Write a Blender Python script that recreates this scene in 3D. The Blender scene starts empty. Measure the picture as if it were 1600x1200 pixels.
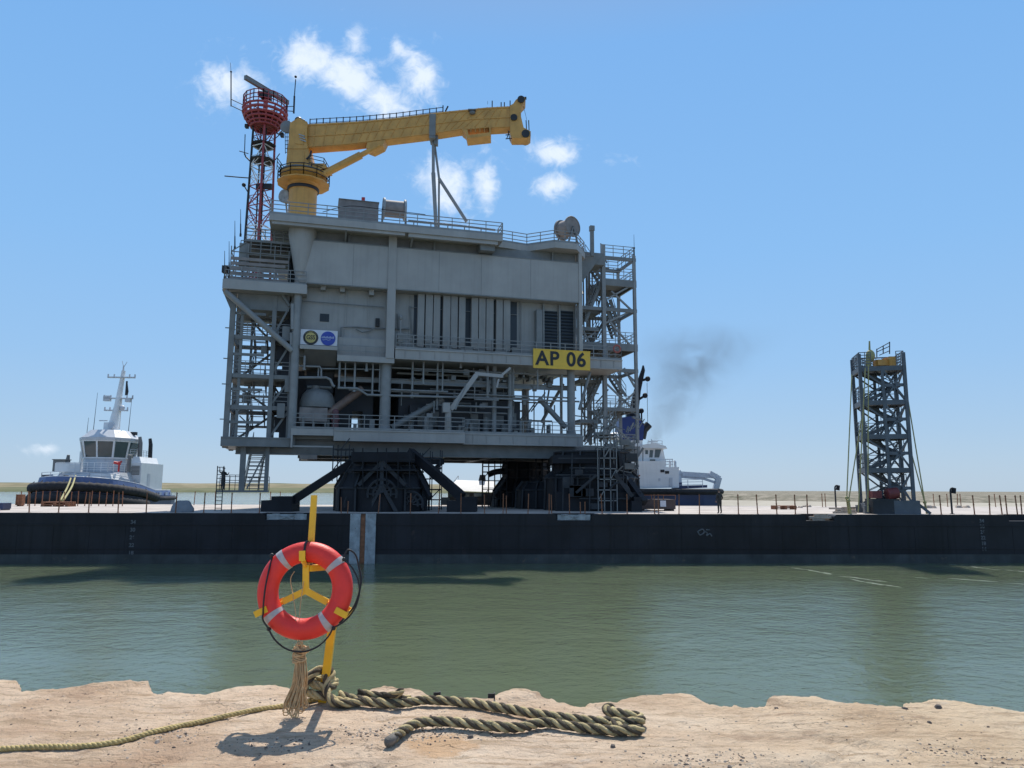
import bpy, bmesh, math, random
from mathutils import Vector as V, Matrix, noise
random.seed(7)
R = math.radians
scn = bpy.context.scene
COL = scn.collection

# ------------------------------------------------------------------ camera geometry (used to turn measured sight lines into real positions)
PITCH, ROLL, FOC, EYE = R(8.15), R(0.2), 1155.0, 5.15
CP, SP = math.cos(PITCH), math.sin(PITCH)
def ray(px, py):
    u, v = (px - 800) / FOC, (600 - py) / FOC
    c, s = math.cos(ROLL), math.sin(ROLL)
    u, v = u * c - v * s, u * s + v * c
    return V((u, CP - v * SP, SP + v * CP))
def at(px, py, Y):
    d = ray(px, py)
    t = Y / d.y
    return V((d.x * t, Y, EYE + d.z * t))
def on_z(px, py, z):
    d = ray(px, py)
    t = (z - EYE) / d.z
    return V((d.x * t, d.y * t, z))
# platform frame: s along its front face, d backwards, z up
TH = R(15)
PO = at(460, 765, 60.0); PO.z = 0
PM = Matrix.Translation(PO) @ Matrix.Rotation(TH, 4, 'Z')
PE, PN = V((math.cos(TH), math.sin(TH), 0)), V((-math.sin(TH), math.cos(TH), 0))
def fp(px, py, d=0.0):
    r = ray(px, py)
    t = (d + PO.dot(PN)) / (r.x * PN.x + r.y * PN.y)
    w = V((r.x * t, r.y * t, 0)) - PO
    return w.dot(PE), EYE + r.z * t
def L(s, d, z):
    return PO + PE * s + PN * d + V((0, 0, z))
def fl(px, py, d=0.0):
    s, z = fp(px, py, d)
    return L(s, d, z)

# ------------------------------------------------------------------ mesh builder
class MB:
    def __init__(s, M=None):
        s.v, s.f, s.mi, s.M, s.cur = [], [], [], M, 0
    def add(s, vs, fs):
        b = len(s.v)
        for p in vs:
            p = V(p)
            s.v.append(s.M @ p if s.M else p)
        for f in fs:
            s.f.append(tuple(b + i for i in f)); s.mi.append(s.cur)
    def box(s, x0, x1, y0, y1, z0, z1):
        s.add([(x0,y0,z0),(x1,y0,z0),(x1,y1,z0),(x0,y1,z0),(x0,y0,z1),(x1,y0,z1),(x1,y1,z1),(x0,y1,z1)],
              [(0,3,2,1),(4,5,6,7),(0,1,5,4),(1,2,6,5),(2,3,7,6),(3,0,4,7)])
    def beam(s, p, q, w, h=None, up=None):
        h = h or w
        p, q = V(p), V(q)
        t = (q - p)
        if t.length < 1e-6: return
        t.normalize()
        u = V(up) if up else (V((0,0,1)) if abs(t.z) < .95 else V((0,1,0)))
        a = t.cross(u).normalized(); b = a.cross(t).normalized()
        vs = []
        for c in (p, q):
            for sa, sb in ((-1,-1),(1,-1),(1,1),(-1,1)):
                vs.append(c + a*(sa*w/2) + b*(sb*h/2))
        s.add(vs, [(0,3,2,1),(4,5,6,7),(0,1,5,4),(1,2,6,5),(2,3,7,6),(3,0,4,7)])
    def ibeam(s, p, q, w, h):
        p, q = V(p), V(q); o = V((0,0,h/2 - .03))
        s.beam(p, q, w*.25, h*.98); s.beam(p+o, q+o, w, .06); s.beam(p-o, q-o, w, .06)
    def tube(s, pts, r, n=8, closed=False, caps=True):
        pts = [V(p) for p in pts]
        m = len(pts)
        rs = r if isinstance(r, (list, tuple)) else [r]*m
        base = len(s.v); ref = None; rings = []
        for i in range(m):
            if closed: t = pts[(i+1) % m] - pts[i-1]
            else: t = pts[min(i+1, m-1)] - pts[max(i-1, 0)]
            if t.length < 1e-9: t = V((0,0,1))
            t.normalize()
            if ref is None:
                ref = V((0,0,1)) if abs(t.z) < .9 else V((1,0,0))
            a = ref - t*ref.dot(t)
            if a.length < 1e-5: a = t.orthogonal()
            a.normalize(); b = t.cross(a); ref = a
            rings.append([pts[i] + (a*math.cos(2*math.pi*k/n) + b*math.sin(2*math.pi*k/n))*rs[i] for k in range(n)])
        vs = [p for r_ in rings for p in r_]
        fs = []
        for i in range(m if closed else m-1):
            j = (i+1) % m
            for k in range(n):
                l = (k+1) % n
                fs.append((i*n+k, i*n+l, j*n+l, j*n+k))
        if caps and not closed:
            fs.append(tuple(reversed(range(n)))); fs.append(tuple(range((m-1)*n, m*n)))
        s.add(vs, fs)
    def cyl(s, p, q, r0, r1=None, n=20):
        s.tube([p, q], [r0, r0 if r1 is None else r1], n)
    def ext(s, pts, vec):
        pts = [V(p) for p in pts]; vec = V(vec); n = len(pts)
        s.add(pts + [p + vec for p in pts],
              [tuple(range(n)), tuple(reversed(range(n, 2*n)))] + [(i, i+n, (i+1) % n + n, (i+1) % n) for i in range(n)])
    def lathe(s, c, prof, n=24, sx=1, sy=1):
        c = V(c); m = len(prof)
        vs = [c + V((r*math.cos(2*math.pi*k/n)*sx, r*math.sin(2*math.pi*k/n)*sy, z)) for r, z in prof for k in range(n)]
        fs = [(i*n+k, i*n+(k+1) % n, (i+1)*n+(k+1) % n, (i+1)*n+k) for i in range(m-1) for k in range(n)]
        fs += [tuple(reversed(range(n))), tuple(range((m-1)*n, m*n))]
        s.add(vs, fs)
    def ball(s, c, rx, ry=None, rz=None, n=14, m=9):
        ry = ry or rx; rz = rz or rx
        prof = [(max(.002, math.sin(math.pi*i/m)), -math.cos(math.pi*i/m)*rz/rx) for i in range(m+1)]
        s.lathe(c, [(a*rx, b*rx) for a, b in prof], n, 1, ry/rx)

def root_of(o):
    while o.parent: o = o.parent
    return o
ROOTINV = {}
def mesh_of(name, mb, mats, smooth, inv=None, off=None):
    me = bpy.data.meshes.new(name)
    vs = mb.v
    if inv is not None: vs = [inv @ p for p in vs]
    if off is not None: vs = [p - off for p in vs]
    me.from_pydata([tuple(p) for p in vs], [], mb.f)
    for m in (mats if isinstance(mats, list) else [mats]): me.materials.append(m)
    me.polygons.foreach_set('material_index', mb.mi)
    bm = bmesh.new(); bm.from_mesh(me)
    bmesh.ops.recalc_face_normals(bm, faces=bm.faces)
    bm.to_mesh(me); bm.free()
    if smooth:
        me.polygons.foreach_set('use_smooth', [True]*len(me.polygons))
        if smooth != 'all': 
            try: me.set_sharp_from_angle(angle=R(40))
            except Exception: pass
    return me
SPLIT = {'stair_landing','small_fittings','walkway_equipment','machinery_block','machinery_cabinets','mast_yards','tower_base','aerial_arms','bracket','roof_bracket','turret_panels','wall_conduit','wall_pipe','fore_lockers','tower_fittings','tower_pipework','rear_lattice','head_rails','boom_handrail','tug_aerials','sheave','ram_lugs','house_openings','cabin_window','side_boards','frame_platform','hydraulic_hose','support_feet','mast_fittings','turret_marks','funnel_top','weld_seams','cladding_trim','top_grillage','gusset_frames','roof_pipework','lettering','deck_rail','turret_handrail','landing_hanger','side_strut','pipe_bundle','rear_bulkhead','fairlead','knee_brace','pipe','floor_handrail','lower_fender','towing_winch','brace_foot','skid_body','house_rail','wheelhouse_roof','roof_deck','landing_handrail','top_cage','painted_mark','pale_wordmark','upper_handrail','cabin','raft_cradle','recess_box','casing_door','porthole','fender_chain','bollard','house_door','roof_gear','bow_rail','air_grille','winch','pipe_tangle','tower_frame','side_bracing','tower_equipment','deck_equipment'}
def islands(mb, gap=.05):
    n = len(mb.v); par = list(range(n))
    def fd(i):
        while par[i] != i: par[i] = par[par[i]]; i = par[i]
        return i
    for f in mb.f:
        a = fd(f[0])
        for q in f[1:]: par[fd(q)] = a
    box = {}
    for i, p in enumerate(mb.v):
        r = fd(i); b = box.setdefault(r, [list(p), list(p)])
        for k in range(3): b[0][k] = min(b[0][k], p[k]); b[1][k] = max(b[1][k], p[k])
    ks = list(box); cl = {k: k for k in ks}
    def fc(k):
        while cl[k] != k: k = cl[k]
        return k
    for i, a in enumerate(ks):
        for b in ks[i+1:]:
            if all(box[a][0][k] - gap <= box[b][1][k] and box[b][0][k] - gap <= box[a][1][k] for k in range(3)): cl[fc(b)] = fc(a)
    out = {}
    for f, m in zip(mb.f, mb.mi): out.setdefault(fc(fd(f[0])), []).append((f, m))
    res = []
    for fs in out.values():
        nb = MB(); mp = {}
        for f, m in fs:
            for q in f:
                if q not in mp: mp[q] = len(nb.v); nb.v.append(mb.v[q])
            nb.f.append(tuple(mp[q] for q in f)); nb.mi.append(m)
        res.append(nb)
    return res
def part(name, mb, mats, parent, smooth=False, label=None):
    if name in SPLIT:
        pcs = islands(mb)
        if 1 < len(pcs) <= 70:
            one = name[:-1] if name.endswith('s') and not name.endswith('ss') else name
            return [part1(one, q, mats, parent, smooth, label) for q in pcs][0]
    return part1(name, mb, mats, parent, smooth, label)
def part1(name, mb, mats, parent, smooth=False, label=None):
    o = bpy.data.objects.new(name, mesh_of(name, mb, mats, smooth, ROOTINV[root_of(parent).name]))
    COL.objects.link(o); o.parent = parent
    if label: o['label'] = label
    return o
def thing(name, label, cat, loc=(0,0,0), rz=0, group=None):
    o = bpy.data.objects.new(name, None); COL.objects.link(o)
    o.empty_display_size = .2
    o.location = V(loc); o.rotation_euler = (0,0,rz)
    o['label'] = label; o['category'] = cat
    if group: o['group'] = group
    ROOTINV[o.name] = (Matrix.Translation(V(loc)) @ Matrix.Rotation(rz, 4, 'Z')).inverted()
    return o
def solo(name, mb, mats, loc, label, cat, group=None, smooth=False):
    o = bpy.data.objects.new(name, mesh_of(name, mb, mats, smooth, None, V(loc)))
    COL.objects.link(o); o.location = V(loc)
    o['label'] = label; o['category'] = cat
    if group: o['group'] = group
    ROOTINV[o.name] = Matrix.Translation(V(loc)).inverted()
    return o
def struct(name, mb, mats, smooth=False, kind='structure'):
    o = bpy.data.objects.new(name, mesh_of(name, mb, mats, smooth)); COL.objects.link(o)
    o['kind'] = kind
    return o
def copy_tree(o, parent=None):
    c = o.copy(); COL.objects.link(c)
    if parent: c.parent = parent
    for ch in list(o.children): copy_tree(ch, c)
    return c

def text_mb(body, size, M, ext=.02, offset=0.0, xs=1.0, spacing=1.0):
    cu = bpy.data.curves.new('lettering', 'FONT'); cu.body = body; cu.size = size; cu.extrude = ext; cu.offset = offset
    cu.align_x = 'CENTER'; cu.align_y = 'CENTER'; cu.space_character = spacing
    o = bpy.data.objects.new('lettering', cu); COL.objects.link(o)
    dg = bpy.context.evaluated_depsgraph_get(); dg.update()
    me = o.evaluated_get(dg).to_mesh()
    mb = MB(M @ Matrix.Diagonal((xs,1,1,1)))
    mb.add([v.co.copy() for v in me.vertices], [tuple(p.vertices) for p in me.polygons])
    o.evaluated_get(dg).to_mesh_clear()
    bpy.data.objects.remove(o); bpy.data.curves.remove(cu)
    return mb

# ------------------------------------------------------------------ materials
def mat(name, col, rough=.6, var=.15, scale=1.5, metal=0.0, bump=0.0, bscale=20.0, rust=0.0, rustcol=(.16,.06,.03), streak=0.0, spec=.5):
    m = bpy.data.materials.new(name); m.use_nodes = True
    nt = m.node_tree; N, K = nt.nodes, nt.links
    p = N['Principled BSDF']; p.inputs['Roughness'].default_value = rough; p.inputs['Metallic'].default_value = metal
    p.inputs['Specular IOR Level'].default_value = spec
    tc = N.new('ShaderNodeTexCoord')
    n1 = N.new('ShaderNodeTexNoise'); n1.inputs['Scale'].default_value = scale; n1.inputs['Detail'].default_value = 6
    K.new(tc.outputs['Object'], n1.inputs['Vector'])
    mr = N.new('ShaderNodeMapRange'); mr.inputs[1].default_value = .3; mr.inputs[2].default_value = .7
    mr.inputs[3].default_value = 1 - var; mr.inputs[4].default_value = 1 + var
    K.new(n1.outputs['Fac'], mr.inputs[0])
    mx = N.new('ShaderNodeMix'); mx.data_type = 'RGBA'; mx.blend_type = 'MULTIPLY'; mx.inputs[0].default_value = 1
    mx.inputs[6].default_value = (*col, 1); K.new(mr.outputs[0], mx.inputs[7])
    out = mx.outputs[2]
    if streak:
        mp = N.new('ShaderNodeMapping'); mp.inputs['Scale'].default_value = (3.2, 3.2, .16); K.new(tc.outputs['Object'], mp.inputs[0])
        n2 = N.new('ShaderNodeTexNoise'); n2.inputs['Scale'].default_value = 1.0; n2.inputs['Detail'].default_value = 5; K.new(mp.outputs[0], n2.inputs['Vector'])
        r2 = N.new('ShaderNodeMapRange'); r2.inputs[1].default_value = .5; r2.inputs[2].default_value = .75; r2.inputs[3].default_value = 1; r2.inputs[4].default_value = 1 - streak
        K.new(n2.outputs['Fac'], r2.inputs[0])
        m2 = N.new('ShaderNodeMix'); m2.data_type = 'RGBA'; m2.blend_type = 'MULTIPLY'; m2.inputs[0].default_value = 1
        K.new(out, m2.inputs[6]); K.new(r2.outputs[0], m2.inputs[7]); out = m2.outputs[2]
    if rust:
        n3 = N.new('ShaderNodeTexNoise'); n3.inputs['Scale'].default_value = scale*2.3; n3.inputs['Detail'].default_value = 9; n3.inputs['Roughness'].default_value = .65
        K.new(tc.outputs['Object'], n3.inputs['Vector'])
        r3 = N.new('ShaderNodeMapRange'); r3.inputs[1].default_value = .72 - rust*.4; r3.inputs[2].default_value = .80 - rust*.3; K.new(n3.outputs['Fac'], r3.inputs[0])
        m3 = N.new('ShaderNodeMix'); m3.data_type = 'RGBA'; K.new(r3.outputs[0], m3.inputs[0]); K.new(out, m3.inputs[6]); m3.inputs[7].default_value = (*rustcol, 1); out = m3.outputs[2]
    K.new(out, p.inputs['Base Color'])
    if bump:
        nb = N.new('ShaderNodeTexNoise'); nb.inputs['Scale'].default_value = bscale; nb.inputs['Detail'].default_value = 6; K.new(tc.outputs['Object'], nb.inputs['Vector'])
        b = N.new('ShaderNodeBump'); b.inputs['Strength'].default_value = bump; b.inputs['Distance'].default_value = .02
        K.new(nb.outputs['Fac'], b.inputs['Height']); K.new(b.outputs[0], p.inputs['Normal'])
    return m
GREY = mat('grey_paint', (.34,.322,.302), .5, .10, .5, streak=.10, rust=.03, rustcol=(.19,.16,.13))
GREY2 = mat('grey_paint_panel', (.30,.29,.275), .5, .10, .6, streak=.14, rust=.04, rustcol=(.17,.145,.12))
GREYD = mat('grey_steel', (.18,.182,.178), .55, .15, 1.2, rust=.18)
GREYM = mat('grey_pipework', (.235,.235,.23), .5, .15, 1.2)
INNER = mat('interior_shade_dark', (.035,.038,.046), .6, .3, .7)  # near black: the shade of the interior is put into the colour
BROWNG = mat('brownish_cladding', (.15,.14,.13), .6, .12, 1)
PINKG = mat('scaffold_timber', (.23,.20,.185), .7, .2, 1.4)
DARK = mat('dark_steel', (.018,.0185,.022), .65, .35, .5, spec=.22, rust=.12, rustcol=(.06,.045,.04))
DARK2 = mat('dark_weathered_steel', (.026,.028,.032), .7, .4, .8, rust=.25, rustcol=(.09,.075,.06))
LOUV = mat('dark_louvre_gap_shade', (.022,.030,.040), .5, .1, 2)
BLACK = mat('black_paint', (.015,.015,.018), .5, .2, 3)
YELLOW = mat('crane_yellow', (.58,.30,.07), .5, .18, .9, rust=.10, rustcol=(.30,.17,.05), streak=.15)
SIGNY = mat('sign_yellow', (.74,.46,.05), .5, .06, 1)
POSTY = mat('post_yellow', (.82,.47,.02), .45, .12, 7, rust=.12, rustcol=(.45,.26,.05))
REDP = mat('mast_red', (.30,.045,.05), .5, .2, 2)
WHITE = mat('white_paint', (.78,.78,.77), .4, .06, .8, streak=.08)
TUGGREY = mat('tug_light_grey', (.55,.57,.60), .45, .08, .8, streak=.1)
TUGBLUE = mat('tug_blue_paint', (.10,.14,.28), .45, .2, .8)
NAVY = mat('navy_paint', (.03,.045,.11), .45, .2, .6)
BLUEF = mat('funnel_blue', (.012,.03,.15), .45, .1, 1)
RUBBER = mat('black_rubber', (.028,.027,.030), .85, .35, 1.5, bump=.4, bscale=6)
GLASS = mat('window_glass', (.05,.075,.08), .06, .2, .6, spec=.8)
REDM = mat('red_paint', (.50,.03,.03), .45, .15, 2)
RUSTY = mat('rusty_iron', (.24,.10,.05), .8, .35, 4, rust=.3, rustcol=(.12,.045,.025))
TAN = mat('bleached_timber', (.42,.34,.27), .8, .25, 3)
TARP = mat('grey_tarp', (.20,.21,.23), .7, .2, 1.5, bump=.5, bscale=3)
PALE = mat('pale_worn_paint', (.34,.36,.37), .65, .25, 2.5, rust=.35, rustcol=(.14,.09,.06), streak=.3)
HULL = mat('barge_black_paint', (.015,.0155,.020), .5, .45, .35, rust=.22, rustcol=(.050,.038,.036), streak=.45, spec=.3)
HULL2 = mat('barge_boot_top', (.045,.050,.050), .6, .4, .8, rust=.35, rustcol=(.09,.075,.06), streak=.3)
DECK = mat('barge_deck', (.42,.37,.33), .8, .25, .5, rust=.28, rustcol=(.30,.22,.17))
WMARK = mat('white_marking', (.11,.115,.125), .6, .3, 6)
STRAP = mat('lashing_strap', (.33,.30,.13), .7, .15, 2)
TOWER = mat('blue_grey_steel', (.085,.10,.118), .5, .25, 1.2, rust=.15)
ORANGE = mat('ring_orange', (.74,.032,.022), .5, .10, 8, bump=.12, bscale=60, rust=.06, rustcol=(.55,.05,.03))
TAPE = mat('reflective_tape', (.43,.39,.38), .45, .12, 30)
CORD = mat('black_cord', (.012,.012,.014), .6, .2, 30)
TWINE = mat('tan_twine', (.62,.41,.21), .85, .25, 25, bump=.4, bscale=150)
ROPEA = mat('olive_rope_strand', (.50,.40,.205), .9, .40, 9, bump=.8, bscale=110, rust=.30, rustcol=(.15,.135,.08))
ROPEB = mat('dark_rope_strand', (.085,.068,.044), .9, .45, 9, bump=.8, bscale=110, rust=.25, rustcol=(.30,.28,.17))
YROPE = mat('yellow_rope', (.52,.40,.17), .85, .25, 20, bump=.5, bscale=150)
TAPEG = mat('grey_wrapping_tape', (.15,.135,.115), .8, .3, 20, bump=.5, bscale=90)
SKIN = mat('skin', (.35,.2,.14), .6, .05, 5)
CLOTH = mat('work_clothes', (.045,.04,.038), .9, .2, 5)
HIVIS = mat('safety_vest', (.30,.14,.04), .8, .15, 8)
HARD = mat('hard_hat', (.5,.5,.48), .4, .05, 5)
GOLD = mat('emblem_gold', (.45,.36,.12), .5, .1, 3)
EMBLUE = mat('emblem_blue', (.03,.06,.35), .5, .1, 3)
EMPALE = mat('emblem_pale', (.40,.45,.62), .5, .05, 3)
SIGNW = mat('sign_white', (.62,.62,.66), .5, .06, 2)
STONE = mat('dark_stone', (.10,.085,.075), .9, .3, 20, bump=.5, bscale=60)

# ------------------------------------------------------------------ shape helpers
def rail(mb, pts, h=1.15, sp=1.4, r=.045, mids=(.38,.72), toe=0.0):
    pts = [V(p) for p in pts]
    for a, b in zip(pts, pts[1:]):
        n = max(1, round((b-a).length / sp))
        for i in range(n + 1):
            p = a.lerp(b, i/n); mb.beam(p, p + V((0,0,h)), r, r)
        for k in (*mids, 1.0):
            mb.beam(a + V((0,0,h*k)), b + V((0,0,h*k)), r, r)
        if toe: mb.beam(a + V((0,0,toe/2)), b + V((0,0,toe/2)), .03, toe)
def stair(mb, a, b, w, side, n=None, hand=True):
    a, b = V(a), V(b); side = V(side).normalized()*w/2
    for k in (-1, 1): mb.beam(a + side*k, b + side*k, .07, .26)
    n = n or max(4, int(abs(b.z - a.z)/.3))
    for i in range(1, n):
        p = a.lerp(b, i/n)
        mb.beam(p - side, p + side, .26, .05, up=(0,0,1))
    if hand:
        for k in (-1, 1):
            for h in (.55, 1.05): mb.beam(a + side*k + V((0,0,h)), b + side*k + V((0,0,h)), .05)
            m = max(2, int((b-a).length/1.3))
            for i in range(m+1):
                p = a.lerp(b, i/m) + side*k; mb.beam(p, p + V((0,0,1.05)), .045)
def scaffold(mb, o, ex, ey, nx, ny, sx, sy, z0, z1, lift=1.0, r=.05):
    o, ex, ey = V(o), V(ex), V(ey)
    for i in range(nx+1):
        for j in range(ny+1):
            p = o + ex*(i*sx) + ey*(j*sy)
            mb.beam(V((p.x,p.y,z0)), V((p.x,p.y,z1 + random.uniform(-.2,.4))), r)
    z = z0 + lift
    k = 0
    while z < z1:
        for j in range(ny+1):
            p = o + ey*(j*sy); q = p + ex*(nx*sx); mb.beam(V((p.x,p.y,z)), V((q.x,q.y,z)), r)
        for i in range(nx+1):
            p = o + ex*(i*sx); q = p + ey*(ny*sy); mb.beam(V((p.x,p.y,z)), V((q.x,q.y,z)), r)
        if k % 2 == 0:
            p = o + ex*(random.randrange(nx)*sx); q = p + ex*sx
            mb.beam(V((p.x,p.y,z)), V((q.x,q.y,z+lift)), r)
        z += lift; k += 1
def spline(pts, n=10, closed=False):
    pts = [V(p) for p in pts]; out = []
    m = len(pts)
    for i in range(m if closed else m-1):
        if closed: a, b, c, d = pts[i-1], pts[i], pts[(i+1)%m], pts[(i+2)%m]
        else: a, b, c, d = pts[max(i-1,0)], pts[i], pts[i+1], pts[min(i+2,m-1)]
        for k in range(n):
            t = k/n
            out.append(.5*((2*b) + (c-a)*t + (2*a-5*b+4*c-d)*t*t + (3*b-a-3*c+d)*t**3))
    if not closed: out.append(pts[-1])
    return out
def resample(pts, step):
    out = [pts[0]]; acc = 0
    for a, b in zip(pts, pts[1:]):
        l = (b-a).length; t = step - acc
        while t < l:
            out.append(a.lerp(b, t/l)); t += step
        acc = (acc + l) % step
    out.append(pts[-1])
    return out
def twisted(mb, pts, r, pitch, strands=3, n=7, step=.012, mats=(0,0,1), fat=.56, phase=0, rough=0.0):
    pts = resample([V(p) for p in pts], step)
    m = len(pts); ref = V((0,0,1)); fr = []
    for i in range(m):
        t = (pts[min(i+1,m-1)] - pts[max(i-1,0)]).normalized()
        a = ref - t*ref.dot(t)
        if a.length < 1e-4: a = t.orthogonal()
        a.normalize(); ref = a; fr.append((a, t.cross(a)))
    for k in range(strands):
        mb.cur = mats[k]
        line = []
        for i in range(m):
            ang = 2*math.pi*(k/strands + i*step/pitch) + phase
            line.append(pts[i] + (fr[i][0]*math.cos(ang) + fr[i][1]*math.sin(ang))*r*(1-fat))
        mb.tube(line, [r*fat*(1 + rough*noise.noise(V((i*step*9, k*7.3, phase)))) for i in range(m)], n)
    mb.cur = 0
SET = dict(exposure=0.2, sun=4.5, sky=.10, air=1.0, dust=.6, ozone=1.5, hue=.5, sat=1.0, val=1.0, clear=.88, cloud=9.5, wave=.12, wat1=(.092,.115,.068), wat2=(.108,.134,.082), smoke=.27)
# ------------------------------------------------------------------ camera, sun, sky
cam = bpy.data.cameras.new('camera'); co = bpy.data.objects.new('camera', cam); COL.objects.link(co)
cam.sensor_fit = 'HORIZONTAL'; cam.sensor_width = 36; cam.lens = 36*FOC/1600; cam.clip_start = .1; cam.clip_end = 20000
fw = V((0, CP, SP)); up = V((0, -SP, CP)); rt = V((1,0,0))
cr, sr = math.cos(ROLL), math.sin(ROLL)
r2, u2 = rt*cr + up*sr, up*cr - rt*sr
co.matrix_world = Matrix.Translation((0,0,EYE)) @ Matrix(((r2.x,u2.x,-fw.x,0),(r2.y,u2.y,-fw.y,0),(r2.z,u2.z,-fw.z,0),(0,0,0,1)))
scn.camera = co
scn.view_settings.view_transform = 'Standard'; scn.view_settings.look = 'None'
scn.view_settings.exposure = SET['exposure']; scn.view_settings.gamma = 1
scn.render.resolution_x, scn.render.resolution_y = 1024, 768
try:
    scn.cycles.max_bounces = 8; scn.cycles.transparent_max_bounces = 12; scn.cycles.volume_bounces = 1
except Exception: pass

SEL, SAZ = R(59), R(2.5)          # the sun stands ahead of the camera, a touch to the right
sd = V((math.sin(SAZ)*math.cos(SEL), math.cos(SAZ)*math.cos(SEL), math.sin(SEL)))
sl = bpy.data.lights.new('sun', 'SUN'); so = bpy.data.objects.new('sun', sl); COL.objects.link(so)
sl.energy = SET['sun']; sl.angle = R(.53); sl.color = (1, .95, .87)
so.rotation_euler = (-sd).to_track_quat('-Z', 'Y').to_euler(); so.location = (0, 0, 80)

w = bpy.data.worlds.new('World'); scn.world = w; w.use_nodes = True
nt = w.node_tree; N, K = nt.nodes, nt.links
bg = N['Background']; bg.inputs['Strength'].default_value = SET['sky']
sky = N.new('ShaderNodeTexSky'); sky.sky_type = 'NISHITA'; sky.sun_disc = False
sky.sun_elevation = SEL; sky.sun_rotation = SAZ
sky.air_density = SET['air']; sky.dust_density = SET['dust']; sky.ozone_density = SET['ozone']; sky.altitude = 0
def nd(t, **k):
    n = N.new(t)
    for a, b in k.items(): setattr(n, a, b)
    return n
def mth(op, a, b=None, c=None, clamp=False):
    n = nd('ShaderNodeMath', operation=op, use_clamp=clamp)
    for i, x in enumerate((a, b, c)):
        if x is None: continue
        if isinstance(x, (int, float)): n.inputs[i].default_value = x
        else: K.new(x, n.inputs[i])
    return n.outputs[0]
hsv = nd('ShaderNodeHueSaturation'); hsv.inputs['Hue'].default_value = SET['hue']; hsv.inputs['Saturation'].default_value = SET['sat']; hsv.inputs['Value'].default_value = SET['val']
K.new(sky.outputs[0], hsv.inputs['Color'])
tc = nd('ShaderNodeTexCoord'); sx = nd('ShaderNodeSeparateXYZ'); K.new(tc.outputs['Generated'], sx.inputs[0])
# clear maritime air: the blue of the sky by height above the horizon, blended over the sky model
cr_ = nd('ShaderNodeValToRGB'); K.new(sx.outputs[2], cr_.inputs[0]); e_ = cr_.color_ramp.elements
stops = [(0,(4.0,5.3,6.7)),(.07,(3.3,5.0,7.1)),(.16,(2.7,4.8,7.6)),(.30,(2.2,4.55,7.9)),(.54,(1.7,4.0,7.7)),(.66,(2.2,3.5,6.0)),(1,(2.2,3.1,4.8))]
e_[0].position, e_[0].color = 0, (*stops[0][1], 1); e_[1].position, e_[1].color = 1, (*stops[-1][1], 1)
for q_, c_ in stops[1:-1]:
    x_ = e_.new(q_); x_.color = (*c_, 1)
skm = nd('ShaderNodeMix', data_type='RGBA'); skm.inputs[0].default_value = SET['clear']; K.new(hsv.outputs[0], skm.inputs[6]); K.new(cr_.outputs[0], skm.inputs[7])
yy = mth('MAXIMUM', sx.outputs[1], .05)
X, Z = mth('DIVIDE', sx.outputs[0], yy), mth('DIVIDE', sx.outputs[2], yy)
cv = nd('ShaderNodeCombineXYZ'); K.new(X, cv.inputs[0]); K.new(Z, cv.inputs[1])
n1 = nd('ShaderNodeTexNoise'); n1.inputs['Scale'].default_value = 14; n1.inputs['Detail'].default_value = 10; n1.inputs['Roughness'].default_value = .62; n1.inputs['Distortion'].default_value = .5
K.new(cv.outputs[0], n1.inputs['Vector'])
n2 = nd('ShaderNodeTexNoise'); n2.inputs['Scale'].default_value = 44; n2.inputs['Detail'].default_value = 8; n2.inputs['Roughness'].default_value = .6; n2.inputs['Distortion'].default_value = .8
K.new(cv.outputs[0], n2.inputs['Vector'])
acc = None
# drifting fair-weather clouds: centre and half axes (sight-line pixels), tilt, strength
for px, py, ax, ay, tilt, st in [(488,88,52,40,-22,1.05),(545,120,70,42,-32,1.1),(600,155,58,34,-30,1.0),(652,115,34,50,25,.95),(553,66,24,34,10,.9),(622,72,14,22,20,.7),(366,132,52,40,-20,.95),(695,290,38,52,20,.95),(762,292,24,42,8,.95),(868,240,42,24,-10,.95),(868,288,36,20,10,.95),(960,250,40,10,0,.35),(68,701,26,9,0,.7),(730,255,20,20,0,.4)]:
    d = ray(px, py); cx, cz = d.x/d.y, d.z/d.y
    dx, dz = mth('SUBTRACT', X, cx), mth('SUBTRACT', Z, cz)
    c, s = math.cos(R(tilt)), math.sin(R(tilt))
    a = mth('DIVIDE', mth('ADD', mth('MULTIPLY', dx, c), mth('MULTIPLY', dz, s)), ax/FOC)
    b = mth('DIVIDE', mth('SUBTRACT', mth('MULTIPLY', dz, c), mth('MULTIPLY', dx, s)), ay/FOC)
    q = mth('ADD', mth('MULTIPLY', a, a), mth('MULTIPLY', b, b))
    g = mth('MULTIPLY', mth('EXPONENT', mth('MULTIPLY', q, -.9)), st)
    acc = g if acc is None else mth('MAXIMUM', acc, g)
nz = mth('ADD', mth('MULTIPLY', n1.outputs['Fac'], 1.0), mth('MULTIPLY', n2.outputs['Fac'], .75))
den = mth('ADD', mth('MULTIPLY', acc, .66), mth('SUBTRACT', nz, 1.12))
den = mth('MULTIPLY', den, mth('GREATER_THAN', sx.outputs[1], .06))
mr = nd('ShaderNodeMapRange'); mr.interpolation_type = 'SMOOTHSTEP'
mr.inputs[1].default_value = -.14; mr.inputs[2].default_value = .50; mr.inputs[3].default_value = 0; mr.inputs[4].default_value = .84
K.new(den, mr.inputs[0])
fac = mth('MULTIPLY', mr.outputs[0], mth('GREATER_THAN', acc, .02))
mx = nd('ShaderNodeMix', data_type='RGBA'); K.new(fac, mx.inputs[0]); K.new(skm.outputs[2], mx.inputs[6])
mx.inputs[7].default_value = (*[c*SET['cloud'] for c in (.86,.93,1.02)], 1)
K.new(mx.outputs[2], bg.inputs['Color'])

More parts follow.
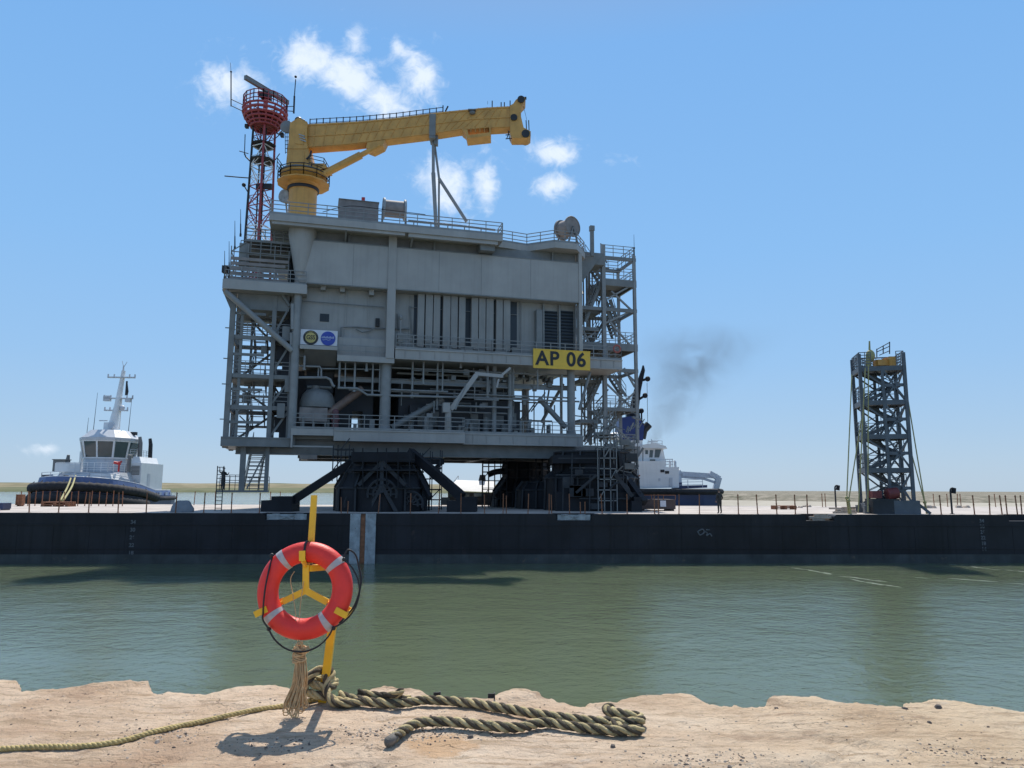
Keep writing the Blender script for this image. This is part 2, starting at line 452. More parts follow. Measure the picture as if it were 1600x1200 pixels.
# ------------------------------------------------------------------ water
wm = bpy.data.materials.new('harbour_water'); wm.use_nodes = True
nt = wm.node_tree; N, K = nt.nodes, nt.links
p = N['Principled BSDF']; p.subsurface_method = 'BURLEY'; p.inputs['Subsurface Weight'].default_value = .85; p.inputs['Subsurface Radius'].default_value = (1.6,2.0,1.4); p.inputs['Subsurface Scale'].default_value = 1.2
p.inputs['Roughness'].default_value = .07; p.inputs['IOR'].default_value = 1.33
tc = nd('ShaderNodeTexCoord')
def wave(sc, det, dist, stretch, rot):
    mp = nd('ShaderNodeMapping'); mp.inputs['Scale'].default_value = (stretch, 1, 1); mp.inputs['Rotation'].default_value = (0,0,rot)
    K.new(tc.outputs['Object'], mp.inputs[0])
    n = nd('ShaderNodeTexNoise'); n.inputs['Scale'].default_value = sc; n.inputs['Detail'].default_value = det; n.inputs['Roughness'].default_value = .55; n.inputs['Distortion'].default_value = dist
    K.new(mp.outputs[0], n.inputs['Vector']); return n.outputs['Fac']
big = wave(.045, 4, .4, .35, .1)
ms = nd('ShaderNodeMapRange'); ms.inputs[1].default_value = .35; ms.inputs[2].default_value = .65; ms.inputs[3].default_value = .15; ms.inputs[4].default_value = 1.0; K.new(big, ms.inputs[0])
h = mth('ADD', mth('MULTIPLY', wave(.55, 3, .3, .7, .25), 1.0), mth('ADD', mth('MULTIPLY', wave(2.4, 4, .5, .8, -.2), .62), mth('MULTIPLY', wave(8.5, 4, .5, .85, .4), .17)))
h = mth('MULTIPLY', h, ms.outputs[0])
b = nd('ShaderNodeBump'); b.inputs['Strength'].default_value = 1.0; b.inputs['Distance'].default_value = SET['wave']
K.new(h, b.inputs['Height']); K.new(b.outputs[0], p.inputs['Normal'])
mc = nd('ShaderNodeMix', data_type='RGBA'); mc.inputs[6].default_value = (*SET['wat1'], 1); mc.inputs[7].default_value = (*SET['wat2'], 1)
K.new(wave(.03, 5, .6, .5, .3), mc.inputs[0]); K.new(mc.outputs[2], p.inputs['Base Color'])
mb = MB()
ys = [-30, 0, 5, 10, 20, 35, 60, 120, 300, 1000, 4000, 9000]
xs = [-9000, -2000, -400, -100, -30, 0, 30, 100, 400, 2000, 9000]
vs = [(x, y, 0) for y in ys for x in xs]; nx = len(xs)
mb.add(vs, [(j*nx+i, j*nx+i+1, (j+1)*nx+i+1, (j+1)*nx+i) for j in range(len(ys)-1) for i in range(nx-1)])
struct('water', mb, wm)
# foam streaks drifting on the water at the right
foam = mat('foam', (.30,.34,.29), .8, .3, 3)
mb = MB()
for pts in [[(1215,884),(1260,890),(1310,899),(1375,908)],[(1330,905),(1360,911),(1395,916)],[(1440,903),(1500,905),(1600,913)],[(1490,882),(1550,889),(1600,893)]]:
    line = resample(spline([on_z(a, c, 0) for a, c in pts], 12), .22)
    dv_ = (line[-1] - line[0]).normalized()
    for i, q in enumerate(line):
        if noise.noise(V((i*.13, pts[0][0], 2))) < -.12: continue
        for k in range(1):
            c = q + V((random.gauss(0,.10), random.gauss(0,.05), .004)); rr = random.uniform(.25,.6); ww = random.uniform(.012,.04)
            sd_ = V((-dv_.y, dv_.x, 0))
            mb.add([c - dv_*rr, c - dv_*rr*.3 - sd_*ww, c + dv_*rr*.5 - sd_*ww*.8, c + dv_*rr, c + dv_*rr*.4 + sd_*ww, c - dv_*rr*.5 + sd_*ww*.7], [tuple(range(6))])
fo = struct('foam_streaks', mb, foam, kind='stuff')

# ------------------------------------------------------------------ far shores
def ground_mat(name, cols, sc, rough=.95, bump=0):
    m = bpy.data.materials.new(name); m.use_nodes = True
    N, K = m.node_tree.nodes, m.node_tree.links
    p = N['Principled BSDF']; p.inputs['Roughness'].default_value = rough; p.inputs['Specular IOR Level'].default_value = .2
    tc = N.new('ShaderNodeTexCoord'); n = N.new('ShaderNodeTexNoise'); n.inputs['Scale'].default_value = sc; n.inputs['Detail'].default_value = 10; n.inputs['Roughness'].default_value = .7
    K.new(tc.outputs['Object'], n.inputs['Vector'])
    cr = N.new('ShaderNodeValToRGB'); K.new(n.outputs['Fac'], cr.inputs[0])
    e = cr.color_ramp.elements
    e[0].position = .34; e[0].color = (*cols[0], 1); e[1].position = .68; e[1].color = (*cols[-1], 1)
    for i, c in enumerate(cols[1:-1]):
        x = e.new(.34 + .34*(i+1)/(len(cols)-1)); x.color = (*c, 1)
    K.new(cr.outputs[0], p.inputs['Base Color'])
    return m
GRASS = ground_mat('grassy_bank', [(.08,.095,.045),(.125,.13,.065),(.18,.16,.095)], .02)
DUNE = ground_mat('dry_dune', [(.15,.135,.075),(.22,.19,.115),(.29,.245,.165)], .02)
SAND = ground_mat('pale_sand', [(.34,.31,.25),(.45,.41,.34)], .05)
RUBBLE = ground_mat('scrubby_rubble', [(.08,.08,.05),(.16,.145,.105),(.25,.22,.17),(.33,.29,.23)], .35)
def sheet(name, xs, prof, mats, zj=0, xf=None):
    mb = MB(); n = len(xs); m = len(prof)
    vs = []
    for i, x in enumerate(xs):
        for (y, z, _) in prof:
            yy = y + (xf(x) if xf else 0)
            vs.append((x, yy, z + (zj*noise.noise(V((x*.012, y*.01, 3))) + zj*.4*noise.noise(V((x*.06, y*.03, 8))) if z > 1 else 0)))
    for j in range(m-1):
        mb.cur = prof[j][2]
        mb.add([], [])
        for i in range(n-1):
            mb.f.append((i*m+j, (i+1)*m+j, (i+1)*m+j+1, i*m+j+1)); mb.mi.append(mb.cur)
    mb.v = [V(v) for v in vs]
    return struct(name, mb, mats)
xs = [-1900 + i*20 for i in range(100)]
sheet('grassy_shore', xs, [(1080,-.5,0),(1090,1.2,0),(1105,2.5,0),(1130,4.2,0),(1200,6.5,1),(1240,11,1),(1300,14.5,0),(1420,15.5,0),(2600,15,1)], [GRASS, DUNE], 1.6, lambda x: max(0, x+300)*.45)
xs = [44 + i*4 for i in range(100)] + [460 + 40*i for i in range(1, 40)]
sheet('sandy_bank', xs, [(128,-.6,0),(140,.5,0),(168,1.3,0),(180,2.6,1),(190,3.7,1),(205,4.25,1),(300,4.4,1),(900,4.5,1),(3500,4.5,1)], [SAND, RUBBLE], .35, lambda x: max(0, 90-x)**2*.02 + max(0, x-150)*.12)
# ------------------------------------------------------------------ quay in the foreground
QZ = EYE - 1.68
edge_px = [(0,1059),(27,1060),(34,1078),(95,1076),(140,1068),(190,1062),(232,1064),(242,1076),(252,1081),(330,1080),(375,1070),(400,1068),(445,1072),(490,1084),(530,1087),(560,1084),(580,1077),(600,1072),(640,1072),(668,1084),(690,1089),(765,1089),(785,1079),(800,1075),(840,1077),(870,1085),(905,1094),(960,1095),(985,1085),(1010,1081),(1075,1083),(1105,1096),(1130,1099),(1195,1099),(1206,1088),(1275,1088),(1320,1100),(1411,1104),(1419,1093),(1490,1095),(1545,1105),(1600,1108)]
edge = [on_z(a, b, QZ) for a, b in edge_px]
edge = [V((-60, 7.6, QZ)), V((-20, 7.0, QZ)), V((-9, 6.75, QZ))] + edge + [V((7, 5.9, QZ)), V((12, 5.9, QZ)), V((25, 5.6, QZ)), V((60, 5.4, QZ))]
def edge_y(x):
    for a, b in zip(edge, edge[1:]):
        if a.x <= x <= b.x: return a.y + (b.y - a.y)*(x - a.x)/(b.x - a.x)
    return 6
def qh(x, y):
    h = .026*noise.noise(V((x*.55, y*.9, 1))) + .020*noise.noise(V((x*1.7, y*2.3, 5))) + .010*noise.noise(V((x*6, y*7, 2))) + .007*noise.noise(V((x*15, y*17, 4))) + .004*noise.noise(V((x*34, y*37, 14)))
    # spalled patches: shallow sharp-edged hollows
    m = noise.noise(V((x*1.1+4, y*2.0, 9)))
    if m > .28: h -= min(.026, (m-.28)*.8) - .010*noise.noise(V((x*22, y*22, 7)))
    return h
xs = [-60,-30,-15,-9] + [-6 + i*.02 for i in range(601)] + [9,15,30,60]
fr = [0,.25,.5,.62,.72] + [.72 + .28*(i/95) for i in range(1, 96)]
mb = MB(); m = len(fr); vs = []; fs = []
for x in xs:
    ye = edge_y(x) + (.022*noise.noise(V((x*6, 0, 3))) + .016*noise.noise(V((x*19, 0, 6))) + .010*noise.noise(V((x*47, 0, 9))) if abs(x) < 8 else 0)
    for f in fr:
        y = -6 + (ye + 6)*f
        k = max(0, (f - .985)/.015)
        vs.append((x, y, QZ + (qh(x, y) if abs(x) < 8 else 0) - .008*k*k*(1 + .9*noise.noise(V((x*12,1,1))))))
    vs.append((x, ye - .05, QZ - .35)); vs.append((x, ye + .06, -1.5))
m2 = m + 2
for i in range(len(xs)-1):
    for j in range(m2-1):
        fs.append((i*m2+j, (i+1)*m2+j, (i+1)*m2+j+1, i*m2+j+1))
mb.add(vs, fs)
qm = bpy.data.materials.new('worn_concrete'); qm.use_nodes = True
nt = qm.node_tree; N, K = nt.nodes, nt.links
p = N['Principled BSDF']; p.inputs['Roughness'].default_value = .95; p.inputs['Specular IOR Level'].default_value = .15
tc = nd('ShaderNodeTexCoord')
def nz_(sc, det=8, ro=.65, dis=0, st=(1,1,1)):
    mp = nd('ShaderNodeMapping'); mp.inputs['Scale'].default_value = st; K.new(tc.outputs['Object'], mp.inputs[0])
    n = nd('ShaderNodeTexNoise'); n.inputs['Scale'].default_value = sc; n.inputs['Detail'].default_value = det; n.inputs['Roughness'].default_value = ro; n.inputs['Distortion'].default_value = dis
    K.new(mp.outputs[0], n.inputs['Vector']); return n.outputs['Fac']
def ramp(src, pts):
    c = nd('ShaderNodeValToRGB'); K.new(src, c.inputs[0]); e = c.color_ramp.elements
    e[0].position, e[0].color = pts[0][0], (*pts[0][1], 1); e[1].position, e[1].color = pts[-1][0], (*pts[-1][1], 1)
    for q, cc in pts[1:-1]:
        x = e.new(q); x.color = (*cc, 1)
    return c.outputs[0]
def mixc(f, a, b, mode='MIX'):
    n = nd('ShaderNodeMix', data_type='RGBA', blend_type=mode)
    for i, x in ((0, f), (6, a), (7, b)):
        if isinstance(x, (int, float)): n.inputs[i].default_value = x
        elif isinstance(x, tuple): n.inputs[i].default_value = (*x, 1)
        else: K.new(x, n.inputs[i])
    return n.outputs[2]
def rng(src, a, b, c=0, d=1):
    n = nd('ShaderNodeMapRange'); n.inputs[1].default_value, n.inputs[2].default_value, n.inputs[3].default_value, n.inputs[4].default_value = a, b, c, d
    K.new(src, n.inputs[0]); return n.outputs[0]
base = ramp(nz_(.9, 9, .6, .3), [(.30,(.51,.335,.22)),(.45,(.69,.505,.35)),(.58,(.79,.61,.445)),(.72,(.85,.70,.54))])
sep = nd('ShaderNodeSeparateXYZ'); K.new(tc.outputs['Object'], sep.inputs[0])
base = mixc(rng(sep.outputs[0], .3, 4.0, 0, .55), base, ramp(nz_(1.6, 9, .65), [(.3,(.56,.42,.25)),(.55,(.73,.575,.365)),(.75,(.83,.70,.48))]))
base = mixc(rng(nz_(3.2, 10, .7, .6, (.5,1.3,1)), .54, .66, 0, .75), base, (.36,.24,.16))      # earthy stains
base = mixc(rng(nz_(1.3, 10, .75, .3, (.6,1.4,1)), .60, .68, 0, .7), base, (.74,.65,.55))
base = mixc(rng(nz_(11, 8, .7, .5, (.6,1.3,1)), .56, .68, 0, .7), base, (.40,.285,.195))
base = mixc(rng(nz_(17, 8, .7, .2, (.7,1.2,1)), .60, .70, 0, .6), base, (.72,.62,.51))        # bleached scuffs
base = mixc(rng(nz_(34, 6, .7), .58, .70, 0, .8), base, (.27,.195,.135))                          # grit
base = mixc(rng(nz_(75, 4, .6), .62, .72, 0, .5), base, (.58,.51,.43))
base = mixc(rng(nz_(4.5, 9, .72, .4, (.35,2.4,1)), .53, .62, 0, .75), base, (.45,.315,.20))
base = mixc(rng(nz_(9, 9, .75, .3, (.3,2.6,1)), .57, .66, 0, .7), base, (.33,.235,.15))   # trowelled streaks
pc = on_z(690, 1166, QZ); dd = nd('ShaderNodeVectorMath', operation='DISTANCE'); dd.inputs[1].default_value = (pc.x, pc.y, QZ); K.new(tc.outputs['Object'], dd.inputs[0])
pm_ = mth('ADD', dd.outputs['Value'], mth('MULTIPLY', mth('SUBTRACT', nz_(7, 8, .7), .5), .45))
base = mixc(rng(pm_, .16, .24, .75, 0), base, (.68,.43,.24))                                      # rust coloured patch
vo = nd('ShaderNodeTexVoronoi', feature='DISTANCE_TO_EDGE'); vo.inputs['Scale'].default_value = 1.3
mp = nd('ShaderNodeMapping'); mp.inputs['Scale'].default_value = (.6,1.2,1); K.new(tc.outputs['Object'], mp.inputs[0])
wz = nd('ShaderNodeTexNoise'); wz.inputs['Scale'].default_value = 5; wz.inputs['Detail'].default_value = 6; K.new(tc.outputs['Object'], wz.inputs['Vector'])
va = nd('ShaderNodeVectorMath', operation='ADD'); vs_ = nd('ShaderNodeVectorMath', operation='SCALE'); vs_.inputs['Scale'].default_value = .5
K.new(wz.outputs['Color'], vs_.inputs[0]); K.new(mp.outputs[0], va.inputs[0]); K.new(vs_.outputs[0], va.inputs[1]); K.new(va.outputs[0], vo.inputs['Vector'])
crk = mth('MULTIPLY', rng(vo.outputs[0], .0, .012, 1, 0), rng(nz_(.8, 4), .52, .62, 0, 1))
base = mixc(mth('MULTIPLY', crk, .75), base, (.13,.09,.07))
K.new(base, p.inputs['Base Color'])
hh = mth('ADD', mth('MULTIPLY', nz_(30, 10, .75), 1.5), mth('ADD', mth('MULTIPLY', nz_(6, 9, .68, .5), 2.6), mth('MULTIPLY', crk, -.6)))
bm_ = nd('ShaderNodeBump'); bm_.inputs['Strength'].default_value = .9; bm_.inputs['Distance'].default_value = .030
K.new(hh, bm_.inputs['Height']); K.new(bm_.outputs[0], p.inputs['Normal'])
struct('quay', mb, qm, smooth='all')
def gz(x, y): return QZ + qh(x, y)
def gpt(px, py, lift=0):
    q = on_z(px, py, QZ); return V((q.x, q.y, gz(q.x, q.y) + lift))

# gravel and grit scattered over the concrete
gm = [mat('gravel_dark', (.13,.10,.08), .9, .3, 30), mat('gravel_pale', (.42,.35,.28), .9, .3, 30)]
mb = MB()
def pebble(mb, c, r):
    ps = []
    n = 6
    fl_ = random.uniform(.45,.8); st = random.uniform(.7,1.3); a0 = random.random()*6
    top = [V((math.cos(a0+k)*r*st*random.uniform(.8,1.1), math.sin(a0+k)*r/st*random.uniform(.8,1.1), 0)) for k in [2*math.pi*i/n for i in range(n)]]
    up = [p*.62 + V((0,0,r*fl_*random.uniform(.8,1.1))) for p in top]
    vs = [c + p for p in top] + [c + p for p in up] + [c + V((0,0,r*fl_*1.15))]
    mb.add(vs, [(i, (i+1) % n, n+(i+1) % n, n+i) for i in range(n)] + [(n+i, n+(i+1) % n, 2*n) for i in range(n)])
SPOTS = [gpt(640,1150), gpt(700,1140), gpt(425,1165), gpt(250,1150), gpt(1500,1180), gpt(1100,1185), gpt(590,1150)]
for i in range(6500):
    x = random.uniform(-5.2, 5.2); y = random.uniform(4.4, 7.0)
    if y > edge_y(x) - .06: continue
    if i > 3600:
        s_ = random.choice(SPOTS); x, y = s_.x + random.gauss(0,.22), s_.y + random.gauss(0,.10)
        if y > edge_y(x) - .05: continue
    elif noise.noise(V((x*.8, y*1.1, 12))) < random.uniform(-.5, .35): continue
    mb.cur = 0 if random.random() < .45 else 1
    pebble(mb, V((x, y, gz(x, y) - .002)), random.choice([.003,.004,.004,.005,.005,.006,.008,.011]))
struct('gravel', mb, gm, kind='stuff')
# larger loose stones, each a thing
SG = 'loose dark stones on the quay'
for px, py, r, lab in [(1414,1109,.030,'dark stone lodged under the concrete step at the water edge'),(1466,1106,.038,'largest dark stone lying on the right hand concrete hump'),
                       (1452,1130,.022,'small dark stone alone on the sandy quay at right'),(1213,1103,.024,'brown stone beside the middle right hump of the quay edge'),
                       (1140,1197,.024,'dark stone at the bottom edge of the photo right of centre'),(1072,1193,.020,'flat dark pebble near the bottom edge below the rope end'),
                       (958,1166,.028,'brown stone lying below the looped rope end'),(735,1155,.032,'brown stone by the orange stained patch below the thick rope'),
                       (246,1158,.024,'pale chip of concrete beside the thin yellow rope')]:
    q = gpt(px, py); mb = MB(); pebble(mb, q - V((0,0,.004)), r)
    solo('stone', mb, gm[1] if 'pale' in lab else STONE, q, lab, 'stone', SG)
# rusty steel angle stubs at the broken edge
for px, py, lab in [(683,1086,'left of two rusty steel stubs sticking up at the broken quay edge'),(768,1088,'right of two rusty steel stubs sticking up at the broken quay edge')]:
    q = on_z(px, py, QZ); mb = MB()
    mb.box(q.x-.03,q.x+.03,q.y-.006,q.y+.006,q.z-.2,q.z+.022); mb.box(q.x+.02,q.x+.03,q.y-.05,q.y-.007,q.z-.2,q.z+.036)
    solo('steel_stub', mb, DARK2, q, lab, 'steel stub', 'steel stubs at the quay edge')

# ------------------------------------------------------------------ life ring on its stand
RC = at(477, 922, 5.78)
RR, RT = .283, .078           # centre-line radius and tube radius
st = thing('life_ring_stand', 'yellow painted steel post with three armed bracket holding the life ring', 'post', V((at(511,1085,6.2).x, 6.2, QZ)))
pb = on_z(511, 1086, QZ)
mb = MB(); mb.beam(V((pb.x, 6.2, QZ-.15)), at(531, 886, 6.05), .060, .045); part('lower_post', mb, POSTY, st)
mb = MB(); mb.beam(at(532, 884, 6.05), at(483, 888, 5.80), .055, .045); part('connecting_arm', mb, POSTY, st)
RB = RC + V((0, .075, 0))     # bracket plane behind the ring
mb = MB(); mb.beam(at(491, 774, 5.93), at(484, 880, 5.86), .044, .030); part('upper_bar', mb, POSTY, st)
for ang, nm in ((92, 'bracket_arm'), (206, 'bracket_arm'), (-27, 'bracket_arm')):
    dr = V((math.cos(R(ang)), 0, math.sin(R(ang))))
    mb = MB(); c0 = RC + V((0, .012 + ang*.00003, -.005))
    q1, q2 = c0 + dr*.19, RC + dr*.205 + V((0,.10,0))
    mb.beam(c0 - dr*.012, q1, .048, .014, up=(0,1,0)); mb.beam(q1, q2, .046, .014, up=dr.cross(V((0,1,0))))
    if ang == 92:
        mb.beam(q1, RC + dr*.235 + V((0,-.088,0)), .044, .014, up=(1,0,0)); mb.beam(RC + dr*.225 + V((0,-.092,0)), RC + dr*.30 + V((0,-.094,0)), .044, .014, up=(0,1,0))
        part(nm, mb, POSTY, st); continue
    mb.beam(q2, RC + dr*.370 + V((0,.10,0)), .046, .014, up=(0,1,0))
    q3 = RC + dr*.374 + V((0,.10,0)); mb.beam(q3, RC + dr*.376 + V((0,-.075,0)), .046, .014, up=dr)
    mb.beam(RC + dr*.384 + V((0,-.088,0)), RC + dr*.285 + V((0,-.088,0)), .046, .014, up=(0,1,0))
    if ang == 92: mb.beam(RC + dr*.21 + V((0,-.092,0)), RC + dr*.16 + V((0,.008,0)), .046, .014, up=(1,0,0))
    part(nm, mb, POSTY, st)
ring = thing('life_ring', 'orange red life ring with white bands and black grab line on the yellow stand', 'life ring', RC)
mb = MB(); tilt = Matrix.Rotation(R(-8), 3, 'X')
def rp(a, r=RR, y=0): return RC + tilt @ V((math.cos(a)*r, y, math.sin(a)*r))
n1, n2 = 72, 22; vs = []
for i in range(n1):
    a = 2*math.pi*i/n1
    for k in range(n2):
        t = 2*math.pi*k/n2
        vs.append(rp(a, RR + RT*math.cos(t), RT*.86*math.sin(t)))
mb.add(vs, [(i*n2+k, i*n2+(k+1) % n2, ((i+1) % n1)*n2+(k+1) % n2, ((i+1) % n1)*n2+k) for i in range(n1) for k in range(n2)])
part('ring_body', mb, ORANGE, ring, smooth='all')
for ang in (128, 40, 220, -52):
    mb = MB(); vs = []; na, nk = 6, 23
    for i in range(na):
        a = R(ang) + (i/(na-1) - .5)*.155
        for k in range(nk):
            t = 2*math.pi*k/(nk-1)
            vs.append(rp(a, RR + (RT+.002)*math.cos(t), (RT*.86+.002)*math.sin(t)))
    mb.add(vs, [(i*nk+k, i*nk+k+1, (i+1)*nk+k+1, (i+1)*nk+k) for i in range(na-1) for k in range(nk-1)])
    part('reflective_band', mb, TAPE, ring, smooth='all')
# worn stencil patch is only a faint mark on the right side of the ring
mb = MB(); pts = []
for i in range(9): pts.append(rp(R(136), RR+RT+.004, -.03).lerp(rp(R(224), RR+RT+.03, -.04), i/9) + V((0, -.075*math.sin(math.pi*i/9), 0)))
for a0, a1, sag, out in ((230, 312, .075, .10), (312, 398, .055, .10)):
    for i in range(12):
        t = i/12; a = R(a0 + (a1-a0)*t); k = math.sin(math.pi*t)
        pts.append(rp(a, RR + RT + .004 + sag*k, -.055 + .02*k))
pts.append(rp(R(398), RR+RT, -.05)); 
mb.tube(spline(pts, 4), .0065, 7); part('grab_line', mb, CORD, ring, smooth='all')
for ang in (136, 38, 230, -48, 92):
    mb = MB(); vs = [rp(R(ang), RR + (RT+.003)*math.cos(t), (RT*.86+.003)*math.sin(t)) for t in [2*math.pi*k/22 for k in range(22)]]
    if ang == 92: mb.tube(vs, .009, 6, closed=True)
    if ang != 92: mb.ball(rp(R(ang), RR+RT+.006, -.045), .016)
    part('line_lashing', mb, CORD, ring, smooth='all')
# loose black cord tail tucked behind the ring at upper right
mb = MB(); mb.tube(spline([rp(R(40), .37, -.03), rp(R(44), .43, -.02), rp(R(36), .45, .0), rp(R(24), .43, .02), rp(R(8), .425, .0), rp(R(-16), .40, -.02), rp(R(-40), .37, -.04)], 8), .007, 7)
part('cord_tail', mb, CORD, ring, smooth='all')

# hanging coil of thin throwing line
hb = at(468, 1017, 5.74)
hk = thing('throw_line', 'bundle of thin tan throwing line hanging below the life ring down to the quay', 'rope', V((hb.x, hb.y, gz(hb.x, hb.y))))
bot = gz(hb.x, 5.7)
mb = MB()
for i in range(34):
    a = random.uniform(0, 6.28); w0 = random.uniform(.012, .034); sp = random.uniform(.02, .085); ln = random.uniform(.80, 1.0)
    top = hb + V((math.cos(a)*w0, math.sin(a)*w0*.7, random.uniform(-.02,.03)))
    dx = random.uniform(-1, 1)*.068 - .015; dy = random.uniform(-.06,.05)
    zb = hb.z + (bot + .012 - hb.z)*ln
    lx = random.uniform(.012,.03)
    m1 = top.lerp(V((hb.x+dx, hb.y+dy, zb)), .5) + V((random.gauss(0,.012) - dx*.22, random.gauss(0,.012), 0))
    e1 = V((hb.x + dx - lx, hb.y + dy, zb + .03)); e2 = V((hb.x + dx, hb.y + dy, zb)); e3 = V((hb.x + dx + lx, hb.y + dy, zb + .03))
    m2_ = m1 + V((lx*1.2, random.gauss(0,.01), 0))
    mb.tube(spline([top, m1, e1, e2, e3, m2_, top + V((.01,0,.01))], 7), .0042, 5)
part('hanks', mb, TWINE, hk, smooth='all')
mb = MB()
for i in range(16):
    z = hb.z + .022 - i*.006
    mb.tube([V((hb.x + math.cos(t)*(.044 + .006*math.sin(i)), hb.y + math.sin(t)*.036, z + .012*math.sin(t + i*.9))) for t in [2*math.pi*k/14 for k in range(14)]], .0045, 5, closed=True)
for k in range(5):
    a = random.uniform(-.5, 2.6); q = hb + V((.02, -.02, .02))
    mb.tube(spline([q, q + V((math.cos(a)*.05, -.01, math.sin(a)*.05)), q + V((math.cos(a+.6)*.07, -.02, math.sin(a+.6)*.03)), q + V((.02,-.02,-.03))], 6), .005, 5)
part('wrapping_turns', mb, TWINE, hk, smooth='all')
mb = MB()
mb.tube(spline([hb + V((0,0,.02)), at(463, 990, 5.70), at(462, 960, 5.72), at(457, 925, 5.80)], 6), .003, 5)
mb.tube(spline([hb + V((.01,0,.02)), at(467, 985, 5.70), at(470, 940, 5.74), at(478, 890, 5.82)], 6), .003, 5)
mb.tube(spline([at(457, 925, 5.80), at(454, 905, 5.82), at(460, 893, 5.83)], 6), .003, 5)
part('hanging_cord', mb, TWINE, hk, smooth='all')

# thick three strand mooring rope
def gp(px, py, lift): 
    q = on_z(px, py, QZ + lift); return V((q.x, q.y, gz(q.x, min(q.y, edge_y(q.x)-.05)) + lift))
mr_ = thing('mooring_rope', 'thick olive and brown twisted mooring rope knotted round the post and lying on the quay', 'rope', gp(700, 1105, 0))
RD = .037
main = [gp(530,1088,.07), gp(555,1094,.05), gp(600,1097,.05), gp(635,1096,.048), gp(665,1094,.046), gp(720,1098,.044), gp(780,1106,.044), gp(850,1116,.044), gp(920,1124,.044), gp(965,1129,.044), gp(997,1129,.05), gp(1000,1121,.055), gp(985,1117,.075), gp(960,1114,.07), gp(947,1108,.06), gp(953,1105,.05)]
mb = MB(); twisted(mb, spline(main, 10), RD, .235, 4, mats=(0,1,0,1), fat=.44, rough=.22); part('rope_run', mb, [ROPEA, ROPEB], mr_, smooth='all')
back = [gp(955,1130,.05), gp(985,1140,.046), gp(1000,1138,.046), gp(960,1139,.046), gp(900,1133,.044), gp(850,1128,.044), gp(810,1137,.044), gp(760,1137,.044), gp(700,1133,.044), gp(655,1132,.046), gp(632,1143,.046), gp(615,1156,.044)]
mb = MB(); twisted(mb, spline(back, 10), RD*.96, .235, 4, mats=(0,1,0,1), fat=.44, phase=1, rough=.22); part('rope_return', mb, [ROPEA, ROPEB], mr_, smooth='all')
mb = MB(); mb.tube(spline([gp(622,1150,.044), gp(610,1159,.042), gp(602,1161,.036)], 5), [.033]*9 + [.029, .020], 10); part('taped_end', mb, TAPEG, mr_, smooth='all')
kc = V((pb.x, 6.2, QZ + .09))
mb = MB()
kn = [kc + V(v) for v in ((.10,-.10,-.03),(-.02,-.13,.0),(-.12,-.06,.02),(-.11,.05,.05),(.0,.09,.06),(.10,.03,.06),(.09,-.07,.04),(.0,-.11,.06),(-.09,-.07,.10),(-.07,.02,.13),(.03,.05,.15),(.08,-.01,.12),(.05,-.08,.03),(.10,-.13,-.02),(.18,-.16,-.04),(.28,-.17,-.045))]
twisted(mb, spline(kn, 10), RD*.92, .23, 4, mats=(0,1,0,0), fat=.45, phase=2, rough=.2)
kn2 = [kc + V(v) for v in ((-.13,-.10,-.04),(-.10,-.13,.05),(-.05,-.10,.14),(.01,-.03,.17),(.05,-.06,.10),(.08,-.14,.02),(.15,-.20,-.04),(.26,-.20,-.045),(.40,-.14,-.045),(.52,-.10,-.04),(.60,-.07,-.02),(.66,-.12,-.04))]
twisted(mb, spline(kn2, 10), RD*.90, .23, 4, mats=(0,1,0,1), fat=.45, phase=.5, rough=.2)
part('rope_knot', mb, [ROPEA, ROPEB], mr_, smooth='all')
mb = MB(); fr_ = [gp(560,1081,.10), gp(590,1083,.10), gp(615,1082,.12), gp(628,1078,.14), gp(622,1087,.09), gp(640,1089,.07)]
twisted(mb, spline(fr_, 10), RD*.7, .22, mats=(1,1,0)); part('frayed_strand', mb, [ROPEA, ROPEB], mr_, smooth='all')

# thin yellow rope
mb = MB()
yl = [gp(-60,1170,.018), gp(0,1169,.018), gp(60,1167,.018), gp(130,1163,.018), gp(190,1155,.018), gp(250,1141,.018), gp(320,1123,.018), (gp(390,1109,.018)), gp(440,1101,.02), gp(490,1093,.02), gp(515,1090,.03)]
twisted(mb, spline(yl, 14), .020, .085, n=6, step=.008, fat=.50)
solo('thin_rope', mb, YROPE, gp(250,1141,0), 'thin yellow twisted rope running from the left edge to the rope knot', 'rope', smooth='all')
# ------------------------------------------------------------------ barge
BT = R(2.37); BO = V((0, 53.6, 0)); DZ = 3.46
BM = Matrix.Translation(BO) @ Matrix.Rotation(BT, 4, 'Z')
BE, BN = V((math.cos(BT), math.sin(BT), 0)), V((-math.sin(BT), math.cos(BT), 0))
def B(s, d, z=DZ): return BO + BE*s + BN*d + V((0,0,z))
def bs(px, d=0, py=805):
    r = ray(px, py); t = (BO.dot(BN) + d)/(r.x*BN.x + r.y*BN.y)
    w = V((r.x*t, r.y*t, 0)) - BO
    return w.dot(BE)
def bp(px, d, z=DZ): return B(bs(px, d), d, z)
def bz(px, py, d=0):
    r = ray(px, py); t = (BO.dot(BN) + d)/(r.x*BN.x + r.y*BN.y); return EYE + r.z*t
BW = 29.0
barge = thing('barge', 'long black flat deck barge lying across the water and carrying everything', 'barge', BO, BT)
notch = [(bs(415), bs(480)), (bs(870), bs(924)), (bs(1259), bs(1303)), (bs(1576), bs(1640)), (bs(-200), bs(-140))]
notch.sort()
NZ = 3.0
mb = MB(BM); mb.box(-75, 75, 0, BW, -.7, NZ)
cur = -75
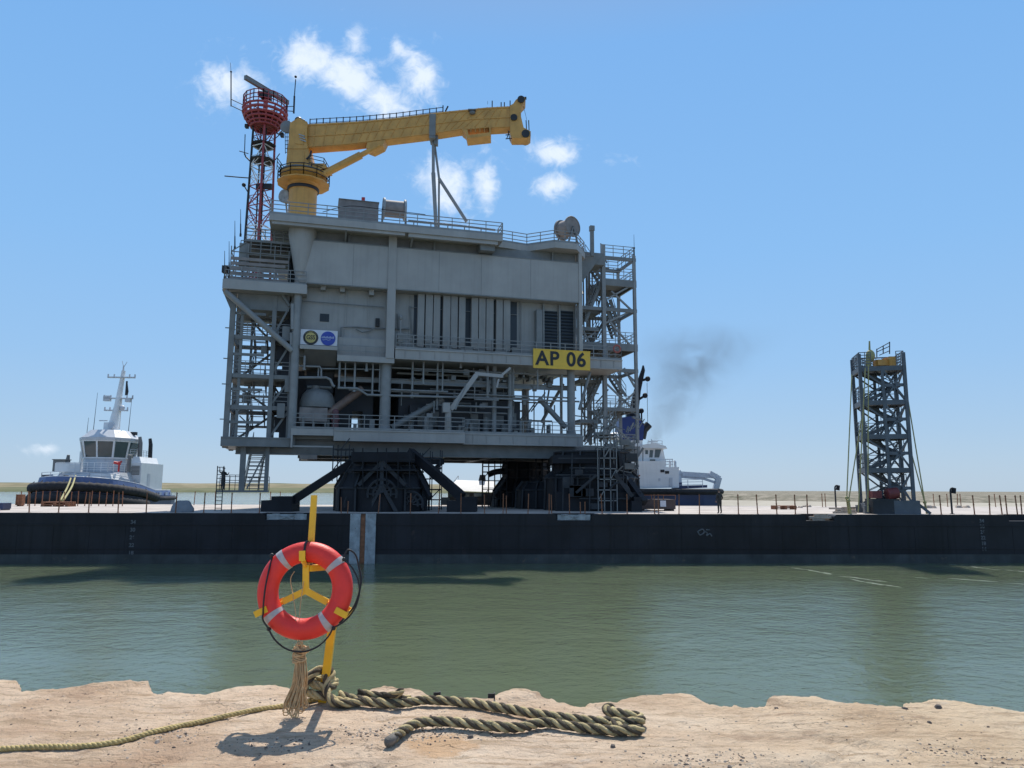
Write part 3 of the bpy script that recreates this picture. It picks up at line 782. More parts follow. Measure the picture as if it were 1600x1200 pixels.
for a, b in notch + [(75, 75)]:
    # plates between the notches, corners rounded
    pts = []
    for cx, sg in ((cur, 1), (a, -1)):
        for k in range(5):
            t = math.pi/2*k/4
            pts.append((cx + sg*(.28 - .28*math.sin(t)) if False else cx + sg*.28*(1-math.sin(t)), DZ - .28*(1-math.cos(t))))
    l = [(cur, NZ)] + [(cur + .28*(1-math.sin(math.pi/2*(4-k)/4)) if 0 else cur + .28*(1-math.cos(math.pi/2*k/4)), DZ-.28 + .28*math.sin(math.pi/2*k/4)) for k in range(5)]
    r_ = [(a - .28*(1-math.cos(math.pi/2*(4-k)/4)), DZ-.28 + .28*math.sin(math.pi/2*(4-k)/4)) for k in range(5)] + [(a, NZ)]
    if cur == -75: l = [(cur, NZ), (cur, DZ)]
    if a == 75: r_ = [(a, DZ), (a, NZ)]
    mb.ext([(x, 0, z) for x, z in l + r_], (0, 1.4, 0))
    cur = b
mb.box(-75, 75, 1.402, BW, NZ+.001, DZ)
part('hull', mb, HULL, barge)
mb = MB(BM); cur = -74.9
for a, b in notch + [(74.9, 74.9)]:
    mb.box(cur + .3, a - .3, .05, 1.40, DZ+.001, DZ+.006); cur = b
mb.box(-74.9, 74.9, 1.42, BW-.05, DZ+.001, DZ+.006); part('deck', mb, DECK, barge)
mb = MB(BM); mb.box(-75, 75, -.05, -.001, 2.62, 2.70); mb.box(-75, 75, -.04, -.001, .98, 1.04); part('rubbing_strake', mb, HULL, barge)
mb = MB(BM); mb.box(-75, 75, -.012, -.001, -.3, .62); part('boot_top', mb, HULL2, barge)
mb = MB(BM)
for i in range(-30, 31): mb.box(i*2.45 - .012, i*2.45 + .012, -.014, -.001, .63, 2.61)
part('weld_seams', mb, HULL, barge)
for a, b in ((548, 564), (572, 588)):
    mb = MB(BM); mb.box(bs(a), bs(b), -.16, -.002, -.3, DZ-.02); part('fender_panel', mb, PALE, barge)
mb = MB(BM); mb.box(bs(564)+.02, bs(572)-.02, -.10, -.002, -.3, DZ-.05)
for k in range(9): mb.box(bs(564)+.02, bs(572)-.02, -.13, -.101, .1+k*.36, .22+k*.36)
part('fender_channel', mb, RUSTY, barge)
for a, b in notch[1:3]:
    mb = MB(BM); c = (a+b)/2; h = (b-a)/2 - .06
    mb.box(c-h, c+h, .10, .16, NZ+.01, DZ-.06)
    for sg in (-1, 1):
        mb.lathe((c + sg*(h-.55), .42, NZ), [(.24,0),(.20,.05),(.17,.2),(.22,.34),(.26,.38),(.26,.42)], 16)
        mb.beam((c + sg*.05, .06, NZ+.2), (c + sg*(h-.9), .06, NZ+.34), .12, .08)
        mb.beam((c + sg*.05, .06, NZ+.2), (c + sg*(h-.9), .06, NZ+.06), .12, .08)
    part('fairlead', mb, PALE, barge)
# draught marks and scrawled mark on the side
for px, y0, y1, n in ((209, 816, 876, 6), (1533, 814, 858, 6)):
    for k in range(n):
        py = y0 + (y1-y0)*k/(n-1)
        M = BM @ Matrix.Translation((bs(px), -.006, bz(px, py))) @ Matrix.Rotation(R(90), 4, 'X')
        part('draught_mark', text_mb(str(34 - 4*k), .36, M, .003, .012), WMARK, barge)
mb = MB()
def bq(px, py): return B(bs(px, -.02, py), -.02, bz(px, py, -.02))
mb.tube(spline([bq(*q) for q in ((1091,830),(1098,827),(1100,832),(1094,836),(1091,832))], 5, True), .05, 5, closed=True)
mb.tube(spline([bq(*q) for q in ((1101,830),(1105,833),(1104,837),(1109,834),(1112,838))], 5), .05, 5)
mb.tube([bq(1103,828), bq(1109,828)], .045, 5)
part('painted_mark', mb, WMARK, barge)

# stanchions along the barge edges
def stan(px, d, h, r=.035):
    q = bp(px, d)
    return q, h
mb = MB(); mb.beam((0,0,0),(0,0,1.42),.062); mb.box(-.07,.07,-.07,.07,0,.015); mb.beam((0,0,.7),(0,0,.76),.085); mb.beam((0,0,1.30),(0,0,1.35),.085)
SM = mesh_of('stanchion', mb, RUSTY, False)
def stanchion(px, d, lab, sc=1.0):
    o = bpy.data.objects.new('stanchion', SM); COL.objects.link(o); o.location = bp(px, d, DZ+.006)
    o.rotation_euler = (random.gauss(0,.015), random.gauss(0,.025), BT); o.scale = (1,1,sc)
    o['label'] = lab; o['category'] = 'stanchion'; o['group'] = 'rusty stanchions along the barge edges'
for px in (45,91,138,184,228,274,318,361,405): stanchion(px, .35, 'rusty post in the spaced near row left of the dark supports')
for px in (31,42,53,64,75,86,98,109,120,131,141,153,164,175,190): stanchion(px, 20, 'short rusty post in the close row before the left white tug', .95 + .1*random.random())
for px in (302,335,421,437): stanchion(px, 26, 'thin far edge post between left tug and dark support')
for px, sc in ((533,.8),(543,.6),(591,.95),(641,1),(685,.95),(720,1),(757,.95),(786,1),(791,.9),(825,1),(858,1),(862,.95),(890,1),(907,.6),(914,.6),(941,1),(980,1)): stanchion(px, .35, 'rusty post on the near barge edge standing before the dark supports', sc)
for px in (1023,1029,1061,1093,1154,1184,1214,1243,1262): stanchion(px, .35, 'rusty near edge post between dark supports and lattice tower')
for px in (1286,1291): stanchion(px, 24, 'thin post on the far barge edge just left of the lattice tower')
for px in (1471,1523,1547,1566,1574,1590,1597): stanchion(px, .35, 'rusty post on the near barge edge right of the lattice tower')
for px in (1461,1482,1497,1503,1557): stanchion(px, 27, 'thin post on the far barge edge right of the lattice tower')
# gooseneck vents
for px, d, top, lab in ((1307, 8, 758, 'dark bent top vent pipe on the barge left of the lattice tower'), (1488, 1.2, 762, 'dark bent top vent pipe on the barge right of the lattice tower')):
    q = bp(px, d); h = bz(px, top, d) - DZ
    t = thing('vent_pipe', lab, 'vent pipe', q, 0, 'bent top vent pipes')
    mb = MB(); mb.tube([q, q + V((0,0,h-.25))] + [q + V((.16 - .16*math.cos(k), 0, h-.25 + .22*math.sin(k))) for k in (.5,1.0,1.57,2.1)], .07, 8); part('pipe', mb, DARK2, t)
    mb = MB(); mb.cyl(q + V((.30,0,h-.02)), q + V((.22,0,h-.42)), .14, .16, 10); part('vent_head', mb, DARK, t)
    mb = MB(); mb.cyl(q, q + V((0,0,.05)), .16, .16, 10); part('flange', mb, DARK2, t)

# loose gear on the deck
q = bp(284, 2.0); mb = MB()
n, m = 26, 10; vs = []
for j in range(m+1):
    f = j/m*math.pi/2
    for i in range(n):
        a = 2*math.pi*i/n; k = 1 + .09*noise.noise(V((math.cos(a)*2, math.sin(a)*2, f*2)))
        vs.append(q + V((math.cos(a)*.82*k*math.cos(f)**.7, math.sin(a)*.6*k*math.cos(f)**.7, .02 + .80*k*math.sin(f))))
mb.add(vs, [(j*n+i, j*n+(i+1) % n, (j+1)*n+(i+1) % n, (j+1)*n+i) for j in range(m) for i in range(n)])
solo('tarp_bundle', mb, TARP, q, 'rounded grey tarpaulin covered bundle on the barge deck right of the tug', 'bundle', smooth='all')
def crate(name, px, d, w, dp, h, m, lab, cat, slats=0, dz=0):
    q = bp(px, d, DZ + .008 + dz); mb = MB(Matrix.Translation(q) @ Matrix.Rotation(BT + random.uniform(-.1,.1), 4, 'Z'))
    if slats:
        for i in range(slats):
            z = h*i/slats
            if i % 2 == 0:
                for x in (-w/2, -w*.06, w/2 - w*.12): mb.box(x, x + w*.12, -dp/2, dp/2, z, z + h/slats)
            else:
                for k in range(4): mb.box(-w/2, w/2, -dp/2 + k*dp/4 + .03, -dp/2 + (k+1)*dp/4 - .03, z, z + h/slats)
    else:
        mb.box(-w/2, w/2, -dp/2, dp/2, .1, h)
        for x in (-w/2+.1, w/2-.2): mb.box(x, x+.12, -dp/2-.02, dp/2+.02, 0, .099)
        for z in (.1, h-.08): mb.box(-w/2-.03, w/2+.03, -dp/2-.03, -dp/2-.001, z, z+.08)
        for x in (-w/2-.03, -.04, w/2-.05): mb.box(x, x+.08, -dp/2-.045, -dp/2-.031, .1, h)
    return solo(name, mb, m, q, lab, cat)
crate('timber_pallet', 90, 18, 2.6, 1.2, .45, RUSTY, 'low rusty brown timber pallet behind the close row of posts', 'pallet', 4)
crate('mooring_block', 30, 19, .5, .6, 1.1, RUSTY, 'brown mooring block at the left end of the barge', 'block')
crate('timber_pallet', 1225, 14, 2.0, 1.0, .35, RUSTY, 'flat brown pallet on the pale deck between the person and lattice tower', 'pallet', 4)
crate('blue_bundle', -2, 6, 1.2, .9, .55, NAVY, 'dark blue covered crate cut by the left edge of the photo', 'crate')
e = thing('equipment_skid', 'dark brown equipment skid on the deck right of the big supports with white notice', 'skid', bp(1027, 8))
q0, q1 = bp(1001, 8), bp(1055, 8)
mb = MB(BM); a, b = bs(1000, 8), bs(1056, 8)
mb.box(a, b, 8, 10.5, DZ+.15, DZ+.95); mb.box(a+.1, a+.4, 8.1, 10.4, DZ+.01, DZ+.149); mb.box(b-.4, b-.1, 8.1, 10.4, DZ+.01, DZ+.149)
part('skid_body', mb, mat('brown_skid', (.075,.05,.045), .7, .3, 2), e)
mb = MB(BM); rail(mb, [(a, 8, DZ+.95), (b, 8, DZ+.95)], .35, 1.0, .05, mids=()); part('top_rail', mb, RUSTY, e)
mb = MB(BM); mb.box(bs(1032,8), bs(1041,8), 7.97, 7.998, DZ+.35, DZ+.85); part('notice', mb, SIGNW, e)
for px, d, w, lab in ((1325, 5, 1.5, 'pale timber baulks stacked at the foot of the lattice tower'), (1318, 2.2, 1.9, 'pale timber baulks in front of the lattice tower on the left'), (1281, .7, 1.7, 'timber and rubble lying in the barge edge recess')):
    q = bp(px, d, NZ if px == 1281 else DZ+.008); mb = MB(Matrix.Translation(q) @ Matrix.Rotation(BT, 4, 'Z'))
    for k in range(7):
        x, y, z = random.uniform(-.2,.2), random.uniform(-.3,.3), (k//3)*.15
        mb.beam((-w/2*random.uniform(.5,1) + x, y, z+.075), (w/2*random.uniform(.5,1) + x, y + random.uniform(-.2,.2), z+.075), .17, .14)
    solo('timber_stack', mb, TAN, q, lab, 'timber', 'pale timber on the barge')
for px, d in ((1243, 20), (1505, 22), (1450, 20), (1255, 24)):
    q = bp(px, d, DZ+.008); mb = MB()
    for k in range(5):
        c = q + V((random.uniform(-.7,.7), random.uniform(-.3,.3), 0)); pebble(mb, c, random.uniform(.2,.38))
    solo('rubble_heap', mb, TAN, q, {1243:'low pale rubble heap left of the tower behind the deck posts',1505:'low pale rubble heap behind the right vent pipe',1450:'low pale rubble heap right behind the tower foot',1255:'small pale rubble heap far behind the barge edge recess'}[px], 'rubble')

# ------------------------------------------------------------------ person on the barge
def skin_body(name, chain, root=0, sub=2):
    """chain: list of (parent index, point, rx) joints"""
    me = bpy.data.meshes.new(name)
    me.from_pydata([tuple(c[1]) for c in chain], [(c[0], i) for i, c in enumerate(chain) if c[0] is not None], [])
    o = bpy.data.objects.new(name, me); COL.objects.link(o)
    o.modifiers.new('skin', 'SKIN').use_smooth_shade = True
    for i, c in enumerate(chain):
        r = c[2] if isinstance(c[2], tuple) else (c[2], c[2])
        me.skin_vertices[0].data[i].radius = r
    me.skin_vertices[0].data[root].use_root = True
    sb = o.modifiers.new('sub', 'SUBSURF'); sb.levels = sub; sb.render_levels = sub
    dg = bpy.context.evaluated_depsgraph_get(); dg.update()
    out = bpy.data.meshes.new_from_object(o.evaluated_get(dg)); 
    o.modifiers.clear(); o.data = out; bpy.data.meshes.remove(me)
    return o
def person(loc, rz, label, vest, arms):
    P = thing('person', label, 'person', loc, rz)
    ch = [(None,(0,0,.98),(.155,.12)), (0,(0,0,1.15),(.145,.11)), (1,(0,0,1.33),(.175,.12)), (2,(0,0,1.44),(.13,.09)), (3,(0,-.01,1.52),.058), (4,(0,-.02,1.60),(.078,.085)), (5,(0,-.02,1.70),(.072,.085)),
          (0,(.095,0,.90),.095), (7,(.11,-.01,.50),.068), (8,(.12,.02,.10),.050), (9,(.13,-.13,.045),.045),
          (0,(-.095,0,.90),.095), (11,(-.11,-.03,.50),.068), (12,(-.13,.0,.10),.050), (13,(-.14,-.15,.045),.045)]
    n = len(ch)
    for sg, (el, wr) in zip((1,-1), arms):
        i = len(ch)
        ch.append((2, (sg*.19, 0, 1.39), .062)); ch.append((i, el, .047)); ch.append((i+1, wr, .034))
    b = skin_body('body', ch); b.parent = P
    b.data.materials.append(CLOTH); b.data.materials.append(SKIN)
    for pl in b.data.polygons:
        c = pl.center
        pl.material_index = 1 if c.z > 1.50 and abs(c.x) < .12 else 0
        pl.use_smooth = True
    # hands
    for sg, (el, wr) in zip((1,-1), arms):
        e_, w_ = V(el), V(wr); t = (w_ - e_).normalized(); a = t.cross(V((0,1,0)))
        a = a.normalized() if a.length > .1 else V((1,0,0)); c = t.cross(a)
        mb = MB()
        mb.tube([w_ - t*.02, w_ + t*.03, w_ + t*.085], [.028,.04,.036], 8)
        for k, l in enumerate((.065,.078,.074,.058)):
            f0 = w_ + t*.08 + c*((k-1.5)*.019); mb.tube([f0, f0 + t*l*.55, f0 + t*l*.95 - a*.02*sg], [.0095,.009,.007], 6)
        mb.tube([w_ + t*.02 + c*-.035, w_ + t*.05 + c*-.055, w_ + t*.085 + c*-.055], [.011,.010,.008], 6)
        part2 = bpy.data.objects.new('hand', mesh_of('hand', mb, SKIN, 'all')); COL.objects.link(part2); part2.parent = P
    for nm, z0, z1, m in (('vest', 1.02, 1.46, HIVIS if vest else CLOTH),):
        if not vest: continue
        mb = MB(); mb.lathe((0,0,0), [(.165,z0),(.168,1.15),(.195,1.32),(.16,1.44),(.10,1.47)], 18, 1, .74)
        o = bpy.data.objects.new(nm, mesh_of(nm, mb, m, 'all')); COL.objects.link(o); o.parent = P
    mb = MB(); mb.lathe((0,-.02,1.70), [(.135,0),(.118,.012),(.112,.05),(.09,.10),(.045,.13),(.01,.135)], 16, .88, 1.05); mb.box(-.06,.06,-.19,-.12,1.702,1.712)
    o = bpy.data.objects.new('hard_hat', mesh_of('hard_hat', mb, HARD if vest else CLOTH, 'all')); COL.objects.link(o); o.parent = P
    mb = MB(); mb.ball((0,-.105,1.625), .014, .022, .02, 8, 6)
    for sg in (-1,1): mb.ball((sg*.078,-.01,1.63), .012, .02, .03, 8, 6)
    o = bpy.data.objects.new('face_features', mesh_of('face_features', mb, SKIN, 'all')); COL.objects.link(o); o.parent = P
    mb = MB()
    for sg in (-1,1): mb.ball((sg*.03,-.098,1.655), .010, .006, .008, 8, 6)
    mb.box(-.022,.022,-.106,-.098,1.583,1.589)
    o = bpy.data.objects.new('eyes_and_mouth', mesh_of('eyes_and_mouth', mb, CLOTH, False)); COL.objects.link(o); o.parent = P
    return P
person(bp(1125, .75, DZ+.006), R(-160), 'person in dark work clothes standing at the barge edge near the grey deck crane', False, (((.27,.02,1.14),(.22,-.10,.93)), ((-.26,.03,1.14),(-.20,-.12,.96))))
# ------------------------------------------------------------------ offshore platform module
plat = thing('offshore_platform', 'huge grey steel offshore platform module carried on the black barge', 'platform', PO, TH)
def P(): return MB(PM)
def pp(name, mb, m, label=None, smooth=False): return part(name, mb, m, plat, smooth, label)
ZL, ZW, ZC0, ZC1, ZR0, ZR1 = 10.0, 17.1, 22.2, 26.05, 26.95, 27.5
SW = 24.4; DP = 17.0
LW = 1.2          # depth of the lower wall behind the cladding face
mb = P(); mb.box(-.6, SW, LW, DP, ZW-.95, ZR0); pp('main_block', mb, GREY2)
mb = P(); mb.box(-.3, SW, 0, LW-.002, ZC0, ZC1)
pp('upper_cladding', mb, GREY)
mb = P()
for s in (4.0, 11.4, 15.2, 19.8): mb.box(s-.012, s+.012, -.012, -.001, ZC0+.05, ZC1-.05)
mb.box(-.29, SW-.01, -.03, -.001, ZC0+.001, ZC0+.10); mb.box(-.29, SW-.01, -.03, -.001, ZC1-.09, ZC1-.002)
pp('cladding_trim', mb, GREYD)
mb = P(); mb.box(-.5, SW-.1, .55, LW-.002, ZC1+.001, ZR0-.002)
for s in (3.6, 11, 15, 22): mb.box(s-.08, s+.08, .3, .549, ZC1+.01, ZR0-.003)
pp('eaves_wall', mb, GREYD)
mb = P(); mb.box(6.95, 7.65, -.07, -.032, ZC0-.01, ZR0); mb.box(6.95, 7.65, -.07, LW-.02, ZW-.9, ZC0-.011); pp('wall_pilaster', mb, GREY)
mb = P(); mb.box(24.41, 24.75, -.05, .6, ZW-.9, ZR0); pp('corner_column', mb, GREY)
mb = P(); mb.tube([(-.32,.35,ZC0-.6),(-.32,.35,ZC0),(-.30,.37,23.4),(-.27,.5,26.3),(-.26,.5,ZR0)], [.27,.29,.55,1.13,1.18], 22); pp('crane_support_cone', mb, GREY, smooth=True)
mb = P(); mb.cyl((-.42, .35, 8.6), (-.42, .35, ZC0+.5), .33, .33, 14); pp('front_column', mb, GREYM, smooth=True)
# roof slab
plan = [(-2.9,-1.4),(16.8,-1.4),(16.8,.2),(19.7,.7),(21.8,-1.0),(23.9,-1.0),(25.6,1.4),(25.6,DP),(-2.9,DP)]
mb = P(); mb.ext([(s, d, ZR0) for s, d in plan], (0,0,ZR1-ZR0))
mb.box(8.5, 16.4, -1.25, -.9, ZR0-.32, ZR0-.001); mb.box(-2.7, 8.2, -1.25, -.9, ZR0-.25, ZR0-.001)
pp('roof_deck', mb, GREY)
mb = P()
for s in (3.2, 8.8, 15.6): mb.ext([(s, -1.2, ZR0-.26), (s, .548, ZR0-.26), (s, .548, ZR0-1.1)], (.14,0,0))
mb.box(14.9, 16.2, -.88, .54, ZR0-.8, ZR0-.002)
pp('roof_bracket', mb, GREYD)
mb = P(); rail(mb, [(s, d + .08, ZR1) for s, d in plan[:2]], 1.15, 1.5, .06, toe=.2); pp('roof_handrail', mb, GREYM)
mb = P(); rail(mb, [(s - .05, d + .08, ZR1) for s, d in plan[1:7]] + [(25.5, 8, ZR1)], 1.1, 1.3, .06, toe=.2); pp('roof_handrail', mb, GREYM)
mb = P(); rail(mb, [(-2.8, -1.3, ZR1), (-2.8, 8, ZR1)], 1.15, 1.5, .06, toe=.2); pp('roof_handrail', mb, GREYM)
# raised pipe rack and cable trays along the roof edge
mb = P(); mb.tube([(8.5,-.7,ZR1+.75),(12.8,-.7,ZR1+.75),(16.3,-.6,ZR1+.7)], .10, 8); mb.tube([(6.5,-.5,ZR1+.35),(16.0,-.5,ZR1+.35)], .12, 8)
for s in (9,10.5,12,13.5,15): mb.beam((s,-.6,ZR1),(s,-.6,ZR1+.8), .08)
pp('roof_pipework', mb, GREYM)
mb = P(); q = [(1.3,1.2,ZR1+1.5),(3.5,.2,ZR1+1.9),(6.5,-.3,ZR1+1.7),(10,-.6,ZR1+1.5)]; mb.tube(spline(q, 6), .03, 5); pp('roof_cable', mb, DARK)
# lower wall: radiator panels, painted gap shade, louvres
def wallbox(name, m, x0, x1, y0, y1, d0, d1, label=None):
    a, z1 = fp(x0, y0, d0); b, z0 = fp(x1, y1, d0)
    mb = P(); mb.box(a, b, d0, d1, min(z0,z1), max(z0,z1)); return pp(name, mb, m, label)
a, b = fp(648, 500, LW)[0], fp(806, 500, LW)[0]
mb = P(); mb.box(a-.1, b+.1, LW-.012, LW-.002, ZW+.1, ZC0-.02); pp('radiator_recess', mb, LOUV)  # flat dark sheet, paints the shade in the gaps between radiator panels
for e in ((155,205),(215,268),(275,323),(346,400),(405,455),(465,513),(560,608),(615,664),(671,724),(745,793),(800,850)):
    x0, x1 = e[0]/4.8+620, e[1]/4.8+620
    s0, s1 = fp(x0, 500, .7)[0], fp(x1, 500, .7)[0]
    mb = P(); mb.box(s0, s1, .62, LW-.02, ZW+.35, ZC0-.04)
    for k in range(5):
        s = s0 + (s1-s0)*(k+.5)/5; mb.box(s-.012, s+.012, .59, .619, ZW+.4, ZC0-.1)
    pp('radiator_panel', mb, GREY2)
for x0, x1 in ((849,871),(875,896)):
    s0, s1 = fp(x0, 500, LW-.1)[0], fp(x1, 500, LW-.1)[0]; z1 = fp(x0, 485, LW-.1)[1]; z0 = ZW+.35
    mb = P(); mb.box(s0, s1, LW-.06, LW-.004, z0, z1)
    n = 14
    for k in range(n):
        z = z0 + (z1-z0)*(k+.5)/n; mb.ext([(s0+.04, LW-.061, z+.07),(s0+.04, LW-.16, z-.05),(s0+.04, LW-.14, z-.06),(s0+.04, LW-.061, z+.04)], (s1-s0-.08,0,0))
    pp('louvre', mb, LOUV)
mb = P(); s0, s1 = fp(838,500,.6)[0], fp(847,500,.6)[0]; mb.box(s0, s1, .5, LW-.005, ZW+.3, fp(840,484,.6)[1]); pp('air_duct', mb, GREYD)
for x in (848, 873, 898):
    s = fp(x, 500, LW)[0]; mb = P(); mb.box(s-.08, s+.08, LW-.3, LW-.003, ZW, ZC0-.03); pp('wall_stiffener', mb, GREYM)
for x in (540, 575, 640, 815): 
    s = fp(x, 500, LW)[0]; mb = P(); mb.box(s-.05, s+.05, LW-.08, LW-.003, ZW+.05, ZC0-.03); pp('wall_stiffener', mb, GREY2)
s0, z1 = fp(500,490,LW); s1, z0 = fp(514,503,LW)
mb = P(); mb.box(s0, s1, LW-.04, LW-.003, z0, z1)
for k in range(6): z = z0 + (z1-z0)*(k+.5)/6; mb.box(s0+.03, s1-.03, LW-.07, LW-.041, z-.02, z+.02)
pp('wall_vent', mb, LOUV)
wallbox('junction_box', DARK2, 587, 593, 497, 510, LW-.25, LW-.003)
mb = P()
def W(px, py, d): s, z = fp(px, py, d); return (s, d, z)
mb.tube([W(533,560,1.0),W(533,511,1.0),W(558,511,1.0),W(585,513,1.0),W(640,514,1.0)], .06, 6); mb.tube([W(556,514,.95),W(566,519,.95),W(578,517,.95),W(584,513,.95)], .05, 6)
mb.tube([W(622,512,.9),W(621,490,.9)], .07, 6); pp('wall_pipe', mb, GREYD)
mb = P(); mb.tube([W(470,470,1.0),W(600,480,1.0)], .035, 5); mb.tube([W(640,478,1.0),W(645,535,1.0)], .05, 5); mb.tube([W(812,470,1.0),W(812,540,1.0)], .05, 5); mb.tube([W(640,480,1.05),W(808,492,1.05)], .03, 5); pp('wall_conduit', mb, GREYD)
mb = P()
for x, y in ((535,450),(580,455),(505,447)): s, z = fp(x,y,LW); mb.box(s-.2, s+.2, .5, LW-.003, z-.5, z+.35)
pp('bracket', mb, GREY2)
# left lower wall over the recess
zb = fp(528, 557, .6)[1]
mb = P(); mb.box(2.95, 6.94, .6, LW-.003, zb, 17.9); pp('lower_wall', mb, GREY2)
mb = P(); z0, z1 = fp(500,546,0)[1], fp(500,540,0)[1]; mb.box(-.08, 2.95, .0, LW, z0, z1); pp('recess_beam', mb, GREY)
mb = P(); mb.ext([(.3, .1, z0-.001),(.3, 6, z0-.001),(.3, 6, fp(500,574,1)[1]),(.3, 1.5, fp(500,570,1)[1])], (2.6,0,0)); pp('recess_box', mb, BROWNG)
mb = P(); z1, z0 = fp(560,556,0)[1], fp(560,565,0)[1]; mb.box(2.96, 7.7, .0, 1.19, z0, z1); pp('ledge_beam', mb, GREY)
# main walkway
sR = fp(972, 560, 0)[0]
mb = P(); mb.box(7.75, sR, 0, LW-.002, ZW-.95, ZW); mb.box(7.75, sR, -.09, -.001, ZW-.12, ZW-.02); mb.box(7.75, sR, -.09, -.001, ZW-.94, ZW-.84)
mb.box(SW+.01, sR, LW, 6, ZW-.95, ZW)
for k in range(16):
    s = 8.6 + k*1.28; mb.box(s-.02, s+.02, -.07, -.001, ZW-.83, ZW-.13)
pp('walkway_deck', mb, GREY)
mb = P(); rail(mb, [(7.8,.04,ZW),(13.8,.04,ZW),(16.2,.04,ZW),(sR-.05,.04,ZW),(sR-.05,5.8,ZW)], 1.2, 1.45, .065, toe=.16); pp('walkway_handrail', mb, GREYM)
mb = P(); rail(mb, [(3.0,.2,z1),(7.6,.2,z1)], .9, 1.2, .05, mids=(.5,)); pp('ledge_handrail', mb, GREYM)
mb = P()
for k in range(7):
    s = 8.9 + k*1.55; mb.box(s, s+random.uniform(.5,1.1), .5, 1.1, ZW+.01, ZW+random.uniform(.4,.8))
pp('walkway_equipment', mb, GREYD)
mb = P(); s, z = fp(614, 500, .5)
mb.beam((8.2,.5,ZW),(8.2,.5,ZW+2.6),.12); mb.beam((8.2,.5,ZW+1.8),(8.9,.5,ZW+2.1),.08); mb.box(7.95,8.4,.3,.7,ZW+.6,ZW+1.4); mb.ball((8.2,.5,ZW+2.8),.18,.18,.25)
pp('deck_lamp_post', mb, GREYM)
# lower deck
mb = P(); mb.box(-.4, SW+.1, .3, DP, 9.2, ZL); pp('lower_deck', mb, GREYD)
mb = P(); mb.box(2.9, 13.75, -.75, .28, 9.05, ZL-.02); mb.box(2.9, 13.75, -.82, -.751, ZL-.14, ZL-.04); pp('lower_balcony', mb, GREY)
mb = P(); mb.box(13.76, SW+.3, .0, .298, 9.0, ZL-.01); mb.box(13.76, SW+.3, -.06, -.001, 9.0, 9.1); mb.box(13.76, SW+.3, -.06, -.001, ZL-.15, ZL-.05)
for k in range(9): s = 14.6 + k*1.2; mb.box(s-.02, s+.02, -.05, -.001, 9.11, ZL-.16)
pp('deck_edge_girder', mb, GREY)
mb = P(); mb.box(-.45, 2.88, -.75, .28, 9.45, ZL-.02); mb.box(-.45, -.3, -.74, .27, 8.45, 9.44); mb.box(-.29, 2.87, -.6, -.45, 8.5, 8.62); pp('corner_balcony', mb, GREY)
mb = P(); rail(mb, [(-.4,-.7,ZL),(2.85,-.7,ZL),(9.0,-.7,ZL),(13.7,-.7,ZL),(13.7,.05,ZL)], 1.2, 1.35, .06, toe=.15); pp('lower_handrail', mb, GREYM)
mb = P(); rail(mb, [(13.8,.08,ZL),(SW+.1,.08,ZL)], 1.15, 1.4, .06, toe=.15); pp('lower_handrail', mb, GREYM)
for d in (1.0, 7.5, 14.5):
    mb = P(); mb.ibeam((-4.7 if d < 2 else 0, d, 8.55), (SW-.1, d, 8.55), .8, 1.25); pp('main_girder', mb, GREYD)
for s in (.5, 7.2, 12.5, 17, 23.6):
    mb = P(); mb.ibeam((s, 1.45, 8.56), (s, DP-.2, 8.56), .6, 1.15); pp('cross_girder', mb, GREYD)
mb = P(); s0, s1 = fp(469,705,0)[0], fp(496,705,0)[0]; mb.box(s0, s1, .2, 1.8, fp(480,717,.2)[1], 7.92); pp('hanging_box', mb, PINKG)
# columns and braces of the open storey
for s, r in ((7.1,.46),(SW-.5,.36)):
    mb = P(); mb.cyl((s,.9,ZL),(s,.9,ZW-.95),r,r,16)
    mb.cyl((s,.9,ZL),(s,.9,ZL+.5),r+.12,r+.02,16); pp('column', mb, GREYM, smooth=True)
for x in (772, 797):
    s = fp(x, 640, 1.6)[0]; mb = P(); mb.cyl((s,1.6,ZL),(s,1.6,ZW-.95),.22,.22,12); pp('column', mb, GREYM, smooth=True)
for s in (.6, 7.1, 15.5, SW-.5):
    mb = P(); mb.cyl((s,DP-1,ZL),(s,DP-1,ZW-.95),.42,.42,12); pp('column', mb, GREYD, smooth=True)
for a, b, r, d in (((612,668),(692,624),.28,1.6),((842,622),(884,668),.26,1.4),((905,640),(922,582),.14,.6),((846,660),(880,600),.16,6)):
    mb = P(); mb.cyl(W(*a,d),W(*b,d),r,r,10); pp('brace', mb, GREYD, smooth=True)
mb = P(); mb.cyl(W(512,648,1.2),W(566,608,1.9),.36,.36,14); mb.cyl(W(508,651,1.15),W(514,646,1.22),.46,.46,14); pp('exhaust_pipe', mb, mat('rusty_pipe', (.20,.13,.10), .6, .3, 1), smooth=True)
# machinery coloured near black for the open storey's shade, and piping
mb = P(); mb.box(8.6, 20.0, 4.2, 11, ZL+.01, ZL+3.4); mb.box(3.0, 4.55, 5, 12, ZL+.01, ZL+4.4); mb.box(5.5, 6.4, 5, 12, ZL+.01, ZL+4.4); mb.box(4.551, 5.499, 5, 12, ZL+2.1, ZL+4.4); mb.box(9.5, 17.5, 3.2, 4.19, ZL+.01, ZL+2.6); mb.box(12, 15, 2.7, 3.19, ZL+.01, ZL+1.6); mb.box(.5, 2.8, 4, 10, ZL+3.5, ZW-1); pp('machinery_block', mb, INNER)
mb = P(); mb.box(5.5, 19.6, 12.4, 12.6, ZL+.01, ZW-.96); mb.box(3.6, 5.499, 12.4, 12.6, ZL+2.2, ZW-.96); mb.box(-.3, 3.0, 9.0, 9.2, ZL+.01, ZW-.96); mb.box(3.0, 3.59, 12.0, 12.2, ZL+3.6, ZW-.96); mb.box(8.6, 19.4, 4.4, 12.3, ZL+3.6, ZL+5.2); pp('rear_bulkhead', mb, INNER)  # dark walls added to keep sky out and deepen the storey's shade
mb = P()
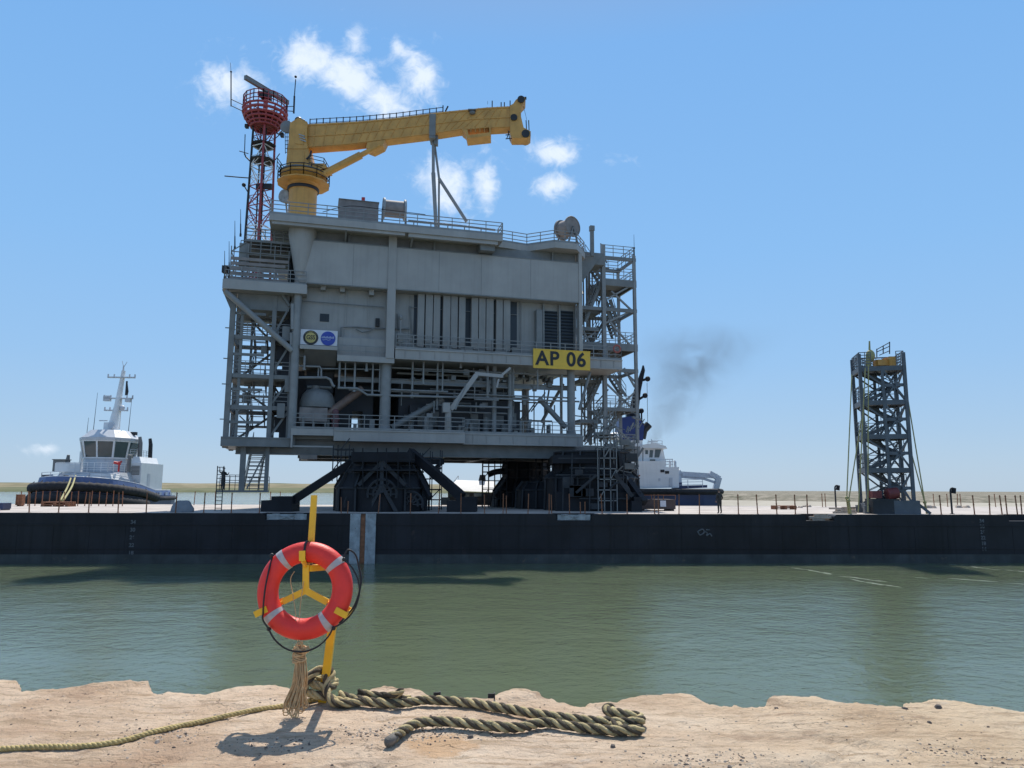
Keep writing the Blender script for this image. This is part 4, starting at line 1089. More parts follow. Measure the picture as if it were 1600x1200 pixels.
for k in range(9):
    s = 9 + k*1.2; mb.box(s, s+.7, 3.0, 3.19, ZL+random.uniform(.3,1), ZL+random.uniform(1.3,2.4))
for k in range(6): mb.cyl((9.5+k*1.7, 2.4, ZL), (9.5+k*1.7, 2.4, ZL+random.uniform(.9,1.8)), .3, .3, 10)
pp('machinery_cabinets', mb, GREYD)
for y, x0, x1, h, d in ((592,528,900,.42,2.0),(574,600,905,.16,1.4),(609,545,900,.14,1.2),(618,640,905,.16,1.0),(583,620,840,.20,2.6),(600,640,880,.12,1.6)):
    mb = P(); a, z = fp(x0, y, d); b = fp(x1, y, d)[0]
    if h > .3: mb.ibeam((a,d,z),(b,d,z),.3,h)
    else: mb.cyl((a,d,z),(b,d,z),h/2,h/2,8)
    pp('pipe_run', mb, GREYM, smooth=True)
for x, y0, y1, r, d in ((531,566,607,.09,.7),(540,566,604,.06,.9),(555,566,612,.09,.7),(573,566,580,.10,.6),(583,566,616,.08,.8),(594,568,612,.07,.9),(645,566,622,.10,1.2),(662,565,600,.08,.9),(684,566,640,.09,1.2),(692,566,612,.07,1.0),(720,566,575,.08,.8),(762,572,622,.12,1.3),(802,574,622,.12,1.4),(840,578,608,.08,.5),(878,585,622,.1,.9),(476,556,578,.10,.5),(498,572,590,.07,.8)):
    mb = P(); s, za = fp(x,y0,d); _, zb_ = fp(x,y1,d); mb.cyl((s,d,za),(s,d,zb_),r,r,8); mb.cyl((s,d,zb_-.02),(s,d,zb_+.12),r*1.5,r*1.5,8); pp('hanging_pipe', mb, GREYM, smooth=True)
for pts, r, d in (([(458,590),(510,590),(516,593),(520,602),(523,604)],.11,.5),([(468,572),(500,573),(502,577),(502,590)],.08,.6),([(528,606),(558,607),(574,617),(640,619),(720,621)],.10,.6),([(600,608),(640,610),(700,612)],.08,.9),([(503,576),(575,577),(600,578)],.06,.9)):
    mb = P(); mb.tube([W(x,y,d) for x, y in pts], r, 8); pp('bent_pipe', mb, GREYM, smooth=True)
mb = P()
for i in range(9):
    s = 16.9 + random.uniform(0,6.5); mb.beam((s, random.uniform(6,14), ZL), (s+random.uniform(-1.5,1.5), random.uniform(6,14), ZW-1), .14)
for z in (12.0, 13.8, 15.2): mb.beam((20,8,z),(SW,8,z),.12); mb.beam((20,DP-1,z),(SW,DP-1,z),.18)
for k in range(4): mb.beam((20.3+k*1.1,8,ZL),(20.3+k*1.1,8,ZW-1),.09); mb.beam((19.5+k,9,ZL+k),(21+k,9,ZL+2+k),.12)
pp('rear_lattice', mb, GREYD)
mb = P()
for k in range(26):
    s = random.uniform(8.5, 23.5); a = random.uniform(ZW-2.6, ZW-1.3); mb.box(s, s+random.uniform(.15,.6), random.uniform(1.4,3), 3.3, a, a+random.uniform(.15,.5))
for k in range(16):
    s = random.uniform(-.2, 23.5); mb.box(s, s+random.uniform(.15,.4), random.uniform(.2,1), 1.3, ZL+.01, ZL+random.uniform(.3,1.3))
pp('small_fittings', mb, GREYD)
for k in range(16):
    mb = P(); z = random.uniform(11.6, 15.7); a = random.uniform(7.8, 18); b = a + random.uniform(2, 6); d = random.uniform(.7, 3.2); r = random.uniform(.04,.10)
    pts = [(a,d,z),(min(b,23.8),d,z)]
    if k % 2: pts += [(min(b,23.8),d,z+random.uniform(-1.6,.8))]
    if k % 3 == 0: pts = [(a,d,min(z+1.2,ZW-1))] + pts
    mb.tube(pts, r, 7); pp('service_pipe', mb, random.choice([GREYM, GREYM, GREYD]))

mb = P()
for k in range(26):
    s, d, z = random.uniform(8, 23), random.uniform(.9, 3.4), random.uniform(ZL+.3, ZW-1.4)
    if k % 2: mb.cyl((s,d,z),(s,d,z+random.uniform(.5,1.8)), r_ := random.choice([.05,.07,.11]), r_, 8)
    else: mb.box(s, s+random.uniform(.2,.8), d, d+.3, z, z+random.uniform(.2,.6))
pp('deck_equipment', mb, GREYM)
# things fixed to the platform
s0, z1 = fp(833,545,-.14); s1, z0 = fp(922,579,-.14)
sg = thing('name_board', 'yellow board with black letters AP 06 on the walkway front', 'sign', L(s0, -.14, z0), TH)
mb = P(); mb.box(s0, s1, -.2, -.1, z0, z1); mb.box(s0-.03, s1+.03, -.22, -.201, z1-.05, z1+.03); part('board', mb, SIGNY, sg)
M = PM @ Matrix.Translation(((s0+s1)/2, -.225, (z0+z1)/2)) @ Matrix.Rotation(R(90), 4, 'X')
w_ = s1 - s0
for tx, fx in (('AP', -.255), ('06', .25)): part1('lettering', text_mb(tx, 1.78, M @ Matrix.Translation((w_*fx, 0, 0)), .008, .045, 1.0, 1.1), BLACK, sg)
s0, z1 = fp(470,511.5,-.05); s1, z0 = fp(527,541,-.05)
zc = (z0+z1)/2 - .02
lg = thing('emblem_board', 'white board with one black and gold round emblem and one blue round emblem', 'sign', L(s0, .4, z0), TH)
mb = P(); mb.box(s0, s1, .38, .45, z0+.1, z1-.05); part('board', mb, SIGNW, lg)
def disc(s, r, d0, d1): 
    mb = P(); mb.cyl((s, d0, zc), (s, d1, zc), r, r, 36); return mb
sa, sb = s0 + (s1-s0)*.275, s0 + (s1-s0)*.745
e1 = part('round_emblem', disc(sa, .61, .34, .379), BLACK, lg)
part('gold_disc', disc(sa, .44, .32, .339), GOLD, e1)
M = PM @ Matrix.Translation((sa, .315, zc)) @ Matrix.Rotation(R(90), 4, 'X')
part('lettering', text_mb('GSS', .50, M, .004, .012, .85), BLACK, e1)
mb = P()
for k in range(11):
    a = R(35 + k*11); mb.beam((sa + math.cos(a)*.48, .33, zc + math.sin(a)*.48), (sa + math.cos(a)*.56, .33, zc + math.sin(a)*.56), .05, .02)
part('gold_rim_marks', mb, GOLD, e1)
e2 = part('round_emblem', disc(sb, .60, .34, .379), EMBLUE, lg)
mb = P()
for k in range(12): mb.box(sb-.52 + k*.086, sb-.52 + k*.086 + .055, .325, .339, zc+.0, zc+.13 + .03*(k % 3))
mb.tube([(sb-.45 + .06*k, .33, zc-.12 - .03*math.sin(k)) for k in range(12)], .025, 5)
part('pale_wordmark', mb, EMPALE, e2)
# vessel in the corner bay
sv, zv = fp(496, 632, 1.7)
ve = thing('pressure_vessel', 'round domed grey vessel with pinkish lower casing in the left corner bay', 'tank', L(sv,1.9,ZL), TH)
mb = P(); mb.lathe((sv,1.9,zv), [(.3,1.32),(.9,1.22),(1.25,.85),(1.4,.4),(1.46,.0),(1.42,-.3)][::-1] + [], 22)
mb.cyl((sv-.2,1.9,zv+1.2),(sv-.2,1.9,zv+1.6),.35,.35,12); mb.cyl((sv-.9,1.9,zv+1.5),(sv+1.1,1.9,zv+1.5),.12,.12,8); part('dome', mb, GREYD, ve, smooth=True)
mb = P(); s0, z1 = fp(468,636,.6); s1, z0 = fp(511,659,.6); mb.box(s0, s1, .6, 2.6, z0, z1); mb.box(s0+.05, s1-.05, .57, .599, z0+.3, z0+.36); part('casing', mb, PINKG, ve)
mb = P()
for s in (s0+.1, (s0+s1)/2, s1-.2): mb.box(s, s+.14, .7, 2.5, ZL, z0-.001)
part('support_feet', mb, GREYD, ve)
mb = P(); s, z = fp(524, 652, .5); mb.cyl((s,.5,ZL),(s,.5,ZL+1.5),.28,.28,12); mb.ball((s,.5,ZL+1.5),.28); mb.cyl((s-.35,.45,ZL+.9),(s+.35,.45,ZL+.9),.14,.14,8)
solo('fire_pump', mb, mat('dull_red', (.13,.055,.06), .6, .2, 2), L(s,.5,ZL), 'dull red upright pump right of the domed vessel behind the rail', 'pump', smooth=True)
# davit crane on the lower balcony
dv = thing('davit_crane', 'small pale grey folding davit crane on the lower balcony', 'crane', L(fp(700,660,-.2)[0], -.2, ZL), TH)
s = fp(700,660,-.2)[0]
mb = P(); mb.cyl((s,-.2,ZL),(s,-.2,fp(700,640,-.2)[1]),.30,.26,12); mb.box(s-.5,s+.1,-.55,.1,fp(700,645,-.2)[1],fp(700,630,-.2)[1]); part('pedestal', mb, GREY, dv)
mb = P(); mb.beam(W(704,640,-.2),W(744,586,-.2),.36,.40); part('lower_arm', mb, GREY, dv)
mb = P(); mb.beam(W(742,584,-.2),W(786,588,-.2),.26,.30); mb.beam(W(784,586,-.2),W(797,575,-.1),.2); mb.beam(W(779,592,-.2),W(776,606,-.2),.16); part('upper_arm', mb, GREY, dv)
mb = P(); mb.cyl(W(711,640,-.35),W(728,602,-.35),.09,.07,8); part('ram', mb, GREYM, dv)
# life ring on the platform right rail
q = fl(964,545,-.25); mb = MB()
mb.tube([q + (PE*math.cos(t) + V((0,0,math.sin(t))))*.33 for t in [2*math.pi*k/24 for k in range(24)]], .08, 8, closed=True)
solo('life_ring', mb, mat('faded_red', (.36,.10,.08), .6, .2, 3), q, 'small red ring buoy hung on the platform walkway rail far away at right', 'life ring', smooth=True)
# roof equipment
def fw_(px, py, d): return L(*[W(px, py, d)[i] for i in (0,1,2)])
cn = thing('roof_container', 'long pinkish grey machinery container on the platform roof', 'container', L(fp(530,320,2.5)[0], 2.5, ZR1), TH)
s0, z1 = fp(530,311,2.5); s1 = fp(592,311,2.5)[0]
mb = P(); mb.box(s0, s1, 2.5, 5, ZR1+.15, z1)
for k in range(12): s = s0 + (s1-s0)*(k+.5)/12; mb.box(s-.05, s+.05, 2.46, 2.499, ZR1+.3, z1-.1)
part('container_body', mb, PINKG, cn)
mb = P(); mb.box(s0, s1, 2.45, 5.05, ZR1, ZR1+.149); mb.box(s0-.05, s1+.05, 2.42, 5.08, z1, z1+.06); part('container_frame', mb, GREYD, cn)
mb = P(); s = fp(568,306,2.5)[0]; mb.box(s-.15, s+.15, 2.6, 2.9, z1+.061, z1+.45); part('hatch_box', mb, REDM, cn)
def drum(px0, px1, py, d, r, lab, ax):
    a, b = fw_(px0, py, d), fw_(px1, py, d)
    t = thing('cable_drum', lab, 'drum', V((a.x,a.y,ZR1)), TH)
    if ax == 's': u = PE
    else: u = (PN*.9 - PE*.43).normalized(); 
    c = (a+b)/2; h = (b-a).length/2 if ax == 's' else .75
    mb = MB(); mb.cyl(c - u*h*.82, c + u*h*.82, r*.82, r*.82, 24); part('drum_barrel', mb, PINKG, t, smooth=True)
    for k in (-1, 1):
        mb = MB(); mb.cyl(c + u*h*.82*k, c + u*(h*.82+.12)*k, r, r, 28); mb.tube([c + u*(h*.82+.14)*k + (V((0,0,1))*math.cos(q) + u.cross(V((0,0,1)))*math.sin(q))*r*.97 for q in [2*math.pi*i/28 for i in range(28)]], .05, 5, closed=True)
        part('drum_flange', mb, PALE if ax == 's' else PINKG, t, smooth=True)
        mb = MB(); o = c + u*(h*.82+.2)*k; w_ = u.cross(V((0,0,1)))
        for q in (-1,1): mb.beam(o, V((o.x,o.y,ZR1)) + w_*q*r*.8, .12)
        part('drum_stand', mb, GREYD, t)
drum(598, 634, 327, 3.0, .95, 'grey cable drum with bright rims beside the roof container', 's')
drum(872, 900, 357, .9, .98, 'large flat faced cable drum on the right end of the platform roof', 'd')
mb = P(); s, z = fp(925,353,2.0); mb.box(s-.16, s+.16, 1.9, 2.2, ZR1, z); mb.box(s-.22, s+.22, 1.85, 2.25, z-.5, z); mb.beam((s,2.05,ZR1),(s-.9,2.05,ZR1+.02),.1)
solo('roof_cabinet', mb, GREYD, L(s,2,ZR1), 'narrow upright grey cabinet at the right corner of the platform roof', 'cabinet')

# ------------------------------------------------------------------ left access tower
lt = thing('access_tower', 'grey steel stair tower hung on the left end of the platform', 'tower', L(-3,3,8.4), TH)
def T(name, mb, m, sm=False): return part(name, mb, m, lt, sm)
fz = [fp(400, y, 1)[1] for y in (690, 637, 588, 528)]; fz.append(21.2)
sl_, sr_ = fp(358, 590, 1)[0], -.75
sm_ = fp(424, 590, 1)[0]
for s, d, w_ in ((sl_,1,.42),(sm_,1,.34),(sr_,1,.30),(sl_,5.6,.36),(sm_,5.6,.34),(sr_,5.6,.34),(sl_+1.2,5.6,.2)):
    mb = P(); mb.beam((s,d,8.4),(s,d,21.2),w_); T('tower_column', mb, GREYD)
mb = P(); mb.box(-6.3, .3, -.3, 6.5, 21.22, 22.0); T('upper_deck', mb, GREY)
mb = P(); mb.box(-5.2, -1.1, .9, 6.2, 19.9, 21.21); T('underdeck_tank', mb, GREYD)
mb = P(); mb.box(-1.5, -.7, 2.2, 5.4, 9.3, 19.5)
for k in range(5): mb.box(-1.9-.1*(k%2), -1.51, 2.3, 4.5, 10+k*2, 11.2+k*2)
T('cable_ladder_rack', mb, INNER)
mb = P(); mb.box(-5.75, -.5, -.2, 6.5, 8.5, 9.25); mb.box(-5.7,-.5,-.26,-.201,8.5,8.6); mb.box(-5.7,-.5,-.26,-.201,9.15,9.24); T('bottom_deck', mb, GREYD)
for i, z in enumerate(fz[1:4]):
    mb = P()
    for d in (1, 5.6): mb.beam((sl_,d,z),(sr_,d,z),.22,.34)
    for s in (sl_, sm_, sr_): mb.beam((s,1,z),(s,5.6,z),.2,.3)
    mb.box(sm_+.1, sr_, 1.1, 5.5, z+.15, z+.19) if i != 1 else mb.box(sl_+.2, sr_, 1.1, 5.5, z-.25, z+.12)
    T('tower_floor', mb, GREYD)
    mb = P(); rail(mb, [(sl_,1,z+.2),(sr_,1,z+.2)], 1.05, 1.2, .05); rail(mb, [(sl_,5.6,z+.2),(sr_,5.6,z+.2)], 1.05, 1.2, .05); T('floor_handrail', mb, GREYM)
for i in range(4):
    z0, z1 = fz[i] + .2, fz[i+1] + .15
    zm = (z0+z1)/2
    mb = P(); stair(mb, (sl_+.95,1.4,z0), (sl_+.95,5.0,zm), 1.15, (1,0,0)); T('stair_flight', mb, GREYD)
    mb = P(); stair(mb, (sl_+2.2,5.0,zm), (sl_+2.2,1.4,z1), 1.0, (1,0,0)); mb.box(sl_+.3, sl_+2.8, 5.0, 5.5, zm-.08, zm); T('stair_flight', mb, GREYD)
    mb = P(); mb.beam((sl_,1,zm),(sl_+2.6,1,zm),.14,.22); mb.beam((sl_+.75,1.1,z0),(sl_+.75,1.1,z1),.22); mb.beam((sl_,5.6,zm),(sr_,5.6,zm),.14,.2); T('tower_frame', mb, GREYD)
    mb = P(); mb.beam((sm_,1,z0),(sr_,1,z1-.3),.16); T('tower_brace', mb, GREYD)
    mb = P(); mb.beam((sl_,5.6,z1-.3),(sm_,5.6,z0),.18) if i % 2 else mb.beam((sl_,5.6,z0),(sm_,5.6,z1-.3),.18); mb.beam((sm_,5.6,z1-.3),(sr_,5.6,z0),.16); T('tower_brace', mb, GREYD)
mb = P(); mb.cyl(W(352,455,.0), W(457,548,.3), .24, .24, 12); T('main_brace', mb, GREYM, True)
mb = P(); mb.beam(W(350,452,1),W(366,490,1),.3); mb.beam(W(437,455,.6),W(452,478,.8),.18); T('knee_brace', mb, GREYD)
mb = P(); mb.cyl(W(457,475,.2),W(457,515,.2),.16,.16,10); mb.cyl(W(455,520,.3),W(455,540,.3),.12,.12,8); T('pipe', mb, GREYM, True)
mb = P()
for y in (455, 512, 560, 600, 655): s, z = fp(352, y, .8); mb.beam((sl_-.5,.8,z-.0),(sl_,.8,z),.08); 
for x, y in ((452,600),(448,520),(440,640)): s, z = fp(x,y,.8); mb.box(s-.35,s+.25,.6,1.2,z-.7,z+.5)
T('tower_fittings', mb, GREYD)
mb = P(); rail(mb, [(-6.2,6.3,22),(-6.2,-.2,22),(.2,-.2,22)], 1.15, 1.3, .055, toe=.12); T('upper_handrail', mb, GREYM)
mb = P()
for k in range(22):
    s, d, z = random.uniform(sl_+.2, sr_-.5), random.uniform(1.1, 5.2), random.uniform(9.4, 20)
    if k % 3: mb.beam((s,d,z),(s+random.uniform(.4,1.6),d,z+random.choice([0,0,random.uniform(-1,1)])), random.choice([.07,.10,.14]))
    else: mb.box(s, s+random.uniform(.3,.7), d, d+.4, z, z+random.uniform(.3,.9))
T('tower_equipment', mb, GREYD)
# hanging stair and landing under the bottom deck
zl = fp(380,766,.5)[1]; sA, sB = fp(338,766,.5)[0], fp(418,766,.5)[0]
mb = P(); mb.box(sA, sB, .5, 2.6, zl-.16, zl); T('landing', mb, GREYD)
mb = P(); rail(mb, [(sA+.5,.55,zl),(fp(376,760,.5)[0],.55,zl)], 1.2, .4, .045, mids=(.5,)); rail(mb, [(sA,2.5,zl),(sB,2.5,zl)], 1.1, .8, .045); T('landing_handrail', mb, DARK2)
s = fp(379,730,.7)[0]; mb = P(); mb.beam((s,.7,zl),(s,.7,8.6),.42); mb.beam((sB-.15,.7,zl),(sB-.15,.7,8.6),.32); mb.beam((s+.4,.7,zl+.1),(sB-.2,.7,8.4),.12); T('landing_hanger', mb, GREYD)
mb = P(); stair(mb, (fp(392,765,1.4)[0],1.4,zl), (fp(406,705,1.4)[0],1.4,8.7), 1.1, (1,.3,0), 11); 
for k in range(12):
    z = zl + (8.6-zl)*(k+.5)/12; mb.box(s+.35+.012*k, sB-.2, 1.2, 1.5, z-.03, z+.03)
T('hanging_stair', mb, GREYD)
q = bp(340, 5.6); mb = MB(BM); a, b = bs(335.5,5.6), bs(345.5,5.6); zt = bz(340,728,5.6)
for x in (a, b): mb.beam((x,5.6,DZ+.01),(x,5.6,zt),.06)
for k in range(12): z = DZ + .2 + (zt-DZ-.3)*k/11; mb.beam((a,5.6,z),(b,5.6,z),.05)
solo('ladder', mb, DARK2, q, 'tall thin upright ladder at the left of the hanging stair landing', 'ladder')
person(L(fp(348,760,1.4)[0], 1.5, zl), R(40), 'person in dark clothing standing on the small landing beside the tall ladder', False, (((.28,.0,1.18),(.30,-.22,1.32)), ((-.30,.02,1.42),(-.34,-.05,1.72))))
# mast foot house on the upper deck
mf = thing('mast_foot_frame', 'stacked scaffold boards and frames round the foot of the radar mast', 'frame', L(-4,3,22), TH)
mb = P(); scaffold(mb, L(-5.9,.8,0) if False else (-5.9,.8,0), (1,0,0), (0,1,0), 4, 2, 1.15, 2.0, 22.0, 25.2, .9, .07); part('frame_tubes', mb, GREYD, mf)
mb = P()
for k in range(5): mb.box(-5.9, -1.3 - .25*(k % 2), .72, .80, 22.3+k*.42, 22.3+k*.42+.26)
for k in range(4): mb.box(-4.6, -1.6, 2.7, 2.78, 24.2+k*.45, 24.2+k*.45+.25)
part('side_boards', mb, PINKG, mf)
mb = P(); mb.box(-5.3, -1.2, .9, 5, 24.55, 24.75); mb.box(-4.9, -1.0, 1, 5, 25.8, 25.95); mb.box(-5.3,-4.5,.85,1.8,23.6,25.5); part('frame_platform', mb, GREYD, mf)
mb = P(); rail(mb, [(-5.2,.95,24.75),(-1.2,.95,24.75)], 1.0, .8, .06); rail(mb, [(-4.8,1.05,25.95),(-1.1,1.05,25.95),(-1.1,5,25.95)], .95, .7, .06); part('frame_handrail', mb, GREYD, mf)
mb = P()
for k in range(6): mb.box(-1.3+k*.32, -1.12+k*.32, 1.6, 1.9, 22.0, 25.2+.4*(k % 2))
mb.box(-1.4,.5,1.95,2.2,22,26.6); part('pipe_bundle', mb, DARK2, mf)
for x, y0, y1, lab in ((351,432,392,'short black whip aerial at the outer left corner of the platform'),(358,432,377,'tall thin whip aerial near the outer left corner of the platform'),(367,385,345,'thin whip aerial standing left of the mast foot'),(376,365,327,'thickest whip aerial close beside the lower radar mast')):
    a, b = fw_(x,y0,1.0), fw_(x,y1,1.0); mb = MB(); mb.cyl(a, a.lerp(b,.4), .06, .05, 6); mb.cyl(a.lerp(b,.4), b, .035, .02, 6); mb.cyl(a - V((0,0,.25)), a, .09, .09, 6)
    if x == 351: mb.box(a.x-.2,a.x+.2,a.y-.2,a.y+.2,a.z+.3,a.z+.9)
    solo('whip_aerial', mb, DARK2, a, lab, 'aerial', 'whip aerials by the mast')

# ------------------------------------------------------------------ right stair tower
rtw = thing('access_tower', 'tall open grey stair tower standing at the right end of the platform', 'tower', L(27.5,5,8.4), TH)
def U(name, mb, m, sm=False): return part(name, mb, m, rtw, sm)
D0, D1 = 3.5, 7.5
sA, sB = fp(944,540,D0)[0], fp(993,540,D0)[0]; sI = SW + .5
def rz(y, x=968): return fp(x, y, D0)[1]
for s, d, w_, y0, y1 in ((sA,D0,.38,385,692),(sB,D0,.28,398,692),(sA,D1,.28,385,692),(sB,D1,.26,400,692),(sI+.3,D1,.22,420,690)):
    mb = P(); mb.beam((s,d,rz(y1)),(s,d,rz(y0)),w_); U('tower_column', mb, GREYM)
lev = [697, 637, 576, 537, 482, 437, 402]
for i, y in enumerate(lev):
    z = rz(y); mb = P(); h = .7 if y in (697,437,537) else .35
    for d in (D0, D1): mb.beam((sA-.15 if y not in (537,576,482,697) else sI,d,z-h/2),(sB+.2,d,z-h/2),.2,h)
    for s in (sA, sB): mb.beam((s,D0,z-h/2),(s,D1,z-h/2),.16,h*.9)
    if y in (437,537,637,697): mb.box(sI if y in (537,) else sA, sB+.15, D0+.1, D1, z-.06, z)
    U('tower_floor', mb, GREYD)
    if y in (437,537,697,637,402): 
        mb = P(); rail(mb, [(sA if y != 537 else sI+.3,D0,z),(sB,D0,z),(sB,D1,z),(sA,D1,z)], 1.15, 1.0, .055); U('floor_handrail', mb, GREYM)
for a, b in (((990,444),(944,470)),((990,488),(955,455)),((985,540),(950,500)),((952,560),(992,596)),((946,505),(990,484)),((993,612),(950,650)),((950,656),(985,690)),((948,600),(990,640)),((905,535),(930,520)),((908,510),(925,545)),((975,575),(992,605))):
    mb = P(); mb.beam(W(*a,D0+.1),W(*b,D0+.1),.16); U('tower_brace', mb, GREYM)
for (x0,y0),(x1,y1),d in (((912,505),(938,440),4.3),((938,440),(912,400),5.6),((950,470),(965,515),5.8),((910,560),(938,508),5.9),((955,590),(975,620),4.6),((915,640),(940,585),4.4),((940,690),(970,640),5.2),((915,690),(938,645),6),((960,528),(945,485),4.5)):
    a, b = V(fp(x0,y0,d)[0:1] + (d, fp(x0,y0,d)[1])), V((fp(x1,y1,d)[0], d, fp(x1,y1,d)[1]))
    mb = P(); stair(mb, a, b, 1.0, (0,1,0)); U('stair_flight', mb, GREYD)
mb = P()
for (x0,x1,y,d) in ((905,938,482,4),(905,936,510,3.6),(906,940,592,4),(906,940,655,4)):
    a, z = fp(x0,y,d); b = fp(x1,y,d)[0]; mb.box(a, b, d, d+2.4, z-.35, z)
U('stair_landing', mb, GREYD)
mb = P()
for i in range(44):
    x = random.choice([912,918,924,930,934,940,946]) + random.uniform(-3,3); y = random.uniform(400,700)
    a, z = fp(x,y,4.5); mb.beam((a,random.uniform(4,7),z),(a+random.uniform(-1.4,1.4),random.uniform(4,7),z+random.uniform(-.2,2.2)),.10)
for i in range(5):
    a = fp(908+i*7,560,5)[0]; mb.beam((a,5+.4*i,rz(690)),(a,5+.4*i,rz(412)),.12)
U('tower_pipework', mb, GREYD)
mb = P(); a = fp(937,400,4)[0]; mb.box(24.8, a, 2.8, 5, rz(420), rz(402)); mb.ext([(24.8,2.6,rz(405)),(24.8,2.6,rz(470)),(a-.3,2.6,rz(405))], (0,.2,0)); U('side_gusset', mb, GREYD)
q = fw_(991,392,D0); mb = MB(); mb.cyl(q - V((0,0,.9)), q + V((0,0,.3)), .06, .05, 6); mb.cyl(q + V((0,0,.3)), q + V((0,0,1.7)), .025, .015, 6); mb.ball(q + V((0,0,.3)), .1)
solo('whip_aerial', mb, DARK2, q, 'lone whip aerial on the top right corner of the right stair tower', 'aerial', 'whip aerials by the mast')
# ------------------------------------------------------------------ yellow pedestal crane on the roof
YC = 67.5
kx = at(476, 250, YC).x
def c_z(py, px=476): return at(px, py, YC).z
ck = thing('pedestal_crane', 'big yellow pedestal crane on the platform roof with its boom laid to the right', 'crane', V((kx, YC, ZR1)))
mb = MB(); r0 = 23.5/1155*YC
mb.lathe((kx, YC, 0), [(r0*.95, ZR1-.02), (r0*.95, c_z(300)), (r0*1.06, c_z(298)), (r0*1.06, c_z(294)), (r0*.98, c_z(293)), (r0*1.35, c_z(282)), (r0*1.6, c_z(278)), (r0*1.6, c_z(275)), (r0*1.0, c_z(274))], 32)
part('pedestal', mb, YELLOW, ck, smooth=True)
mb = MB(); mb.lathe((kx, YC, 0), [(r0*1.07, c_z(299.5)), (r0*1.09, c_z(297)), (r0*1.07, c_z(295))], 32); part('slew_ring', mb, BLACK, ck, smooth=True)
# service platform round the pedestal
mb = MB()
zp = c_z(288); pr = 2.35
ring_ = [V((kx + math.cos(R(a))*pr*1.02, YC + math.sin(R(a))*pr, zp)) for a in range(15, 376, 30)]
mb.lathe((kx, YC, zp), [(1.3,-.1),(pr*1.05,-.1),(pr*1.05,0),(1.3,0)], 12); part('service_platform', mb, YELLOW, ck)
mb = MB(); rail(mb, ring_, 1.15, 1.2, .06); part('platform_handrail', mb, DARK2, ck)
zp2 = c_z(272)
mb = MB(); mb.lathe((kx-.1, YC, zp2), [(.5,-.12),(2.2,-.12),(2.2,0),(.5,0)], 12); part('turret_deck', mb, GREYD, ck)
mb = MB(); rail(mb, [V((kx - 2.3, YC-1, zp2)), V((kx-2.3, YC+1.2, zp2)), V((kx-.5, YC+2, zp2))], 1.15, 1.2, .055); rail(mb, [V((kx+.9, YC-1.6, zp2)), V((kx+2.1, YC-.9, zp2)), V((kx+2.1, YC+.9, zp2))], 1.2, 1.2, .05); part('turret_handrail', mb, DARK2, ck)
# kingpost turret
def cp(px, py, dy=0): q = at(px, py, YC + dy); return q
def slab(mb, pxs, y0, y1):
    pts = [at(a, b, YC) for a, b in pxs]; mb.ext([V((q.x, YC + y0, q.z)) for q in pts], (0, y1-y0, 0))
mb = MB(); slab(mb, [(453,274),(496,274),(488,250),(484,232),(484,198),(470,192),(458,200),(455,232),(452,262)], -1.0, 1.0); part('turret', mb, YELLOW, ck)
mb = MB(); slab(mb, [(455,240),(485,240),(485,237),(455,237)], -1.06, 1.06); slab(mb, [(462,262),(480,262),(480,244),(462,244)], -1.05, -1.001); slab(mb, [(466,232),(478,234),(480,214),(466,210)], -1.05, -1.001); part('turret_panels', mb, YELLOW, ck)
mb = MB()
for k in range(3):
    a = at(467+k, 210+k*4, YC-1.08); mb.beam(a, at(476+k, 213+k*4, YC-1.08), .09, .1)
part('turret_marks', mb, PALE, ck)
mb = MB(); mb.ball(cp(467,189), .40, .5, .36); mb.box(cp(462,190).x, cp(472,190).x, YC-.35, YC+.35, c_z(195), c_z(189)); mb.ball(cp(474,189), .17); part('beacon_housing', mb, BLACK, ck, smooth=True)
mb = MB(); mb.tube([cp(486,236,-.9), cp(485,243,-1.2), cp(479,249,-1.2)], .10, 7); mb.tube(spline([cp(484,250,-.8), cp(487,258,-1.0), cp(482,264,-1.1)], 5), .06, 6); part('hydraulic_hose', mb, BLACK, ck, smooth=True)
mb = MB()
for x in (446, 449, 452): mb.beam(cp(x,240,.6), cp(x-.5,205,.6), .05)
for y in range(208, 242, 6): mb.beam(cp(446,y,.6), cp(452,y,.6), .05)
part('access_ladder', mb, DARK2, ck)
# boom: box girder seen from below
top = [(478,199),(560,194.5),(620,189),(690,180),(760,173),(797,171)]
bot = [(478,236),(545,231),(600,224),(673,215),(718,208),(797,204)]
YB = YC
def boom(i, hw):
    t, b = at(*top[i], YB), at(*bot[i], YB); return t, b
mb = MB(); vs = []; hw = .62
for i in range(6):
    t, b = boom(i, hw); vs += [V((t.x,YB-hw,t.z)), V((t.x,YB+hw,t.z)), V((b.x,YB+hw,b.z)), V((b.x,YB-hw,b.z))]
mb.add(vs, [(i*4+k, i*4+(k+1) % 4, i*4+4+(k+1) % 4, i*4+4+k) for i in range(5) for k in range(4)] + [(0,3,2,1),(20,21,22,23)])
part('boom', mb, YELLOW, ck)
mb = MB()
for f in (.06, .52, .95):
    pts = []
    for i in range(6):
        t, b = boom(i, hw); q = t.lerp(b, f); pts.append(V((q.x, YB-hw-.03, q.z)))
    for a, b in zip(pts, pts[1:]): mb.beam(a, b, .06, .10)
for k in range(24):
    f = k/23*4.9; i = int(f); t = boom(i,0)[0].lerp(boom(i+1,0)[0], f-i); b = boom(i,0)[1].lerp(boom(i+1,0)[1], f-i)
    mb.beam(V((t.x,YB-hw-.025,t.z)), V((b.x,YB-hw-.025,b.z)), .05, .05)
part('boom_stiffeners', mb, YELLOW, ck)
mb = MB()
